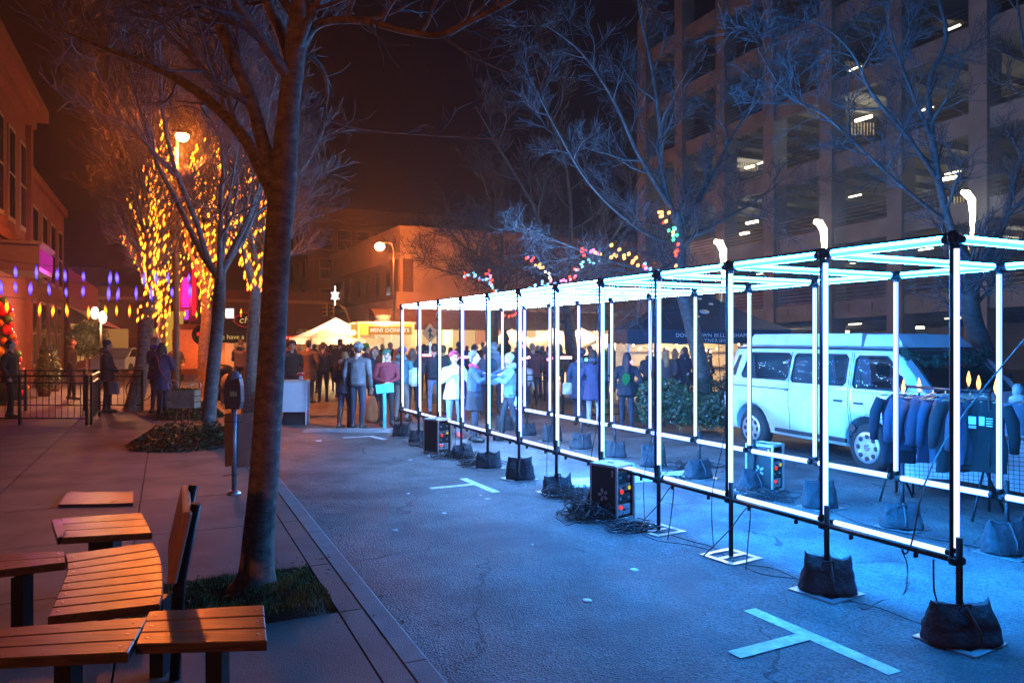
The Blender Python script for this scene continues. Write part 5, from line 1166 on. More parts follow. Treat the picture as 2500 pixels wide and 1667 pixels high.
def ztop(x):
    pts = [(-2.0, .88), (-1.95, 1.1), (-1.74, 1.78), (1.60, 1.78), (2.16, 1.16), (2.26, 1.06), (2.34, .82)]
    for (a, b), (c, d) in zip(pts[:-1], pts[1:]):
        if a <= x <= c: return b+(d-b)*(x-a)/(c-a)
    return .8
def van_loft(sc_=1.0, xs=None, dz=0):
    xs = xs or [-2.0, -1.97, -1.92, -1.84, -1.74, -1.6, -1.0, 0, .8, 1.4, 1.60, 1.8, 2.0, 2.16, 2.26, 2.31, 2.34]
    half = [(.0, .29), (.74, .29), (.86, .33), (.90, .55), (.92, .85), (.915, 1.16), (.875, 1.42), (.825, 1.66), (.78, 1.735), (.64, 1.77), (.3, 1.78), (0, 1.78)]
    rings = []
    for x in xs:
        zt_ = ztop(x)-dz; ws = 1.0
        if x > 2.1: ws = 1-.05*(x-2.1)/.24
        if x < -1.95: ws = 1-.03
        h = [(y*ws*sc_, min(z if sc_ == 1 else .31+(z-.31)*.97+.03, zt_)) for y, z in half]
        rings.append([(x, y, z) for y, z in h]+[(x, -y, z) for y, z in h[-2:0:-1]])
    n = len(rings[0]); m_ = MB(); m_.add([p for r_ in rings for p in r_], [(i*n+j, (i+1)*n+j, (i+1)*n+(j+1) % n, i*n+(j+1) % n) for i in range(len(xs)-1) for j in range(n)], 0, True)
    m_.f.append(tuple(range(n))); m_.m.append(0); m_.sm.append(False)
    m_.f.append(tuple((len(xs)-1)*n+j for j in range(n))[::-1]); m_.m.append(0); m_.sm.append(False)
    return m_
def bool_cut(o, cutters):
    for c in cutters:
        md = o.modifiers.new('cut', 'BOOLEAN'); md.operation = 'DIFFERENCE'; md.object = c; md.solver = 'EXACT'
    dg = bpy.context.evaluated_depsgraph_get(); me = bpy.data.meshes.new_from_object(o.evaluated_get(dg))
    o.modifiers.clear(); old_ = o.data; o.data = me; bpy.data.meshes.remove(old_)
    for c in cutters: bpy.data.objects.remove(c)
def xz_prism(poly, y0, y1):
    m_ = MB(); n = len(poly); m_.add([(x, y0, z) for x, z in poly]+[(x, y1, z) for x, z in poly], [tuple(range(n)), tuple(range(n, 2*n))[::-1]]+[(i, n+i, n+(i+1) % n, (i+1) % n) for i in range(n)]); return m_
wins = [[(-1.46, 1.22), (-.42, 1.22), (-.37, 1.27), (-.34, 1.59), (-.40, 1.64), (-1.30, 1.64), (-1.36, 1.60), (-1.50, 1.27)],
        [(-.24, 1.20), (.80, 1.20), (.84, 1.25), (.84, 1.59), (.79, 1.64), (-.20, 1.64), (-.25, 1.59), (-.28, 1.25)],
        [(1.02, 1.18), (1.88, 1.18), (1.90, 1.22), (1.58, 1.58), (1.52, 1.63), (1.04, 1.63), (.99, 1.58), (.98, 1.22)]]
bpy.context.view_layer.update()
body = van_loft().obj('body', van_p, None)
cut = [van_loft(.945, [-1.88, -1.82, -1.7, -1.5, 0, 1.4, 1.8, 2.05], .06).obj('cavity', van_p)]
for w_ in wins: cut.append(xz_prism(w_, -1.2, 1.2).obj('w', van_p))
for x in (-1.24, 1.24):
    m_ = MB(); Mx = Matrix.Translation((x, -1.1, .36)) @ Matrix.Rotation(R(-90), 4, 'X'); n = 24
    vs_ = [Mx @ Vector((.43*math.cos(6.283*j/n), .43*math.sin(6.283*j/n), z)) for z in (0, 2.2) for j in range(n)]
    m_.add(vs_, [tuple(range(n))[::-1], tuple(range(n, 2*n))]+[(j, (j+1) % n, n+(j+1) % n, n+j) for j in range(n)]); cut.append(m_.obj('arch', van_p))
m_ = MB(); Mw = Matrix.Translation((1.88, 0, 1.47)) @ Matrix.Rotation(math.atan2(.62, .56), 4, 'Y'); m_.box((0, 0, 0), (.66, 1.36, .3), M=Mw); cut.append(m_.obj('ws', van_p))
m_ = MB(); m_.box((-1.86, 0, 1.42), (.4, 1.3, .34)); cut.append(m_.obj('rw', van_p))
try: bool_cut(body, cut)
except Exception as ex: print('bool fail', ex)
for pl_ in body.data.polygons: pl_.use_smooth = abs(pl_.normal.y) > .3 and pl_.area > .001
body.parent = van
def sy(z):  # half width of the side at height z
    for (a, b), (c, d) in zip([(.55, .90), (.85, .92), (1.16, .915), (1.42, .875)], [(.85, .92), (1.16, .915), (1.42, .875), (1.70, .815)]):
        if a <= z <= c: return b+(d-b)*(z-a)/(c-a)
    return .86
for w_ in wins:
    for s_ in (-1, 1):
        m_ = MB(); n = len(w_)
        inn = [(x, s_*(sy(z)-.012), z) for x, z in w_]; m_.add(inn, [tuple(range(n))]); m_.obj('window', glass, van)
        cx = sum(x for x, z in w_)/n; cz = sum(z for x, z in w_)/n; m_ = MB()
        pp = [Vector((x, s_*(sy(z)+.004), z)) for x, z in w_]; m_.tube(pp+pp[:1], .014, 5, cap=False); m_.obj('window_seal', van_d, van)
m_ = MB(); m_.add([(2.13, -.68, 1.20), (2.13, .68, 1.20), (1.66, .62, 1.72), (1.66, -.62, 1.72)], [(0, 1, 2, 3)]); m_.obj('windscreen', glass, van)
pp = [Vector(q) for q in ((2.16, -.70, 1.18), (2.16, .70, 1.18), (1.66, .64, 1.74), (1.66, -.64, 1.74), (2.16, -.70, 1.18))]
m_ = MB(); m_.tube(pp, .018, 5, cap=False); m_.obj('window_seal', van_d, van)
# pop top, rack, gutter
m_ = MB(); lo = [(-1.70, .66), (.93, .70), (.93, -.70), (-1.70, -.66)]; hi = [(-1.56, .58), (.90, .64), (.90, -.64), (-1.56, -.58)]
m_.add([(x, y, 1.77) for x, y in lo]+[(x, y, 1.955) for x, y in hi], [(0, 3, 2, 1), (4, 5, 6, 7)]+[(i, (i+1) % 4, 4+(i+1) % 4, 4+i) for i in range(4)]); m_.obj('pop_top', van_p, van)
m_ = MB(); lo = [(.98, .70), (1.62, .66), (1.62, -.66), (.98, -.70)]; hi = [(.98, .64), (1.46, .58), (1.46, -.58), (.98, -.64)]
m_.add([(x, y, 1.77) for x, y in lo]+[(x, y, 1.94) for x, y in hi], [(0, 3, 2, 1), (4, 5, 6, 7)]+[(i, (i+1) % 4, 4+(i+1) % 4, 4+i) for i in range(4)]); m_.obj('luggage_tray', van_p, van)
m_ = MB(); m_.box((.955, 0, 1.86), (.045, 1.3, .17)); m_.obj('tray_gap', van_d, van)
for s_ in (-1, 1):
    m_ = MB(); m_.tube([(-1.72, s_*.80, 1.72), (-1, s_*.805, 1.73), (.6, s_*.805, 1.73), (1.58, s_*.79, 1.72)], .016, 5); m_.obj('gutter', van_d, van)
    m_ = MB(); m_.box((.1, s_*.90, .40), (1.5, .03, .06)); m_.obj('sill', van_d, van)
    m_ = MB(); m_.tube([(-1.8, s_*.925, 1.07), (-.32, s_*.925, 1.07)], .008, 4); m_.obj('slide_rail', van_d, van)
    for x in (-.33, .90, .94):
        pts = [Vector((x+(.02 if z < .8 else 0), s_*(sy(max(z, .55))+.0025), z)) for z in (.36, .55, .7, .85, 1.0, 1.16, 1.42, 1.68)]
        m_ = MB(); m_.tube(pts, .0055, 4); m_.obj('door_gap', van_d, van)
    pts = [Vector((x, s_*(sy(z)+.002), z)) for x, z in ((.94, .66), (1.0, .62), (1.24, .82), (1.75, .74))]; m_ = MB(); m_.tube(pts, .005, 4); m_.obj('body_crease', van_d, van)
    pts = [Vector((x, s_*.922, 1.12)) for x in (-1.9, -1, 0, .6, 2.1)]; m_ = MB(); m_.tube(pts, .006, 4); m_.obj('body_crease', van_p, van)
    for x, z in ((.72, .97), (1.10, .96)):
        m_ = MB(); m_.box((x, s_*.93, z), (.17, .025, .03), bev=.006); m_.obj('door_handle', van_d, van)
    m_ = MB(); m_.box((-.36, s_*.932, 1.065), (.07, .02, .025)); m_.obj('rail_cover', van_d, van)
    m_ = MB(); m_.tube([(.98, s_*.895, .60), (.98, s_*.925, .60)], .062, 14); m_.obj('fuel_cap', van_d, van)
    m_ = MB(); m_.box((-1.84, s_*.905, .68), (.11, .012, .05)); m_.obj('side_marker', mat('marker_red', (.45, .03, .02), .3), van)
    m_ = MB(); m_.box((1.86, s_*1.03, 1.28), (.07, .16, .22), bev=.02); m_.obj('mirror', van_d, van)
    m_ = MB(); m_.add([(-1.80, s_*.912, 1.24), (-1.66, s_*.912, 1.24), (-1.56, s_*.85, 1.60), (-1.63, s_*.85, 1.60)], [(0, 1, 2, 3)]); m_.obj('vent_grille', van_d, van)
    m_ = MB(); m_.tube([(2.28, s_*.62, .78), (2.37, s_*.62, .78)], .10, 14); m_.obj('headlight', mat('lamp_lens', (.5, .5, .5), .1), van)
    for x in (-1.24, 1.24):
        wh = MB(); wh.lathe((0, 0, 0), [(.20, -.10), (.30, -.10), (.345, -.07), (.35, 0), (.345, .07), (.30, .10), (.215, .10)], 28, M=Matrix.Rotation(R(90), 3, 'X')); w_o = wh.obj('tyre', rubber, van); w_o.location = (x, s_*.80, .35)
        rm = MB(); rm.lathe((0, 0, 0), [(.02, .105), (.10, .112), (.16, .104), (.215, .122), (.226, .10), (.2, .0)], 28, M=(Matrix.Rotation(R(90) if s_ < 0 else R(-90), 3, 'X'))); rm.obj('rim', mat('alloy', (.55, .56, .57), .3, .7), w_o)
        for q in range(8):
            a = q*6.283/8; h_ = MB(); h_.tube([(.155*math.cos(a), s_*.095, .155*math.sin(a)), (.155*math.cos(a), s_*.116, .155*math.sin(a))], .036, 9); h_.obj('rim_hole', van_d, w_o)
        h_ = MB(); h_.tube([(0, s_*.06, 0), (0, s_*.122, 0)], .05, 12); h_.obj('hub_cap', chrome, w_o)
for x, nm in ((2.38, 'front_bumper'), (-2.04, 'rear_bumper')):
    m_ = MB(); m_.box((x, 0, .46), (.12, 1.72, .16), bev=.03); m_.obj(nm, van_d, van)
m_ = MB(); m_.box((2.345, 0, .78), (.02, 1.05, .17)); m_.obj('grille', van_d, van)
for x, y in ((1.05, -.42), (1.05, .42)):
    m_ = MB(); m_.box((x, y, .95), (.16, .46, .62), bev=.05); m_.obj('seat', mat('van_seat', (.12, .10, .09), .9), van)
    m_ = MB(); m_.box((x, y, 1.42), (.1, .26, .22), bev=.04); m_.obj('headrest', mat('van_seat', (.12, .10, .09)), van)
m_ = MB(); m_.box((.0, 0, .45), (3.5, 1.6, .04)); m_.obj('floor', van_d, van)
for x0, y in ((-1.44, -.81), (.36, -.81), (1.02, -.81)):
    cu = MB(); vs_ = []
    for i in range(9):
        for z in (1.2, 1.66): vs_.append((x0+.02*i*(1.4 if z < 1.3 else 1), y+.015*math.sin(i*2.2), z))
    cu.add(vs_, [(2*i, 2*i+1, 2*i+3, 2*i+2) for i in range(8)], 0, True); cu.obj('curtain', mat('van_curtain', (.10, .12, .16), .9), van)
# garland over the windscreen
gm = [mat('garland_green', (.015, .045, .02), .8), mat('garland_dark', (.01, .025, .012), .8)]
def garl(rn):
    f = rn.random(); p = Vector((1.72+.16*math.sin(f*3.1), -.82+1.64*f, 1.72-.16*abs(math.sin(f*6.28)))); v = Vector((rn.gauss(0, 1), rn.gauss(0, 1), rn.gauss(0, 1))).normalized(); return p+v*.09*rn.random(), v
g_ = leaves('garland', gm, 1600, garl, .04, 9, 'evergreen garland draped over the van windscreen', 'garland', None, False); g_.matrix_world = Matrix.Translation(van.location) @ Matrix.Rotation(van.rotation_euler.z, 4, 'Z')
# ================================================================== clothes rack
rl = Vector((xp(2185, 8.7), 8.7, 0)); rr_ = Vector((xp(2420, 7.7), 7.7, 0)); ru = (rr_-rl).normalized(); rn_ = Vector((-ru.y, ru.x, 0)); RL = (rr_-rl).length; rh = 1.33
rk = thing('clothes_rack', 'black rolling clothes rack standing before the van nose', 'clothes rack', rl, math.atan2(ru.y, ru.x))
m_ = MB(); m_.tube([(0, 0, rh), (RL, 0, rh)], .016, 8); m_.obj('bar', black_metal, rk)
for x in (.02, RL-.02):
    m_ = MB(); m_.tube([(x, 0, .1), (x, 0, rh+.02)], .015, 8); m_.obj('upright', black_metal, rk)
    m_ = MB(); m_.tube([(x, -.28, .02), (x-.05, 0, .55), (x, .28, .02)], .014, 6); m_.obj('leg', black_metal, rk)
gar = [((.012, .014, .03), 'black', .8, 'hoodie'), ((.03, .05, .10), 'navy', .62, 'shirt'), ((.06, .09, .15), 'pale blue', .55, 'shirt'), ((.02, .03, .07), 'dark navy', .72, 'jacket'), ((.05, .08, .14), 'slate blue', .7, 'jacket'), ((.015, .015, .02), 'charcoal', .78, 'coat'), ((.05, .07, .1), 'blue grey', .68, 'shirt'), ((.006, .006, .008), 'black printed', .74, 'hoodie')]
for i, (c, nm, ln, kind) in enumerate(gar):
    f = .05+.88*i/(len(gar)-1); p0 = rl+ru*RL*f
    o = thing(kind, '%s %s hanging %s along the rack from its van end' % (nm, kind, ordn[i]), 'clothing', (p0.x, p0.y, rh), math.atan2(ru.y, ru.x)+R((58, 80, 66, 84, 62, 76, 88)[i] if i < 7 else 12), 'garments on the clothes rack')
    m_ = MB(); m_.tube([(0, 0, 0), (0, .0, -.05), (-.2, 0, -.11), (.2, 0, -.11), (0, 0, -.05)], .007, 5); m_.obj('hanger', mat('hanger_wood', (.4, .24, .12), .5), o)
    cm = mat('cloth_'+nm.replace(' ', '_'), tuple(x*.5 for x in c), .9, var=.25, scale=5, bump=.4, bscale=14)
    m_ = MB(); n = 20; k = 9; vs_ = []
    for q in range(k+1):
        u = q/k; z = -.09-ln*u; hw = (.08+(.11+.04*math.sin(i*2.7))*min(1, u*6))*(1+(.05+.12*(i % 3))*u); dp = .022+.026*min(1, u*4)
        for j in range(n):
            a = 6.283*j/n; vs_.append((hw*math.cos(a)+.012*math.sin(q*1.3+j), dp*math.sin(a)*(1+.6*math.sin(j*2.1+i+q*.25))+.012*math.sin(q*.9+i*2), z))
    m_.add(vs_, [(q*n+j, (q+1)*n+j, (q+1)*n+(j+1) % n, q*n+(j+1) % n) for q in range(k) for j in range(n)], 0, True); m_.obj('body', cm, o)
    for s_ in (-1, 1):
        m_ = MB(); m_.tube([(s_*.2, 0, -.14), (s_*.26, .01, -.3), (s_*.27, .03, -.48), (s_*.26, .05, -.62)], [.06, .065, .055, .045], 8); m_.obj('sleeve', cm, o)
    if i == 7:
        pm_ = mat('print_white', (.6, .6, .6), .8)
        for x, z, a, b in ((-.07, -.30, .07, .08), (.02, -.30, .05, .09), (.09, -.27, .06, .008), (.09, -.295, .06, .008), (.09, -.32, .06, .008), (.09, -.345, .06, .008), (-.07, -.36, .07, .008), (-.07, -.375, .07, .008)):
            m_ = MB(); m_.box((x, -.099, z), (a, .012, b)); m_.obj('print', pm_, o)
for i, (px, py, Y) in enumerate(((2358, 925, 7.95), (2424, 945, 7.7), (2200, 945, 8.6), (2238, 940, 8.5), (2382, 935, 7.9))):
    o = thing('flame_bulb', 'warm flame shaped bulb clipped on the rack bar, %s from the van' % ordn[[3, 4, 0, 1, 2][i] if i != 4 else 2], 'bulb', (xp(px, Y), Y-.05, zp(py, Y)), 0, 'bulbs clipped to the clothes rack')
    m_ = MB(); m_.lathe((0, 0, 0), [(.003, -.075), (.018, -.03), (.022, 0), (.014, .04), (.003, .085)], 8); m_.obj('bulb', emit('rack_bulb', (2.4, 1.0, .25), 2.2), o)
    m_ = MB(); m_.tube([(0, 0, -.07), (0, 0, -.12)], .012, 6); m_.obj('socket', black_metal, o)
lamp(rk, (.5, -.15, 1.36), (1, .55, .2), 5, .05)
# table with gridded cloth behind the rack
tb = thing('market_table', 'folding table under a white gridded cloth behind the clothes rack', 'table', (xp(2400, 8.9), 8.9, 0), R(-35))
def gridcloth():
    m = bpy.data.materials.new('grid_cloth'); m.use_nodes = True; t = m.node_tree; b = t.nodes['Principled BSDF']; b.inputs['Roughness'].default_value = .9
    tc = t.nodes.new('ShaderNodeTexCoord'); br = t.nodes.new('ShaderNodeTexBrick'); br.offset = 0; br.inputs['Scale'].default_value = 1
    for i, c in ((1, (.6, .6, .6)), (2, (.55, .55, .56)), (3, (.03, .03, .04))): br.inputs[i].default_value = (*c, 1)
    br.inputs['Brick Width'].default_value = .05; br.inputs['Row Height'].default_value = .05; br.inputs['Mortar Size'].default_value = .003
    cb_ = t.nodes.new('ShaderNodeCombineXYZ'); s_ = t.nodes.new('ShaderNodeSeparateXYZ'); ad = t.nodes.new('ShaderNodeMath'); t.links.new(tc.outputs['Object'], s_.inputs[0]); t.links.new(s_.outputs[0], ad.inputs[0]); t.links.new(s_.outputs[1], ad.inputs[1]); t.links.new(ad.outputs[0], cb_.inputs[0]); t.links.new(s_.outputs[2], cb_.inputs[1]); t.links.new(cb_.outputs[0], br.inputs['Vector']); t.links.new(br.outputs['Color'], b.inputs['Base Color']); return m
m_ = MB(); vs_ = []; n = 40
for ring, (ex, z) in enumerate(((0, .74), (.012, .73), (.03, .5), (.05, .18))):
    for j in range(n):
        a = j/n*4; k = int(a); f = a-k; cs = [(-.8, -.35), (.8, -.35), (.8, .35), (-.8, .35)]; p, q = cs[k], cs[(k+1) % 4]
        x = p[0]+(q[0]-p[0])*f; y = p[1]+(q[1]-p[1])*f; wv = ex*(1+.5*math.sin(j*1.7))
        vs_.append((x*(1+wv*.6), y*(1+wv*1.2), z+(.05*math.sin(j*.5) if ring == 3 else 0)))
m_.add(vs_, [(i*n+j, i*n+(j+1) % n, (i+1)*n+(j+1) % n, (i+1)*n+j) for i in range(3) for j in range(n)]+[tuple(range(n))], 0, True); m_.obj('cloth', gridcloth(), tb)
m_ = MB(); m_.box((0, 0, .71), (1.58, .68, .03)); m_.obj('table_top', black_metal, tb)
for x in (-.7, .7):
    for y in (-.3, .3): m_ = MB(); m_.tube([(x, y, 0), (x, y, .7)], .015, 6); m_.obj('leg', black_metal, tb)
# ================================================================== hedge
def hedgep(rn):
    t_ = rn.random(); a = rn.random(); z = rn.random()
    x = 1.55+(2.95)*t_; top = .78+.22*math.sin(t_*7)+.15*mnoise.noise((t_*6, 3, 0))
    if t_ > .55 and a > .5 and rn.random() < .25: top += .45*rn.random()
    s_ = math.sqrt(z); p = Vector((xp(1560+225*t_, 15.2)+rn.gauss(0, .04), 15.2+(a-.5)*1.1-.3*t_, .12+top*s_)); return p, Vector(((a-.5)*.6, -.8 if a < .5 else .4, .5*s_))
hp = thing('hedge', 'dark leafy hedge with small pale blossoms left of the van', 'hedge', (0, 0, 0))
leaves('foliage', [ivy_m, ivy_m, mat('hedge_blue', (.02, .045, .02), .6)], 7500, hedgep, .05, 4, None, None, hp, False)
leaves('blossom', [mat('blossom', (.55, .45, .4), .7)], 190, hedgep, .035, 5, None, None, hp, False)
m_ = MB(); 
for q in range(9): m_.tube([(xp(1570+25*q, 15.2), 15.2, .1), (xp(1570+25*q, 15.2)+.1, 15.1, .8)], [.02, .008], 5)
tag(m_.obj('stems', twig_m, hp), kind='stuff')
# ================================================================== tents
def tent(pos, rz, w_, d_, he, hp_, cloth, label, group=None, val=.28, name='market_tent', legs=True):
    o = thing(name, label, 'tent', pos, rz, group)
    m_ = MB(); cs = [(-w_/2, -d_/2), (w_/2, -d_/2), (w_/2, d_/2), (-w_/2, d_/2)]; n = 6; top = Vector((0, 0, hp_))
    for k in range(4):
        A = Vector((*cs[k], he)); B = Vector((*cs[(k+1) % 4], he)); vs_ = []
        for i in range(n+1):
            f = i/n
            for j in range(n+1):
                g_ = j/n; e = A.lerp(B, g_); p = e.lerp(top, f); p.z -= .16*math.sin(f*3.14)*(hp_-he)*.6*(.6+.4*math.sin(g_*3.14)); vs_.append(p)
        m_.add(vs_, [(i*(n+1)+j, i*(n+1)+j+1, (i+1)*(n+1)+j+1, (i+1)*(n+1)+j) for i in range(n) for j in range(n)], 0, True)
    m_.obj('canopy', cloth, o)
    for k in range(4):
        A = Vector((*cs[k], he)); B = Vector((*cs[(k+1) % 4], he)); m_ = MB(); vs_ = []
        for i in range(13):
            p = A.lerp(B, i/12); vs_ += [p, p-Vector((0, 0, val+.02*math.sin(i*2)))]
        m_.add(vs_, [(2*i, 2*i+2, 2*i+3, 2*i+1) for i in range(12)]); m_.obj('valance', cloth, o)
        if legs: m_ = MB(); m_.box((cs[k][0]*.985, cs[k][1]*.985, he/2), (.05, .05, he)); m_.obj('leg', steel, o)
    return o
def tentcloth(name, c, k=.5):
    m = bpy.data.materials.new(name); m.use_nodes = True; t = m.node_tree
    for n in list(t.nodes): t.nodes.remove(n)
    a = t.nodes.new('ShaderNodeBsdfDiffuse'); b = t.nodes.new('ShaderNodeBsdfTranslucent'); mx = t.nodes.new('ShaderNodeMixShader'); o = t.nodes.new('ShaderNodeOutputMaterial')
    tc = t.nodes.new('ShaderNodeTexCoord'); n = t.nodes.new('ShaderNodeTexNoise'); n.inputs['Scale'].default_value = 3; r = t.nodes.new('ShaderNodeValToRGB')
    r.color_ramp.elements[0].color = (*(x*.85 for x in c), 1); r.color_ramp.elements[1].color = (*c, 1); t.links.new(tc.outputs['Object'], n.inputs['Vector']); t.links.new(n.outputs['Fac'], r.inputs['Fac'])
    for q in (a, b): t.links.new(r.outputs[0], q.inputs[0])
    mx.inputs[0].default_value = k; t.links.new(a.outputs[0], mx.inputs[1]); t.links.new(b.outputs[0], mx.inputs[2]); t.links.new(mx.outputs[0], o.inputs[0]); return m
dkc = mat('canopy_navy', (.012, .022, .045), .75, bump=.2, bscale=10); whc = tentcloth('canopy_white', (.66, .58, .50))
Yt = 19.5; tc_ = Vector((xp(1688, Yt), Yt, .12)); trz = math.atan2(NS.y, NS.x)-R(26)
dt = tent(tc_, trz, 3.9, 3.4, 1.98, 3.12, dkc, 'dark navy canopy tent with white lettering left of the van', None, .34)
Mf = Matrix.Translation((0, -1.705, 0)); nf = (0, -1, 0)
ll = mat('canopy_letter', (.6, .62, .64), .7)
slope = math.atan2(3.12-1.98, 1.7)
def on_front(x, up): return Matrix.Translation((x, -1.72, 1.96)) @ Matrix.Rotation(R(90), 4, 'X') @ Matrix.Translation((0, up, 0))
lettering('DOWNTOWN BELLINGHAM', .125, ll, dt, on_front(.05, -.12), depth=.003, spacing=1.08)
lettering('PARTNERSHIP', .125, ll, dt, on_front(.05, -.245), depth=.003, spacing=1.1)
for q, (x, z, r) in enumerate(((0, 2.42, .12), (-.22, 2.6, .06), (.24, 2.62, .06), (.02, 2.76, .05), (-.2, 2.3, .05))):
    yy = -1.70+(z-1.98)/(3.12-1.98)*1.7-.03-.14
    m_ = MB(); m_.lathe((x, yy-.05, z), [(r, -.004), (r, .004)], 14, M=Matrix.Rotation(slope*.8, 3, 'X')); m_.obj('canopy_emblem', ll, dt)
lamp(dt, (0, 0, 1.75), (1, .70, .38), 320, .3)
warm_b = emit('warm_bulb', (1.0, .62, .25), 12); wb_me = bulb_mesh('bulb', .07, .03, warm_b, 6)
ca, sa = math.cos(trz), math.sin(trz)
def tl_(x, y, z): return Vector((tc_.x+ca*x-sa*y, tc_.y+sa*x+ca*y, tc_.z+z))
for q, (xa, xb, lab) in enumerate(((-1.9, -.7, 'left corner'), (-.7, .6, 'middle'), (.6, 1.9, 'right corner'))):
    festoon(tl_(xa, -1.62, 1.72), tl_(xb, -1.62, 1.70), .2, 9, wb_me, 'warm bulb swag under the navy canopy front, %s' % lab, 'bulb swags of the canopy', .03, seed=q+20)
m_ = MB(); wall = thing('tent_backdrop', 'cream cloth backdrop with shelves inside the navy canopy', 'backdrop', tl_(0, 1.5, 0), trz); m_.box((0, 0, .9), (3.5, .03, 1.7)); m_.obj('cloth', mat('cream_cloth', (.55, .45, .3), .9), wall)
for z in (.6, 1.0, 1.4): m_ = MB(); m_.box((0, -.12, z), (2.8, .22, .025)); m_.obj('shelf', crate_m, wall)
WG = 'white market tents in the lot'
for px, py, Y, w_, lab in ((1250, 803, 36, 3.1, 'beside the dark fir'), (1352, 800, 38, 3.2, 'right of the fir, behind the crowd'), (1420, 800, 33, 3.0, 'behind the purple coat pair'), (1490, 810, 27, 2.9, 'next to the navy canopy'), (1325, 815, 44, 3.2, 'furthest back by the brick wall'), (820, 775, 34, 3.3, 'beside the donut trailer')):
    zt_ = zp(py, Y); o = tent((xp(px, Y), Y, 0), ANG_S-math.pi/2+.1, w_, w_, zt_-.95, zt_, whc, 'white peaked market tent '+lab, WG, .25)
    lamp(o, (0, 0, zt_-1.15), (1, .64, .34), 800, .3)
    p = Vector((xp(px, Y), Y-w_/2-.05, zt_-1.05))
    festoon(p+Vector((-w_/2, 0, 0)), p+Vector((w_/2, .3, 0)), .12, 12, wb_me, 'row of warm bulbs along the tent edge '+lab, 'bulb rows on the white tents', .03, seed=int(px))
# small fir with lights
fir = thing('fir_tree', 'small dark fir tree among the crowd by the white tents', 'christmas tree', (xp(1232, 26), 26, 0))
m_ = MB(); m_.tube([(0, 0, 0), (0, 0, 2.25)], [.06, .01], 6); m_.obj('trunk', bark, fir)
def firp(rn):
    z = .3+1.85*rn.random(); a = rn.random()*6.28; r = .62*(1-z/2.25)*(.5+.5*abs(math.sin(z*9)))*rn.uniform(.5, 1.1)+.03; return Vector((r*math.cos(a), r*math.sin(a), z)), Vector((math.cos(a), math.sin(a), -.2))
leaves('crown', [mat('fir_needles', (.012, .03, .02), .8)], 3000, firp, .06, 6, None, None, fir, False)
# ================================================================== donut trailer
Yk = 31; dc = Vector((xp(874, Yk), Yk, 0)); tz = math.atan2(NS.y, NS.x)-R(8)
dn = thing('donut_trailer', 'bright yellow lit MINI DONUTS food trailer with serving hatches', 'food trailer', dc, tz)
yel = mat('trailer_yellow', (.75, .42, .05), .5); 
Lx, Ly, zf, zr = 2.35, 2.6, .5, 2.52
m_ = MB(); m_.box((Lx/2, Ly-.03, (zf+zr)/2), (Lx, .06, zr-zf)); m_.obj('back_wall', yel, dn)
m_ = MB(); m_.box((Lx/2, Ly/2, zf-.03), (Lx, Ly, .06)); m_.obj('floor', yel, dn)
m_ = MB(); m_.box((Lx/2, Ly/2, zr+.04), (Lx+.16, Ly+.16, .09), bev=.02); m_.obj('roof', mat('trailer_roof', (.6, .5, .36), .6), dn)
for x in (.04, Lx-.04):
    for y in (.04, Ly-.04): m_ = MB(); m_.box((x, y, (zf+zr)/2), (.09, .09, zr-zf)); m_.obj('corner_post', mat('trailer_roof', (.6, .5, .36)), dn)
m_ = MB(); m_.box((Lx/2, .02, 2.28), (Lx-.2, .05, .44)); m_.obj('fascia', yel, dn)
sgn = MB(); sgn.box((Lx*.56, -.03, 2.24), (1.72, .03, .34)); so = sgn.obj('sign_board', emit('donut_sign', (1.0, .36, .05), .75), dn)
lettering('MINI DONUTS', .235, emit('sign_cream', (1, .85, .6), 1.1), dn, sign_matrix((Lx*.56, -.052, 2.24), (0, -1, 0)), spacing=1.1, weight=.006)
m_ = MB(); m_.box((Lx/2, .02, .85), (Lx-.2, .05, .7)); m_.obj('lower_panel', yel, dn)
m_ = MB(); m_.box((Lx/2, -.15, 1.22), (Lx-.1, .4, .04)); m_.obj('counter', steel, dn)
m_ = MB(); m_.box((.02, Ly/2, 2.2), (.05, Ly-.2, .55)); m_.obj('side_fascia', emit('side_glow', (1.0, .5, .06), .8), dn)
m_ = MB(); m_.box((.02, Ly/2, .85), (.05, Ly-.2, .7)); m_.obj('side_lower', yel, dn)
for x in (.75, 1.4): m_ = MB(); m_.box((x, .05, 1.65), (.03, .03, .84)); m_.obj('hatch_post', steel, dn)
for y in (.9, 1.7): m_ = MB(); m_.box((.05, y, 1.6), (.03, .03, .75)); m_.obj('hatch_post', steel, dn)
m_ = MB(); m_.lathe((Lx*.5, Ly*.4, zr+.08), [(.36, 0), (.36, .1), (.32, .1), (.32, .2), (.35, .2), (.35, .3), (.02, .34)], 14); m_.obj('vent', mat('trailer_roof', (.6, .5, .36)), dn)
m_ = MB(); m_.box((Lx/2, Ly-.1, 1.7), (Lx-.3, .03, .8)); m_.obj('lit_back', emit('trailer_inside', (1, .7, .36), 1.0), dn)
for y in (.7, 1.5): m_ = MB(); m_.sphere((-.1, y, 2.15), .10, 10, 6); m_.obj('bulb', emit('trailer_bulb', (1, .75, .3), 9), dn)
for x in (.5, 1.3, 1.9): m_ = MB(); m_.box((x, 1.0, 1.32), (.28, .3, .2)); m_.obj('fryer', steel, dn)
for x in (.5, Lx-.5): m_ = MB(); m_.lathe((x, .1, .3), [(.12, -.09), (.28, -.09), (.3, 0), (.28, .09), (.12, .09)], 14, M=Matrix.Rotation(R(90), 3, 'X')); m_.obj('wheel', rubber, dn)
lamp(dn, (Lx*.5, 1.0, 2.3), (1, .66, .3), 130, .3); lamp(dn, (Lx*.5, -.7, 2.5), (1, .6, .25), 520, .3); lamp(dn, (-.5, 1.3, 2.2), (1, .55, .18), 260, .2)
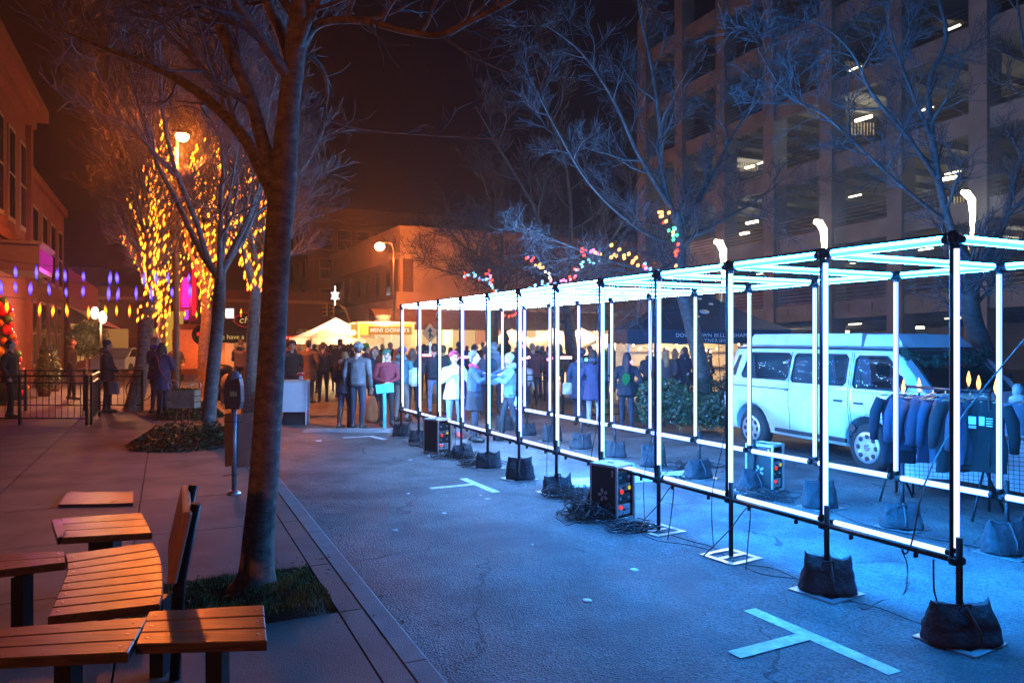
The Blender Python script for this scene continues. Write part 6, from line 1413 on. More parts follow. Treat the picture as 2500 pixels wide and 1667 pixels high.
# merge sign
ms = thing('merge_sign', 'orange diamond warning sign with black merge arrow behind the tunnel end', 'road sign', (xp(1050, 19.6), 19.6, 0))
m_ = MB(); m_.box((0, .04, 1.05), (.06, .04, 2.1)); m_.obj('post', steel, ms)
r_ = .215; m_ = MB(); m_.prism([(0, r_*1.2), (r_, 0), (0, -r_*1.2), (-r_, 0)], sign_matrix((0, 0, zp(813, 19.6)), (0, -1, 0)), .01); pn = m_.obj('panel', mat('sign_orange', (.85, .26, .02), .5), ms)
bkm = mat('sign_black', (.01, .01, .01), .6)
m_ = MB(); m_.prism([(-.021, -.13), (.021, -.13), (.021, .036), (.068, .036), (0, .145), (-.068, .036), (-.021, .036)], sign_matrix((0, -.012, zp(813, 19.6)), (0, -1, 0)), .004); m_.obj('arrow', bkm, ms)
m_ = MB(); m_.prism([(.022, -.015), (.022, -.065), (.065, -.115), (.087, -.087)], sign_matrix((0, -.012, zp(813, 19.6)), (0, -1, 0)), .004); m_.obj('arrow_branch', bkm, ms)
# dark kiosk with pale bicycle sign
ks = thing('bike_sign', 'dark rounded kiosk board with a small white bicycle symbol', 'sign', (xp(1045, 25), 25, 0))
m_ = MB(); m_.box((0, 0, 1.45), (.5, .08, .42), bev=.03); m_.obj('board', mat('sign_navy', (.02, .03, .06), .4), ks); m_ = MB(); m_.box((0, .03, .62), (.08, .05, 1.25)); m_.obj('post', black_metal, ks)
for cx in (-.07, .07):
    m_ = MB(); m_.tube([(cx+.05*math.cos(a), -.045, 1.42+.05*math.sin(a)) for a in np.linspace(0, 6.28, 13)], .006, 4, cap=False); m_.obj('bicycle_symbol', ll, ks)
m_ = MB(); m_.tube([(-.07, -.045, 1.42), (-.03, -.045, 1.5), (.04, -.045, 1.5), (0, -.045, 1.42), (-.03, -.045, 1.5)], .006, 4); m_.obj('bicycle_symbol', ll, ks)
# cheese stall on the left
ch = tent((xp(590, 30), 30, .1), ANG_S-math.pi/2, 3.0, 2.4, zp(818, 30)+.05, zp(765, 30), mat('canopy_black', (.015, .012, .012), .8), 'black canopy stall lettered with a cheese slogan behind the near trunk', None, .45)
chl = mat('cheese_letter', (.8, .6, .2), .7)
lettering('We have a passion for', .25, emit('slogan_glow', (1, .62, .15), .7), ch, sign_matrix((0, -1.215, zp(818, 30)-.18), (0, -1, 0)), depth=.003)
lettering('cheese', .42, emit('logo_glow', (1, .6, .2), .6), ch, sign_matrix((.35, -1.0, zp(795, 30)+.1), (0, -1, .5)), depth=.003, font_shear=.2)
m_ = MB(); m_.tube([(.35+.75*math.cos(a), -1.02-.1*math.sin(a), zp(795, 30)+.1+.3*math.sin(a)) for a in np.linspace(0, 6.283, 25)], .03, 5, cap=False); m_.obj('logo_ring', mat('logo_red', (.5, .02, .02), .6), ch)
lamp(ch, (0, 0, 1.7), (1, .45, .12), 120, .3)
# orange painted robot trailer
rb = thing('robot_trailer', 'orange rounded trailer painted with a red eyed face near the cheese stall', 'trailer', (xp(482, 31), 31, .1), R(10))
m_ = MB(); m_.box((0, 1.2, 1.35), (2.1, 2.4, 2.1), bev=.25); m_.obj('body', mat('trailer_orange', (.55, .16, .04), .4, .2), rb)
m_ = MB(); m_.lathe((.2, -.02, 1.95), [(.42, -.01), (.42, .02)], 18, M=Matrix.Rotation(R(90), 3, 'X')); m_.obj('face', mat('face_black', (.01, .008, .008), .5), rb)
for x in (.05, .36): m_ = MB(); m_.sphere((x, -.05, 1.98), .075, 10, 6); m_.obj('eye', emit('eye_red', (1, .02, .02), 1.2), rb)
m_ = MB(); m_.box((.2, -.06, 1.75), (.14, .02, .04)); m_.obj('mouth', emit('mouth_red', (1, .1, .08), .6), rb)
for x in (-.8, .8): m_ = MB(); m_.lathe((x, .6, .28), [(.1, -.08), (.26, -.08), (.28, 0), (.26, .08), (.1, .08)], 14, M=Matrix.Rotation(R(90), 3, 'Y')); m_.obj('wheel', rubber, rb)
lamp(rb, (0, -1.2, 1.2), (1, .25, .05), 40, .2)
# hanging lantern sign, pale column boards, parked white car, red sign
hs = thing('lantern_sign', 'small glowing white lantern box hanging from an arm on the grey trunk', 'sign', (xp(577, 17.0), 16.6, zp(765, 16.6)))
m_ = MB(); m_.box((0, 0, 0), (.16, .08, .21), bev=.01); m_.obj('lit_box', emit('lantern_white', (1, .8, .85), 2.4), hs)
m_ = MB(); m_.tube([(-.12, 0, .15), (.3, .15, .15)], .01, 5); m_.obj('arm', black_metal, hs); m_ = MB(); m_.tube([(0, 0, .1), (0, 0, .15)], .006, 4); m_.obj('link', black_metal, hs)
pb = thing('notice_board', 'tall pale yellow notice board pair behind the lit trees', 'notice board', (xp(425, 33), 33, .1))
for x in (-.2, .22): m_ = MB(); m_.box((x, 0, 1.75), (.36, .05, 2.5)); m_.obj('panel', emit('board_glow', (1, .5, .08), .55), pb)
m_ = MB(); m_.box((0, .06, 1.5), (.08, .06, 3)); m_.obj('post', black_metal, pb)
kc = thing('parked_car', 'pale car parked at the street end behind the thick trunk', 'car', (xp(298, 40), 40, 0), R(100))
m_ = MB(); pr = [(-2.1, .35), (2.1, .35), (2.15, .75), (1.3, .9), (.7, 1.4), (-1.0, 1.42), (-1.8, .95), (-2.15, .85)]
body_c = xz_prism(pr, -.8, .8).obj('body', van_p, kc)
for x in (-1.3, 1.3):
    for y in (-.78, .78): m_ = MB(); m_.lathe((x, y, .32), [(.1, -.1), (.3, -.1), (.32, 0), (.3, .1), (.1, .1)], 14, M=Matrix.Rotation(R(90), 3, 'X')); m_.obj('wheel', rubber, kc)
for s_ in (-1, 1): xz_prism([(.62, 1.34), (1.15, .95), (-1.5, .95), (-.95, 1.36)], s_*.801, s_*.81).obj('side_window', dark_glass, kc)
m_ = MB(); m_.add([(.74, -.7, 1.36), (.74, .7, 1.36), (1.28, .72, .93), (1.28, -.72, .93)], [(0, 1, 2, 3)]); m_.obj('windscreen', dark_glass, kc)
for y in (-.6, .6): m_ = MB(); m_.box((2.14, y, .68), (.04, .3, .12)); m_.obj('headlight', mat('lamp_lens', (.5, .5, .5)), kc)
rs = thing('red_canopy_lights', 'small stall glowing red beside a one way sign', 'stall', (xp(712, 40), 40, 0))
m_ = MB(); m_.box((0, .4, 2.05), (1.0, .8, .12)); m_.obj('roof', mat('stall_red', (.3, .02, .01), .7), rs)
for x in (-.45, .45): m_ = MB(); m_.box((x, .1, 1), (.05, .05, 2)); m_.obj('post', black_metal, rs)
for q in range(6): m_ = MB(); m_.sphere((-.4+.16*q, -.02, 1.95), .06, 8, 6); m_.obj('bulb', emit('red_bulb', (1, .05, .02), 4), rs)
ow = thing('one_way_sign', 'black one way sign with white arrow plate by the white tent', 'road sign', (xp(733, 42), 42, 0))
m_ = MB(); m_.box((0, 0, 2.25), (.62, .03, .24)); m_.obj('plate', bkm, ow); m_ = MB(); m_.prism([(-.25, -.06), (.1, -.06), (.1, -.1), (.26, 0), (.1, .1), (.1, .06), (-.25, .06)], sign_matrix((0, -.018, 2.25), (0, -1, 0)), .004); m_.obj('arrow', ll, ow); m_ = MB(); m_.box((0, .05, 1.2), (.06, .05, 2.4)); m_.obj('post', steel, ow)
# crowd barriers behind the tunnel
for q, (px, Y) in enumerate(((1330, 17.6), (1090, 20.5), (1480, 17.2))):
    railing(Vector((xp(px-45, Y), Y, 0)), Vector((xp(px+45, Y), Y+.15, 0)), 1, 1.05, 'green crowd barrier behind the tunnel, %s' % ('left of the purple coats', 'behind the white coat woman', 'beside the long haired woman')[q], .12, .02)
# ================================================================== people
def cap_mesh(m_, a, b, ra, rb, n=12):
    a, b = Vector(a), Vector(b); d = (b-a); L = d.length; d = d/L if L > 1e-6 else Vector((0, 0, 1))
    pts, rad = [], []
    for i in range(5):
        th = math.pi/2*(1-i/4); pts.append(a-d*ra*math.sin(th)*.999); rad.append(max(.002, ra*math.cos(th)))
    for i in range(5):
        th = math.pi/2*i/4; pts.append(b+d*rb*math.sin(th)*.999); rad.append(max(.002, rb*math.cos(th)))
    q = [pts[0]]; rr = [rad[0]]
    for p, r in zip(pts[1:], rad[1:]):
        if (p-q[-1]).dot(d) > 1e-4: q.append(p); rr.append(r)
    m_.tube(q, rr, n)
def fr_mesh(m_, c, z0, z1, r0, r1, n=24, fold=.0):
    vs_ = []; K = 7
    for i in range(K+1):
        f = i/K; z = z0+(z1-z0)*f; rx = r0[0]+(r1[0]-r0[0])*f; ry = r0[1]+(r1[1]-r0[1])*f
        for j in range(n):
            a = 6.2832*j/n; w_ = 1+fold*(1-f)*math.sin(j*6.2832/n*7+i*.2)
            vs_.append((c[0]+rx*w_*math.cos(a), c[1]+ry*w_*math.sin(a), z))
    m_.add(vs_, [(i*n+j, i*n+(j+1) % n, (i+1)*n+(j+1) % n, (i+1)*n+j) for i in range(K) for j in range(n)]+[tuple(range(n))[::-1], tuple(K*n+j for j in range(n))])
def sdf(pr, P):
    k = pr[0]
    if k == 'cap':
        a, b, ra, rb = np.array(pr[1]), np.array(pr[2]), pr[3], pr[4]; d = b-a; t = np.clip(((P-a)@d)/max(1e-9, d@d), 0, 1); return np.linalg.norm(P-(a+t[:, None]*d), axis=1)-(ra+(rb-ra)*t)
    if k == 'ell':
        c, r = np.array(pr[1]), np.array(pr[2]); return (np.linalg.norm((P-c)/r, axis=1)-1)*r.min()
    c, z0, z1, r0, r1 = pr[1:6]; f = np.clip((P[:, 2]-z0)/(z1-z0), 0, 1); rx = r0[0]+(r1[0]-r0[0])*f; ry = r0[1]+(r1[1]-r0[1])*f
    d = (np.sqrt(((P[:, 0]-c[0])/rx)**2+((P[:, 1]-c[1])/ry)**2)-1)*np.minimum(rx, ry); return np.maximum(d, np.maximum(z0-P[:, 2], P[:, 2]-z1))
CM = {}
sc2 = bpy.data.scenes.new('workbench')
def cloth(c, rough=.85, kind=''):
    key = (tuple(round(x, 3) for x in c), kind)
    if key not in CM: CM[key] = mat('cloth_%d' % len(CM), c, rough, var=.22, scale=7, bump=.55 if kind != 'skin' else .05, bscale=16 if kind != 'knit' else 60)
    return CM[key]
SKIN = (.52, .30, .22)
def remesh(name, prims, voxel, scale, smooth=2, wrinkle=False):
    m_ = MB(); mats = []
    for pr in prims:
        if pr[0] == 'cap': cap_mesh(m_, *pr[1:5])
        elif pr[0] == 'ell': m_.sphere(pr[1], 1, 14, 10, sc_=pr[2])
        else: fr_mesh(m_, *pr[1:6], fold=.06)
        if pr[-1] not in mats: mats.append(pr[-1])
    me = m_.mesh(name, mats); tmp = bpy.data.objects.new('tmp', me); sc2.collection.objects.link(tmp)
    md = tmp.modifiers.new('r', 'REMESH'); md.mode = 'VOXEL'; md.voxel_size = voxel; md.use_smooth_shade = True
    if smooth: s_ = tmp.modifiers.new('s', 'SMOOTH'); s_.iterations = smooth; s_.factor = .5
    
    with bpy.context.temp_override(scene=sc2, view_layer=sc2.view_layers[0]):
        dg = bpy.context.evaluated_depsgraph_get(); out = bpy.data.meshes.new_from_object(tmp.evaluated_get(dg))
    bpy.data.objects.remove(tmp); bpy.data.meshes.remove(me)
    out.materials.clear()
    for x in mats: out.materials.append(x)
    nf = len(out.polygons); ce = np.empty(nf*3); out.polygons.foreach_get('center', ce); ce = ce.reshape(-1, 3)
    if len(mats) > 1:
        D = np.stack([sdf(pr, ce) for pr in prims]); idx = np.array([mats.index(pr[-1]) for pr in prims])[D.argmin(0)]
        out.polygons.foreach_set('material_index', idx.astype(np.int32))
    out.polygons.foreach_set('use_smooth', np.ones(nf, dtype=bool))
    if wrinkle:
        sd_ = len(out.vertices) % 97
        for vv in out.vertices:
            c_ = vv.co
            if c_.z > 1.47 or c_.z < .1: continue
            q = mnoise.noise((c_.x*9+sd_, c_.y*9, c_.z*5))*.010+mnoise.noise((c_.x*22, c_.y*22+sd_, c_.z*13))*.006
            l_ = math.hypot(c_.x, c_.y)+.05; c_.x += c_.x/l_*q; c_.y += c_.y/l_*q
    if scale != 1: out.transform(Matrix.Scale(scale, 4))
    out.name = name; return out
def hand(pr, wr, d, side, up, m, det):
    d = Vector(d).normalized(); wr = Vector(wr); up = Vector(up).normalized(); sd = d.cross(up).normalized()
    if not det:
        pr.append(('cap', wr, wr+d*.10, .036, .026, m)); return
    palm = wr+d*.055
    for k in (-1, 0, 1): pr.append(('cap', wr+sd*.012*k, wr+d*.085+sd*.022*k, .017, .016, m))
    for k, L in zip((-1.5, -.5, .5, 1.5), (.062, .078, .084, .072)):
        b = wr+d*.09+sd*.0185*k; f1 = b+d*L*.55+sd*.006*k-up*.006; f2 = f1+d*L*.45-up*.022; pr.append(('cap', b, f1, .0095, .0085, m)); pr.append(('cap', f1, f2, .0085, .007, m))
    tb_ = wr+d*.025+sd*.026*side; pr.append(('cap', tb_, tb_+d*.03+sd*.028*side, .012, .010, m)); pr.append(('cap', tb_+d*.03+sd*.028*side, tb_+d*.062+sd*.034*side, .010, .008, m))
def person(label, px, Y, Hh, yaw, top=(.05, .05, .06), legs=(.02, .025, .04), shoes=(.02, .018, .016), hair=(.05, .03, .02), hat=None, coat=0, arms='down', longhair=0, skirt=None, boots=None, scarf=None, hood=None, glasses=False, group='people in the street', skin=SKIN, det=0, step=0, bare=None, z0=0, X=None, fluffy=0, lean=0, kind='', female=0, vox=None, headturn=0):
    s_ = Hh/1.75; T_ = cloth(top, kind=kind); L_ = cloth(legs); K_ = cloth(skin, .55, 'skin'); S_ = cloth(shoes, .5); H_ = cloth(hair, .6, 'knit')
    pr = []; sw = .185 if female else .205
    step = step or random.Random(int(px)).uniform(-.07, .07)
    headturn = headturn or random.Random(int(px*3)).uniform(-.6, .6)
    pr += [('ell', (0, 0, .95), (.155, .115, .13), L_), ('ell', (0, 0, 1.09), (.145+.02*(not female), .112, .17), T_), ('ell', (0, .005, 1.28), (.175 if female else .19, .125, .17), T_), ('cap', (-sw+.04, .005, 1.395), (sw-.04, .005, 1.395), .07, .07, T_), ('cap', (-.05, .0, 1.43), (.05, .0, 1.43), .065, .065, T_)]
    pr.append(('fr', (0, .003), .90, 1.37, (.158, .12), (.182 if female else .196, .124), T_))
    ht = Matrix.Rotation(headturn, 3, 'Z')
    def hd(v): q = ht @ Vector((v[0], v[1]+.01, 0)); return (q.x, q.y-.01, v[2])
    pr += [('cap', (0, .012, 1.44), (0, -.005, 1.56), .054, .052, K_)]
    pr += [('ell', hd((0, -.012, 1.645)), (.074, .092, .108), K_), ('ell', hd((0, -.05, 1.585)), (.048, .045, .05), K_), ('cap', hd((0, -.098, 1.655)), hd((0, -.118, 1.622)), .012, .016, K_)]
    for x in (-1, 1): pr += [('ell', hd((x*.076, .0, 1.64)), (.014, .024, .032), K_), ('ell', hd((x*.035, -.088, 1.60)), (.022, .016, .022), K_), ('cap', hd((x*.022, -.094, 1.672)), hd((x*.05, -.086, 1.672)), .012, .010, K_)]
    for x, stp in ((-1, step), (1, -step)):
        lg = cloth(bare, .6) if bare else L_
        kn = (x*.10, -.015-stp*.55, .5); an = (x*.105, .02-stp*.9, .10)
        pr += [('cap', (x*.085, 0, .92), kn, .086, .060, L_ if not bare else lg), ('cap', kn, an, .058, .043, lg)]
        if boots is not None: B_ = cloth(boots, .35); pr += [('cap', (x*.10, -.01-stp*.6, .45), an, .066, .052, B_), ('cap', (an[0], an[1]+.02, .05), (an[0]+x*.015, an[1]-.15, .042), .052, .042, B_)]
        else: pr += [('cap', (an[0], an[1]+.025, .055), (an[0]+x*.015, an[1]-.15, .042), .05, .042, S_), ('cap', an, (an[0], an[1], .06), .05, .05, S_)]
    if not coat: pr.append(('fr', (0, .003), .895, .945, (.172, .134), (.17, .132), cloth(tuple(c_*.6 for c_ in top))))
    if coat: zz = {1: .80, 2: .62, 3: .46}[coat]; pr.append(('fr', (0, .005), zz, 1.12, (.205+.02*coat, .155+.015*coat), (.165, .125), T_))
    if skirt: pr.append(('fr', (0, .005), .62, 1.02, (.21, .165), (.16, .12), cloth(skirt)))
    rj = random.Random(int(px*13+Y*17)); J = lambda a=.035: rj.uniform(-a, a)
    P_ = {'down': (((.255, .03, 1.13), (.25, -.04, .88)),)*2, 'pockets': (((.28, .06, 1.15), (.20, -.06, .96)),)*2, 'front': (((.27, -.02, 1.14), (.08, -.20, 1.06)),)*2, 'up': (((.27, -.05, 1.17), (.10, -.24, 1.33)),)*2, 'phone': (((.26, -.02, 1.14), (.10, -.26, 1.22)),)*2}
    A = P_[arms] if isinstance(arms, str) else arms
    for x, (el, wr) in zip((-1, 1), A):
        mir = x if isinstance(arms, str) else 1
        jj = 0 if det else 1; e = (el[0]*mir+J()*jj, el[1]+J()*jj, el[2]+J()*jj); w_ = (wr[0]*mir+J()*jj, wr[1]+J(.05)*jj, wr[2]+J(.06)*jj)
        pr += [('cap', (x*sw, .005, 1.385), e, .066, .054, T_), ('cap', e, w_, .053, .040, T_)]
        dv = (Vector(w_)-Vector(e)).normalized()
        if arms != 'pockets': hand(pr, Vector(w_)+dv*.02, dv, -x, (0, -1, .2) if abs(dv.y) < .7 else (0, 0, 1), K_, det)
    v = vox or (.011 if det else .02)
    me = remesh('person', pr, v/s_, s_, wrinkle=True); rj = random.Random(int(px*7+Y*31)); bk_ = rj.uniform(.98, 1.14)
    for vv in me.vertices:
        if vv.co.z < 1.46*s_: vv.co.y *= bk_; vv.co.x *= (bk_+1)/2
    o = link('person', me); Xw = xp(px, Y) if X is None else X
    o.location = (Xw, Y, z0); o.rotation_euler = (lean, 0, R(yaw)); tag(o, label, 'person', group)
    # hair, hat and other worn pieces as children
    hp = []
    if hat is None or longhair or True:
        hp += [('ell', hd((0, .018, 1.668)), (.084, .092, .098), H_)]
        if longhair: hp += [('cap', hd((0, .055, 1.64)), (0, .085, 1.62-.33*longhair), .085, .075, H_)]+[('cap', hd((x*.06, .01, 1.66)), (x*.095, -.01, 1.60-.30*longhair), .04, .03, H_) for x in (-1, 1)]
        else: hp += [('ell', hd((0, .05, 1.61)), (.07, .05, .06), H_)]
        if fluffy: hp += [('ell', hd((q*.06, .02+.03*abs(q), 1.70+.03*(1-abs(q)))), (.07, .075, .07), H_) for q in (-1, 0, 1)]
    if abs((yaw+180) % 360-180) < 100 and Y < 20:
        fe = MB(); Mh = lambda v: Vector(hd(v))*s_
        for x in (-1, 1):
            fe.sphere(Mh((x*.031, -.094, 1.650)), .010*s_, 8, 5, 0, (1.3, .7, .8)); fe.tube([Mh((x*.016, -.104, 1.674)), Mh((x*.047, -.098, 1.674))], .0045*s_, 5, 1)
        fe.tube([Mh((-.022, -.093, 1.585)), Mh((0, -.098, 1.583)), Mh((.022, -.093, 1.585))], .006*s_, 5, 2)
        fe.obj('face', [mat('eye_dark', (.02, .015, .012), .2), H_, mat('lip', (.28, .07, .06), .5)], o)
    hm = remesh('hair', hp, max(.014, v)/s_, s_, 1); link('hair', hm, o)
    if hat:
        Hm = cloth(hat, .9, 'knit'); q = [('ell', hd((0, .012, 1.712)), (.095, .105, .082), Hm), ('cap', hd((-.055, .01, 1.69)), hd((.055, .01, 1.69)), .062, .062, Hm)]
        link('hat', remesh('hat', q, max(.014, v)/s_, s_, 1), o)
    if scarf:
        C_ = cloth(scarf, .9, 'knit'); q = [('ell', (.05*math.cos(a), .01+.05*math.sin(a), 1.47+.02*math.sin(a)), (.06, .06, .055), C_) for a in np.linspace(0, 5.6, 7)]
        link('scarf', remesh('scarf', q, max(.014, v)/s_, s_, 1), o)
    if hood is None and not scarf and random.Random(int(px*11)).random() < .45: hood = tuple(min(1, c_*1.25+.005) for c_ in top)
    if hood:
        C_ = cloth(hood, .95, 'knit'); q = [('ell', (.085*math.cos(a), .03+.075*math.sin(a), 1.50+.035*math.sin(a)), (.062, .06, .06), C_) for a in np.linspace(-.3, 3.5, 7)]
        link('hood', remesh('hood', q, max(.014, v)/s_, s_, 1), o)
    if glasses:
        g_ = MB()
        for x in (-1, 1): g_.tube([(Vector(hd((x*.034, -.106, 1.652)))+Vector((.024*math.cos(a), 0, .02*math.sin(a))))*s_ for a in np.linspace(0, 6.283, 15)], .0042*s_, 5, cap=False)
        g_.tube([Vector(hd((-.012, -.108, 1.656)))*s_, Vector(hd((.012, -.108, 1.656)))*s_], .004*s_, 5)
        g_.obj('glasses', mat('glasses_black', (.01, .01, .01), .3), o)
    return o
def strap_bag(px, Y, z, label, c, size=(.24, .10, .30), yaw=0, name='backpack', X=None):
    o = thing(name, label, 'bag', (xp(px, Y) if X is None else X, Y, z), R(yaw)); m_ = MB(); m_.box((0, 0, 0), size, bev=min(size)*.42); m_.obj('body', cloth(c), o)
    m_ = MB(); m_.box((0, -size[1]/2-.012, -size[2]*.12), (size[0]*.7, .03, size[2]*.45), bev=.012); m_.obj('pocket', cloth(c), o)
    for x in (-.07, .07): m_ = MB(); m_.tube([(x, size[1]/2-.01, size[2]*.42), (x*1.1, size[1]/2+.02, size[2]*.1), (x, size[1]/2-.01, -size[2]*.35)], .012, 5); m_.obj('strap', cloth(c), o)
    return o
# --- women dancing in the tunnel
gT = 'people inside the light tunnel'
w1 = person('woman in white coat and maroon beanie with glasses, hands raised', 1109, 14.2, 1.62, 14, top=(.42, .41, .40), legs=(.14, .19, .28), shoes=(.6, .05, .05), hat=(.28, .02, .05), hair=(.12, .06, .03), coat=1, arms=(((-.27, -.04, 1.16), (-.06, -.20, 1.32)), ((.28, -.06, 1.16), (.12, -.24, 1.36))), glasses=True, group=gT, det=1, female=1, headturn=.25)
w2 = person('woman in navy puffer, red scarf and dark skirt reaching to her friend', 1158, 13.7, 1.63, 80, top=(.03, .06, .12), legs=(.02, .02, .03), hair=(.14, .11, .10), skirt=(.015, .015, .02), scarf=(.30, .02, .05), arms=(((-.27, -.16, 1.20), (-.12, -.42, 1.30)), ((.20, -.22, 1.24), (.06, -.50, 1.40))), group=gT, det=1, female=1, step=.06, fluffy=1, headturn=.2)
w3 = person('woman in pale blue knit sweater and slouchy beanie holding her friend', 1243, 13.8, 1.58, -72, top=(.16, .28, .34), legs=(.03, .035, .045), boots=(.02, .02, .022), hat=(.30, .40, .44), hair=(.2, .15, .1), coat=0, arms=(((-.22, -.22, 1.18), (-.10, -.48, 1.22)), ((.25, -.16, 1.2), (.12, -.42, 1.34))), group=gT, det=1, female=1, step=.16, kind='knit', lean=0)
strap_bag(1262, 13.72, .72, 'pale grey shoulder bag at the hip of the knit sweater woman', (.45, .45, .48), (.26, .08, .2), -60, 'shoulder_bag')
# --- near crowd before the tunnel
gN = 'people standing before the tunnel entrance'
person('man in grey hooded jacket and dark jeans wearing a grey beanie', 873, 15.6, 1.78, 172, top=(.10, .095, .10), legs=(.025, .035, .06), hat=(.17, .17, .16), coat=0, arms='down', group=gN, det=1)
person('woman with fur hooded dark coat, jeans and brown boots', 842, 15.8, 1.60, 150, top=(.03, .03, .045), legs=(.04, .06, .10), boots=(.12, .045, .03), hair=(.25, .15, .07), coat=1, arms='pockets', hood=(.50, .38, .32), longhair=.8, group=gN, female=1)
person('woman in red sweater and green beanie with glasses and long blonde hair', 944, 16.2, 1.63, 12, top=(.22, .025, .035), legs=(.015, .015, .02), hat=(.03, .12, .07), hair=(.50, .34, .18), arms=(((-.27, -.02, 1.12), (-.05, -.2, 1.02)), ((.27, -.02, 1.12), (.06, -.21, 1.02))), longhair=1, glasses=True, group=gN, det=1, female=1)
person('dark haired woman in dark coat seen in profile by the red sweater', 912, 17.0, 1.66, 78, top=(.02, .022, .03), legs=(.02, .02, .03), hair=(.03, .018, .012), longhair=.7, coat=1, arms='pockets', group=gN, female=1)
person('man in teal jacket and striped beanie by the first tunnel post', 981, 17.0, 1.68, 160, top=(.06, .17, .19), legs=(.17, .13, .11), hat=(.12, .10, .25), coat=0, arms='pockets', group=gN)
strap_bag(1012, 16.9, 1.02, 'white and pale blue backpack worn beside the teal jacket', (.55, .58, .6), (.26, .16, .42), 20)
person('person in dark sweater behind the white backpack', 1008, 17.6, 1.66, 175, top=(.02, .025, .035), legs=(.02, .025, .04), hair=(.10, .05, .03), longhair=.6, group=gN, arms='front')
person('man in dark hoodie and blue jeans seen from behind at the merge sign', 1060, 18.2, 1.76, 182, top=(.025, .03, .045), legs=(.16, .22, .32), hair=(.03, .02, .015), arms='front', group=gN)
person('person in green black jacket holding a glowing wand', 1082, 18.6, 1.72, 150, top=(.02, .09, .07), legs=(.02, .02, .03), hair=(.10, .06, .03), arms='phone', group=gN)
person('man in flat cap and open dark jacket by the white board', 712, 18.5, 1.82, 40, top=(.03, .027, .022), legs=(.03, .03, .04), hat=(.012, .012, .014), arms='pockets', coat=0, group=gN)
person('person in long brown parka seen from behind', 752, 22, 1.84, 176, top=(.10, .06, .03), legs=(.10, .06, .035), hair=(.05, .03, .02), coat=2, arms='pockets', group=gN)
person('man in dark jacket standing legs apart seen from behind', 789, 22.3, 1.78, 184, top=(.025, .02, .02), legs=(.018, .016, .018), hair=(.09, .05, .03), arms='front', group=gN)
person('tall man in grey jacket before the donut trailer', 830, 24, 1.88, 175, top=(.05, .045, .05), legs=(.03, .03, .04), hair=(.10, .08, .07), arms='front', group=gN)
person('person in bright green beanie near the donut hatch', 894, 19.4, 1.74, 165, top=(.03, .035, .06), legs=(.03, .03, .04), hat=(.08, .30, .04), scarf=(.05, .05, .1), group=gN)
person('person in red jacket behind the flat cap man', 728, 23.5, 1.70, 190, top=(.40, .03, .02), legs=(.03, .03, .03), hair=(.3, .2, .1), longhair=.8, group=gN)
for k, (px, Y, h, c, hc, lab, yaw) in enumerate([(856, 24.5, 1.72, (.06, .03, .03), (.08, .04, .03), 'person in dark red coat queueing at the trailer', 170), (918, 22.5, 1.66, (.25, .18, .14), (.4, .3, .2), 'blond person in tan coat queueing at the hatch', 160), (934, 25, 1.70, (.05, .05, .06), (.5, .42, .35), 'grey haired person at the donut hatch', 190), (953, 23.5, 1.76, (.03, .03, .04), (.03, .02, .02), 'dark haired man facing the queue', 20), (968, 21, 1.60, (.15, .10, .06), (.30, .17, .07), 'curly red haired person behind the red sweater', 175), (1022, 22.5, 1.68, (.03, .03, .03), (.06, .03, .02), 'person in black behind the second post', 175), (1035, 26, 1.7, (.06, .07, .09), (.08, .05, .03), 'person in grey blue beyond the merge sign', 185), (768, 26, 1.7, (.05, .04, .05), (.06, .04, .03), 'person in dark coat deep in the queue', 170), (806, 27, 1.66, (.12, .07, .04), (.05, .03, .02), 'person in brown jacket deep in the queue', 190), (690, 25, 1.72, (.04, .035, .05), (.05, .03, .02), 'person at the edge of the red stall', 175)]):
    person(lab, px, Y, h, yaw, top=c, hair=hc, longhair=.7 if k in (1, 4) else 0, coat=k % 3 == 0, arms=('pockets', 'front', 'down')[k % 3], group='people queueing by the trailer', vox=.026)
# --- behind the tunnel
gB = 'people beyond the tunnel'
person('person in pale blue hooded top standing behind the dancers', 1207, 19, 1.76, 170, top=(.20, .30, .36), legs=(.03, .04, .07), hair=(.30, .40, .45), hat=(.2, .3, .36), group=gB, arms='pockets')
person('person in dark blue coat beside the pale hooded top', 1186, 18.4, 1.68, 165, top=(.03, .06, .10), legs=(.02, .03, .05), hair=(.02, .02, .03), coat=1, arms='pockets', group=gB)
person('child in grey sweater beyond the knit sweater woman', 1281, 18.6, 1.38, 150, top=(.30, .28, .30), legs=(.03, .03, .05), hair=(.05, .03, .03), group=gB, arms='down')
person('person in purple blue long coat with white stockings', 1449, 15.9, 1.64, 178, top=(.06, .06, .14), legs=(.3, .3, .34), bare=(.5, .48, .5), hair=(.03, .02, .02), coat=2, arms='pockets', hood=(.10, .10, .16), group=gB, female=1, longhair=.4)
person('person in dark blue scarf beside the purple coat', 1417, 16.3, 1.65, 172, top=(.03, .06, .11), legs=(.02, .03, .05), hair=(.025, .02, .02), scarf=(.25, .25, .3), coat=2, fluffy=1, arms='down', group=gB, female=1)
strap_bag(1385, 15.9, .82, 'pale cloth tote bag hanging left of the purple coat', (.5, .45, .42), (.2, .06, .26), 0, 'tote_bag')
lh = person('long haired woman in black with a green mask print on her back', 1530, 15.2, 1.60, 176, top=(.015, .018, .03), legs=(.02, .03, .05), hair=(.02, .015, .02), longhair=1.1, coat=1, arms='pockets', group=gB, female=1)
m_ = MB(); m_.prism([(0, .13), (.07, .10), (.085, .02), (.05, -.06), (.0, -.12), (-.06, -.06), (-.085, .02), (-.06, .10)], Matrix.Translation((.03, .172, 1.06)) @ Matrix.Rotation(R(-90), 4, 'X') @ Matrix.Rotation(R(180), 4, 'Z'), .012)
m_.obj('mask_print', emit('glow_green', (.03, .55, .38), .45), lh)
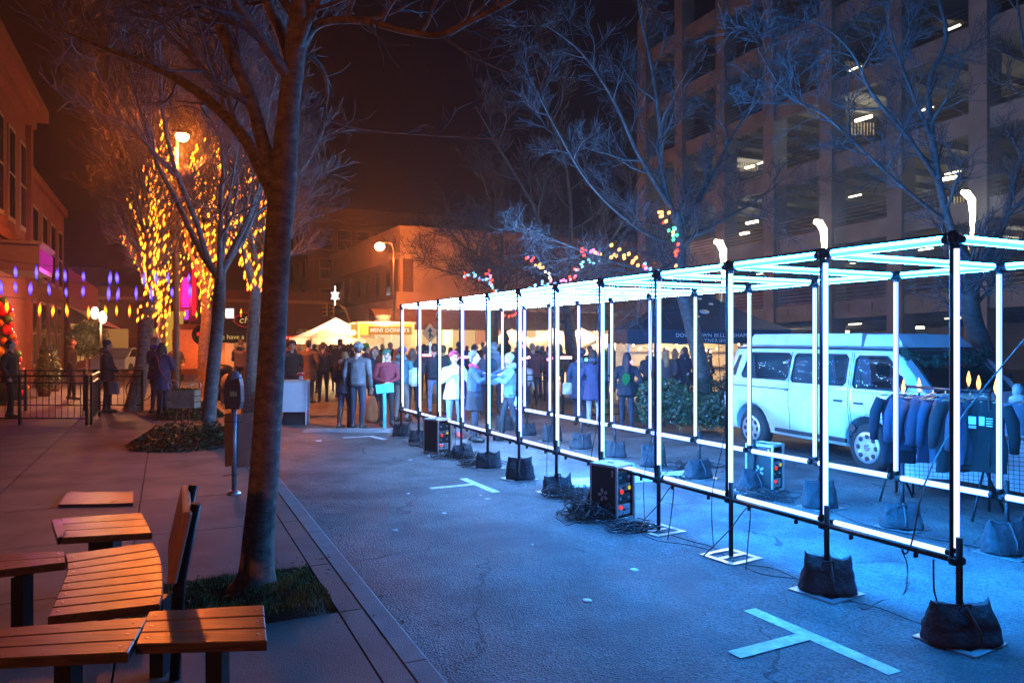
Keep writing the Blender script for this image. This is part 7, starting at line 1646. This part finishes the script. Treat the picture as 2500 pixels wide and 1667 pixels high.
def wand(px, py, Y, L, tilt, c, lab):
    o = thing('glow_wand', lab, 'glow stick', (xp(px, Y), Y, zp(py, Y)), 0, 'glowing wands in the crowd'); m_ = MB(); m_.tube([(-L/2, 0, -L/2*tilt), (L/2, 0, L/2*tilt)], .028, 8); m_.obj('tube', emit('wand_%d' % int(100*c[1]+10*c[2]), c, 5), o)
    m_ = MB(); m_.tube([(-L/2-.09, 0, -L/2*tilt-.02), (-L/2, 0, -L/2*tilt)], .02, 6); m_.obj('grip', black_metal, o)
wand(1042, 867, 17.9, .22, 0, (1, .25, .35), 'short pink glowing wand held before the merge sign')
wand(1132, 872, 16.8, .3, .05, (1, .3, .42), 'pink glowing wand behind the maroon beanie')
wand(1284, 874, 18, .2, .25, (1, .45, .4), 'tilted orange pink wand right of the pale beanie')
wand(1342, 876, 17.6, .14, .3, (1, .2, .4), 'stubby pink wand among the barriers')
wand(1382, 873, 17.2, .26, 0, (1, .6, .6), 'pale pink wand at the tree trunk')
for px, py, Y, c, lab in ((1431, 878, 15.6, (.1, 1, .55), 'green glow point between the purple coat pair'), (1542, 884, 15.0, (1, .15, .3), 'pink glow point beside the long haired woman')):
    o = thing('glow_badge', lab, 'glow stick', (xp(px, Y), Y, zp(py, Y)), 0, 'glowing badges in the crowd'); m_ = MB(); m_.sphere((0, 0, 0), .032, 10, 6); m_.obj('light', emit('badge_%d' % int(c[1]*100), c, 7), o)
rn = random.Random(31)
pal = [(.03, .05, .08), (.05, .07, .10), (.10, .08, .09), (.02, .03, .04), (.14, .07, .05), (.05, .09, .11), (.20, .16, .14), (.08, .03, .05)]
hp_ = [(.03, .02, .015), (.09, .05, .03), (.2, .13, .07), (.05, .05, .06), (.3, .24, .2)]
adj = ['navy', 'slate', 'mauve', 'black', 'rust', 'petrol', 'tan', 'plum']
spots = [(1100, 27), (1120, 23), (1140, 29), (1160, 25), (1178, 28), (1268, 22), (1285, 26), (1300, 21), (1312, 24), (1325, 27), (1338, 22.5), (1352, 25.5), (1366, 23), (1440, 24), (1458, 27), (1474, 22), (1492, 25), (1560, 22), (1300, 31), (1345, 31)]
for k, (px, Y) in enumerate(spots):
    i = k % 8; beh = ('between the tents', 'by the barrier', 'near the dark trunk', 'before the white tents', 'by the fir')[k % 5]
    person('%s jacketed onlooker with %s hair %s' % (adj[i], ('dark', 'brown', 'fair', 'black', 'grey')[k % 5 if k < 8 else (k+k//8) % 5], beh), px, Y, rn.uniform(1.58, 1.82), rn.choice((170, 190, 150, 20, 200, 90)), top=pal[i], legs=(.02, .025, .04), hair=hp_[k % 5 if k < 8 else (k+k//8) % 5], hat=(rn.choice(pal) if k % 4 == 1 else None), coat=k % 2, arms=('pockets', 'front', 'down')[k % 3], longhair=.8 if k % 3 == 0 else 0, group='onlookers around the market tents', vox=.028)
for k, (px, Y, h, c, hc, lab, yaw) in enumerate([(1588, 19, 1.62, (.06, .07, .09), (.10, .06, .04), 'person in slate jacket under the navy canopy edge', 160), (1626, 18.4, 1.66, (.10, .10, .12), (.45, .30, .16), 'long blonde woman under the navy canopy', 175), (1648, 19.2, 1.64, (.12, .12, .13), (.40, .27, .15), 'fair haired woman in grey under the canopy', 165), (1670, 18.6, 1.68, (.03, .04, .07), (.12, .07, .04), 'dark coated person beside the bent trunk', 190), (1702, 19, 1.70, (.03, .04, .06), (.06, .04, .03), 'man in cap and dark jacket under the canopy right side', 90), (1726, 19.4, 1.62, (.02, .03, .05), (.03, .02, .02), 'dark haired woman nearest the van under the canopy', -90)]):
    person(lab, px, Y, h, yaw, top=c, hair=hc, longhair=1 if k in (1, 2, 5) else 0, hat=(.04, .03, .03) if k == 4 else None, arms=('front', 'pockets')[k % 2], coat=1, group='shoppers under the navy canopy', vox=.026)
# --- right edge: seated vendor in fur hooded blue coat
person('vendor in pale blue fur hooded coat by the gridded table', 2488, 8.9, 1.34, 150, top=(.10, .16, .22), legs=(.06, .08, .10), hair=(.3, .3, .3), hood=(.5, .48, .46), coat=3, arms='front', group='vendors beside the van')
# --- left walk
gL = 'people on the left walk'
def pl_(lab, px, Y, h, yaw, **k): return person(lab, px, Y, h, yaw, z0=SW, group=gL, **k)
pl_('person in navy quilted coat with a red shoulder strap seen from behind', 396, 16.9, 1.66, 176, top=(.05, .04, .10), legs=(.03, .035, .06), hair=(.02, .015, .015), coat=2, arms='front', female=1, longhair=.3)
pl_('person in violet jacket with wild pale curly hair', 384, 17.4, 1.78, 160, top=(.10, .04, .22), legs=(.025, .02, .035), hair=(.45, .30, .20), coat=1, arms='front', fluffy=1)
cable([(xp(383, 16.7), 16.72, 1.50), (xp(392, 16.7), 16.68, 1.2), (xp(408, 16.7), 16.74, .95)], .012, 'thin red bag strap across the navy quilted coat', 'bag_strap', None, mat('strap_red', (.3, .03, .05), .6))
pl_('man in dark puffer leaning on the railing with arms folded', 262, 17.6, 1.70, 105, top=(.035, .025, .035), legs=(.015, .012, .015), hat=(.04, .03, .05), coat=1, arms='front', lean=.0)
o = thing('paper_bag', 'pale shopping bag hanging beside the leaning man', 'bag', (xp(279, 17.4), 17.4, .60)); m_ = MB(); m_.box((0, 0, .14), (.22, .10, .30), bev=.02); m_.obj('body', mat('paper_bag', (.35, .28, .24), .8), o); m_ = MB(); m_.tube([(-.05, 0, .28), (-.03, 0, .4), (.03, 0, .4), (.05, 0, .28)], .006, 4); m_.obj('handle', black_metal, o)
pl_('person in patterned camouflage jacket near the robot trailer', 429, 21.5, 1.68, 70, top=(.09, .07, .035), legs=(.02, .02, .025), hair=(.03, .02, .015), shoes=(.5, .4, .35), coat=0, arms='front')
pl_('dark clad person with shoulder bag walking behind the railing', 176, 21.5, 1.74, 100, top=(.025, .02, .02), legs=(.015, .012, .012), hair=(.05, .02, .015), arms='pockets', step=.12)
pl_('dark silhouetted person behind the railing by the bauble tree', 26, 16.6, 1.72, 95, top=(.012, .01, .01), legs=(.01, .01, .01), hair=(.02, .01, .01), arms='down', step=.1, coat=1)
pl_('person in denim jacket half hidden between the two far trunks', 625, 22.5, 1.70, 150, top=(.05, .07, .13), legs=(.02, .025, .04), hair=(.1, .05, .03), arms='pockets')
pl_('person in grey jacket behind the knotty grey tree', 588, 23, 1.72, 170, top=(.06, .05, .08), legs=(.02, .02, .03), hair=(.05, .03, .02), arms='front')
# orange cloth drape behind the grey jacket man
o = thing('orange_bag', 'big glowing orange cloth bag on the ground behind the teal stand', 'bag', (xp(906, 16.8), 16.8, 0)); m_ = MB(); m_.lathe((0, 0, 0), [(.11, .0), (.15, .10), (.14, .4), (.10, .56), (.07, .6)], 16, M=Matrix.Diagonal((1, .7, 1)).to_3x3()); m_.obj('body', mat('orange_cloth', (.65, .20, .07), .8, bump=.4, bscale=9), o); m_ = MB(); m_.tube([(-.07, 0, .55), (0, 0, .68), (.07, 0, .55)], .012, 6); m_.obj('handle', mat('orange_cloth', (.65, .20, .07)), o)
bpy.data.scenes.remove(sc2)
# ================================================================== thin air volume added over the street for lens glow
hz = MB(); hz.box((10, 52, 17.4), (190, 140, 36.9))
hv = bpy.data.materials.new('glow_air'); hv.use_nodes = True; t = hv.node_tree
for n in list(t.nodes): t.nodes.remove(n)
v = t.nodes.new('ShaderNodeVolumePrincipled'); v.inputs['Color'].default_value = (.9, .9, .95, 1); v.inputs['Density'].default_value = .0013; v.inputs['Anisotropy'].default_value = .7
o = t.nodes.new('ShaderNodeOutputMaterial'); t.links.new(v.outputs[0], o.inputs['Volume'])
ho = hz.obj('glow_volume', hv); tag(ho, 'thin air volume added over the whole street for lens glow', 'glow_volume', kind='stuff')
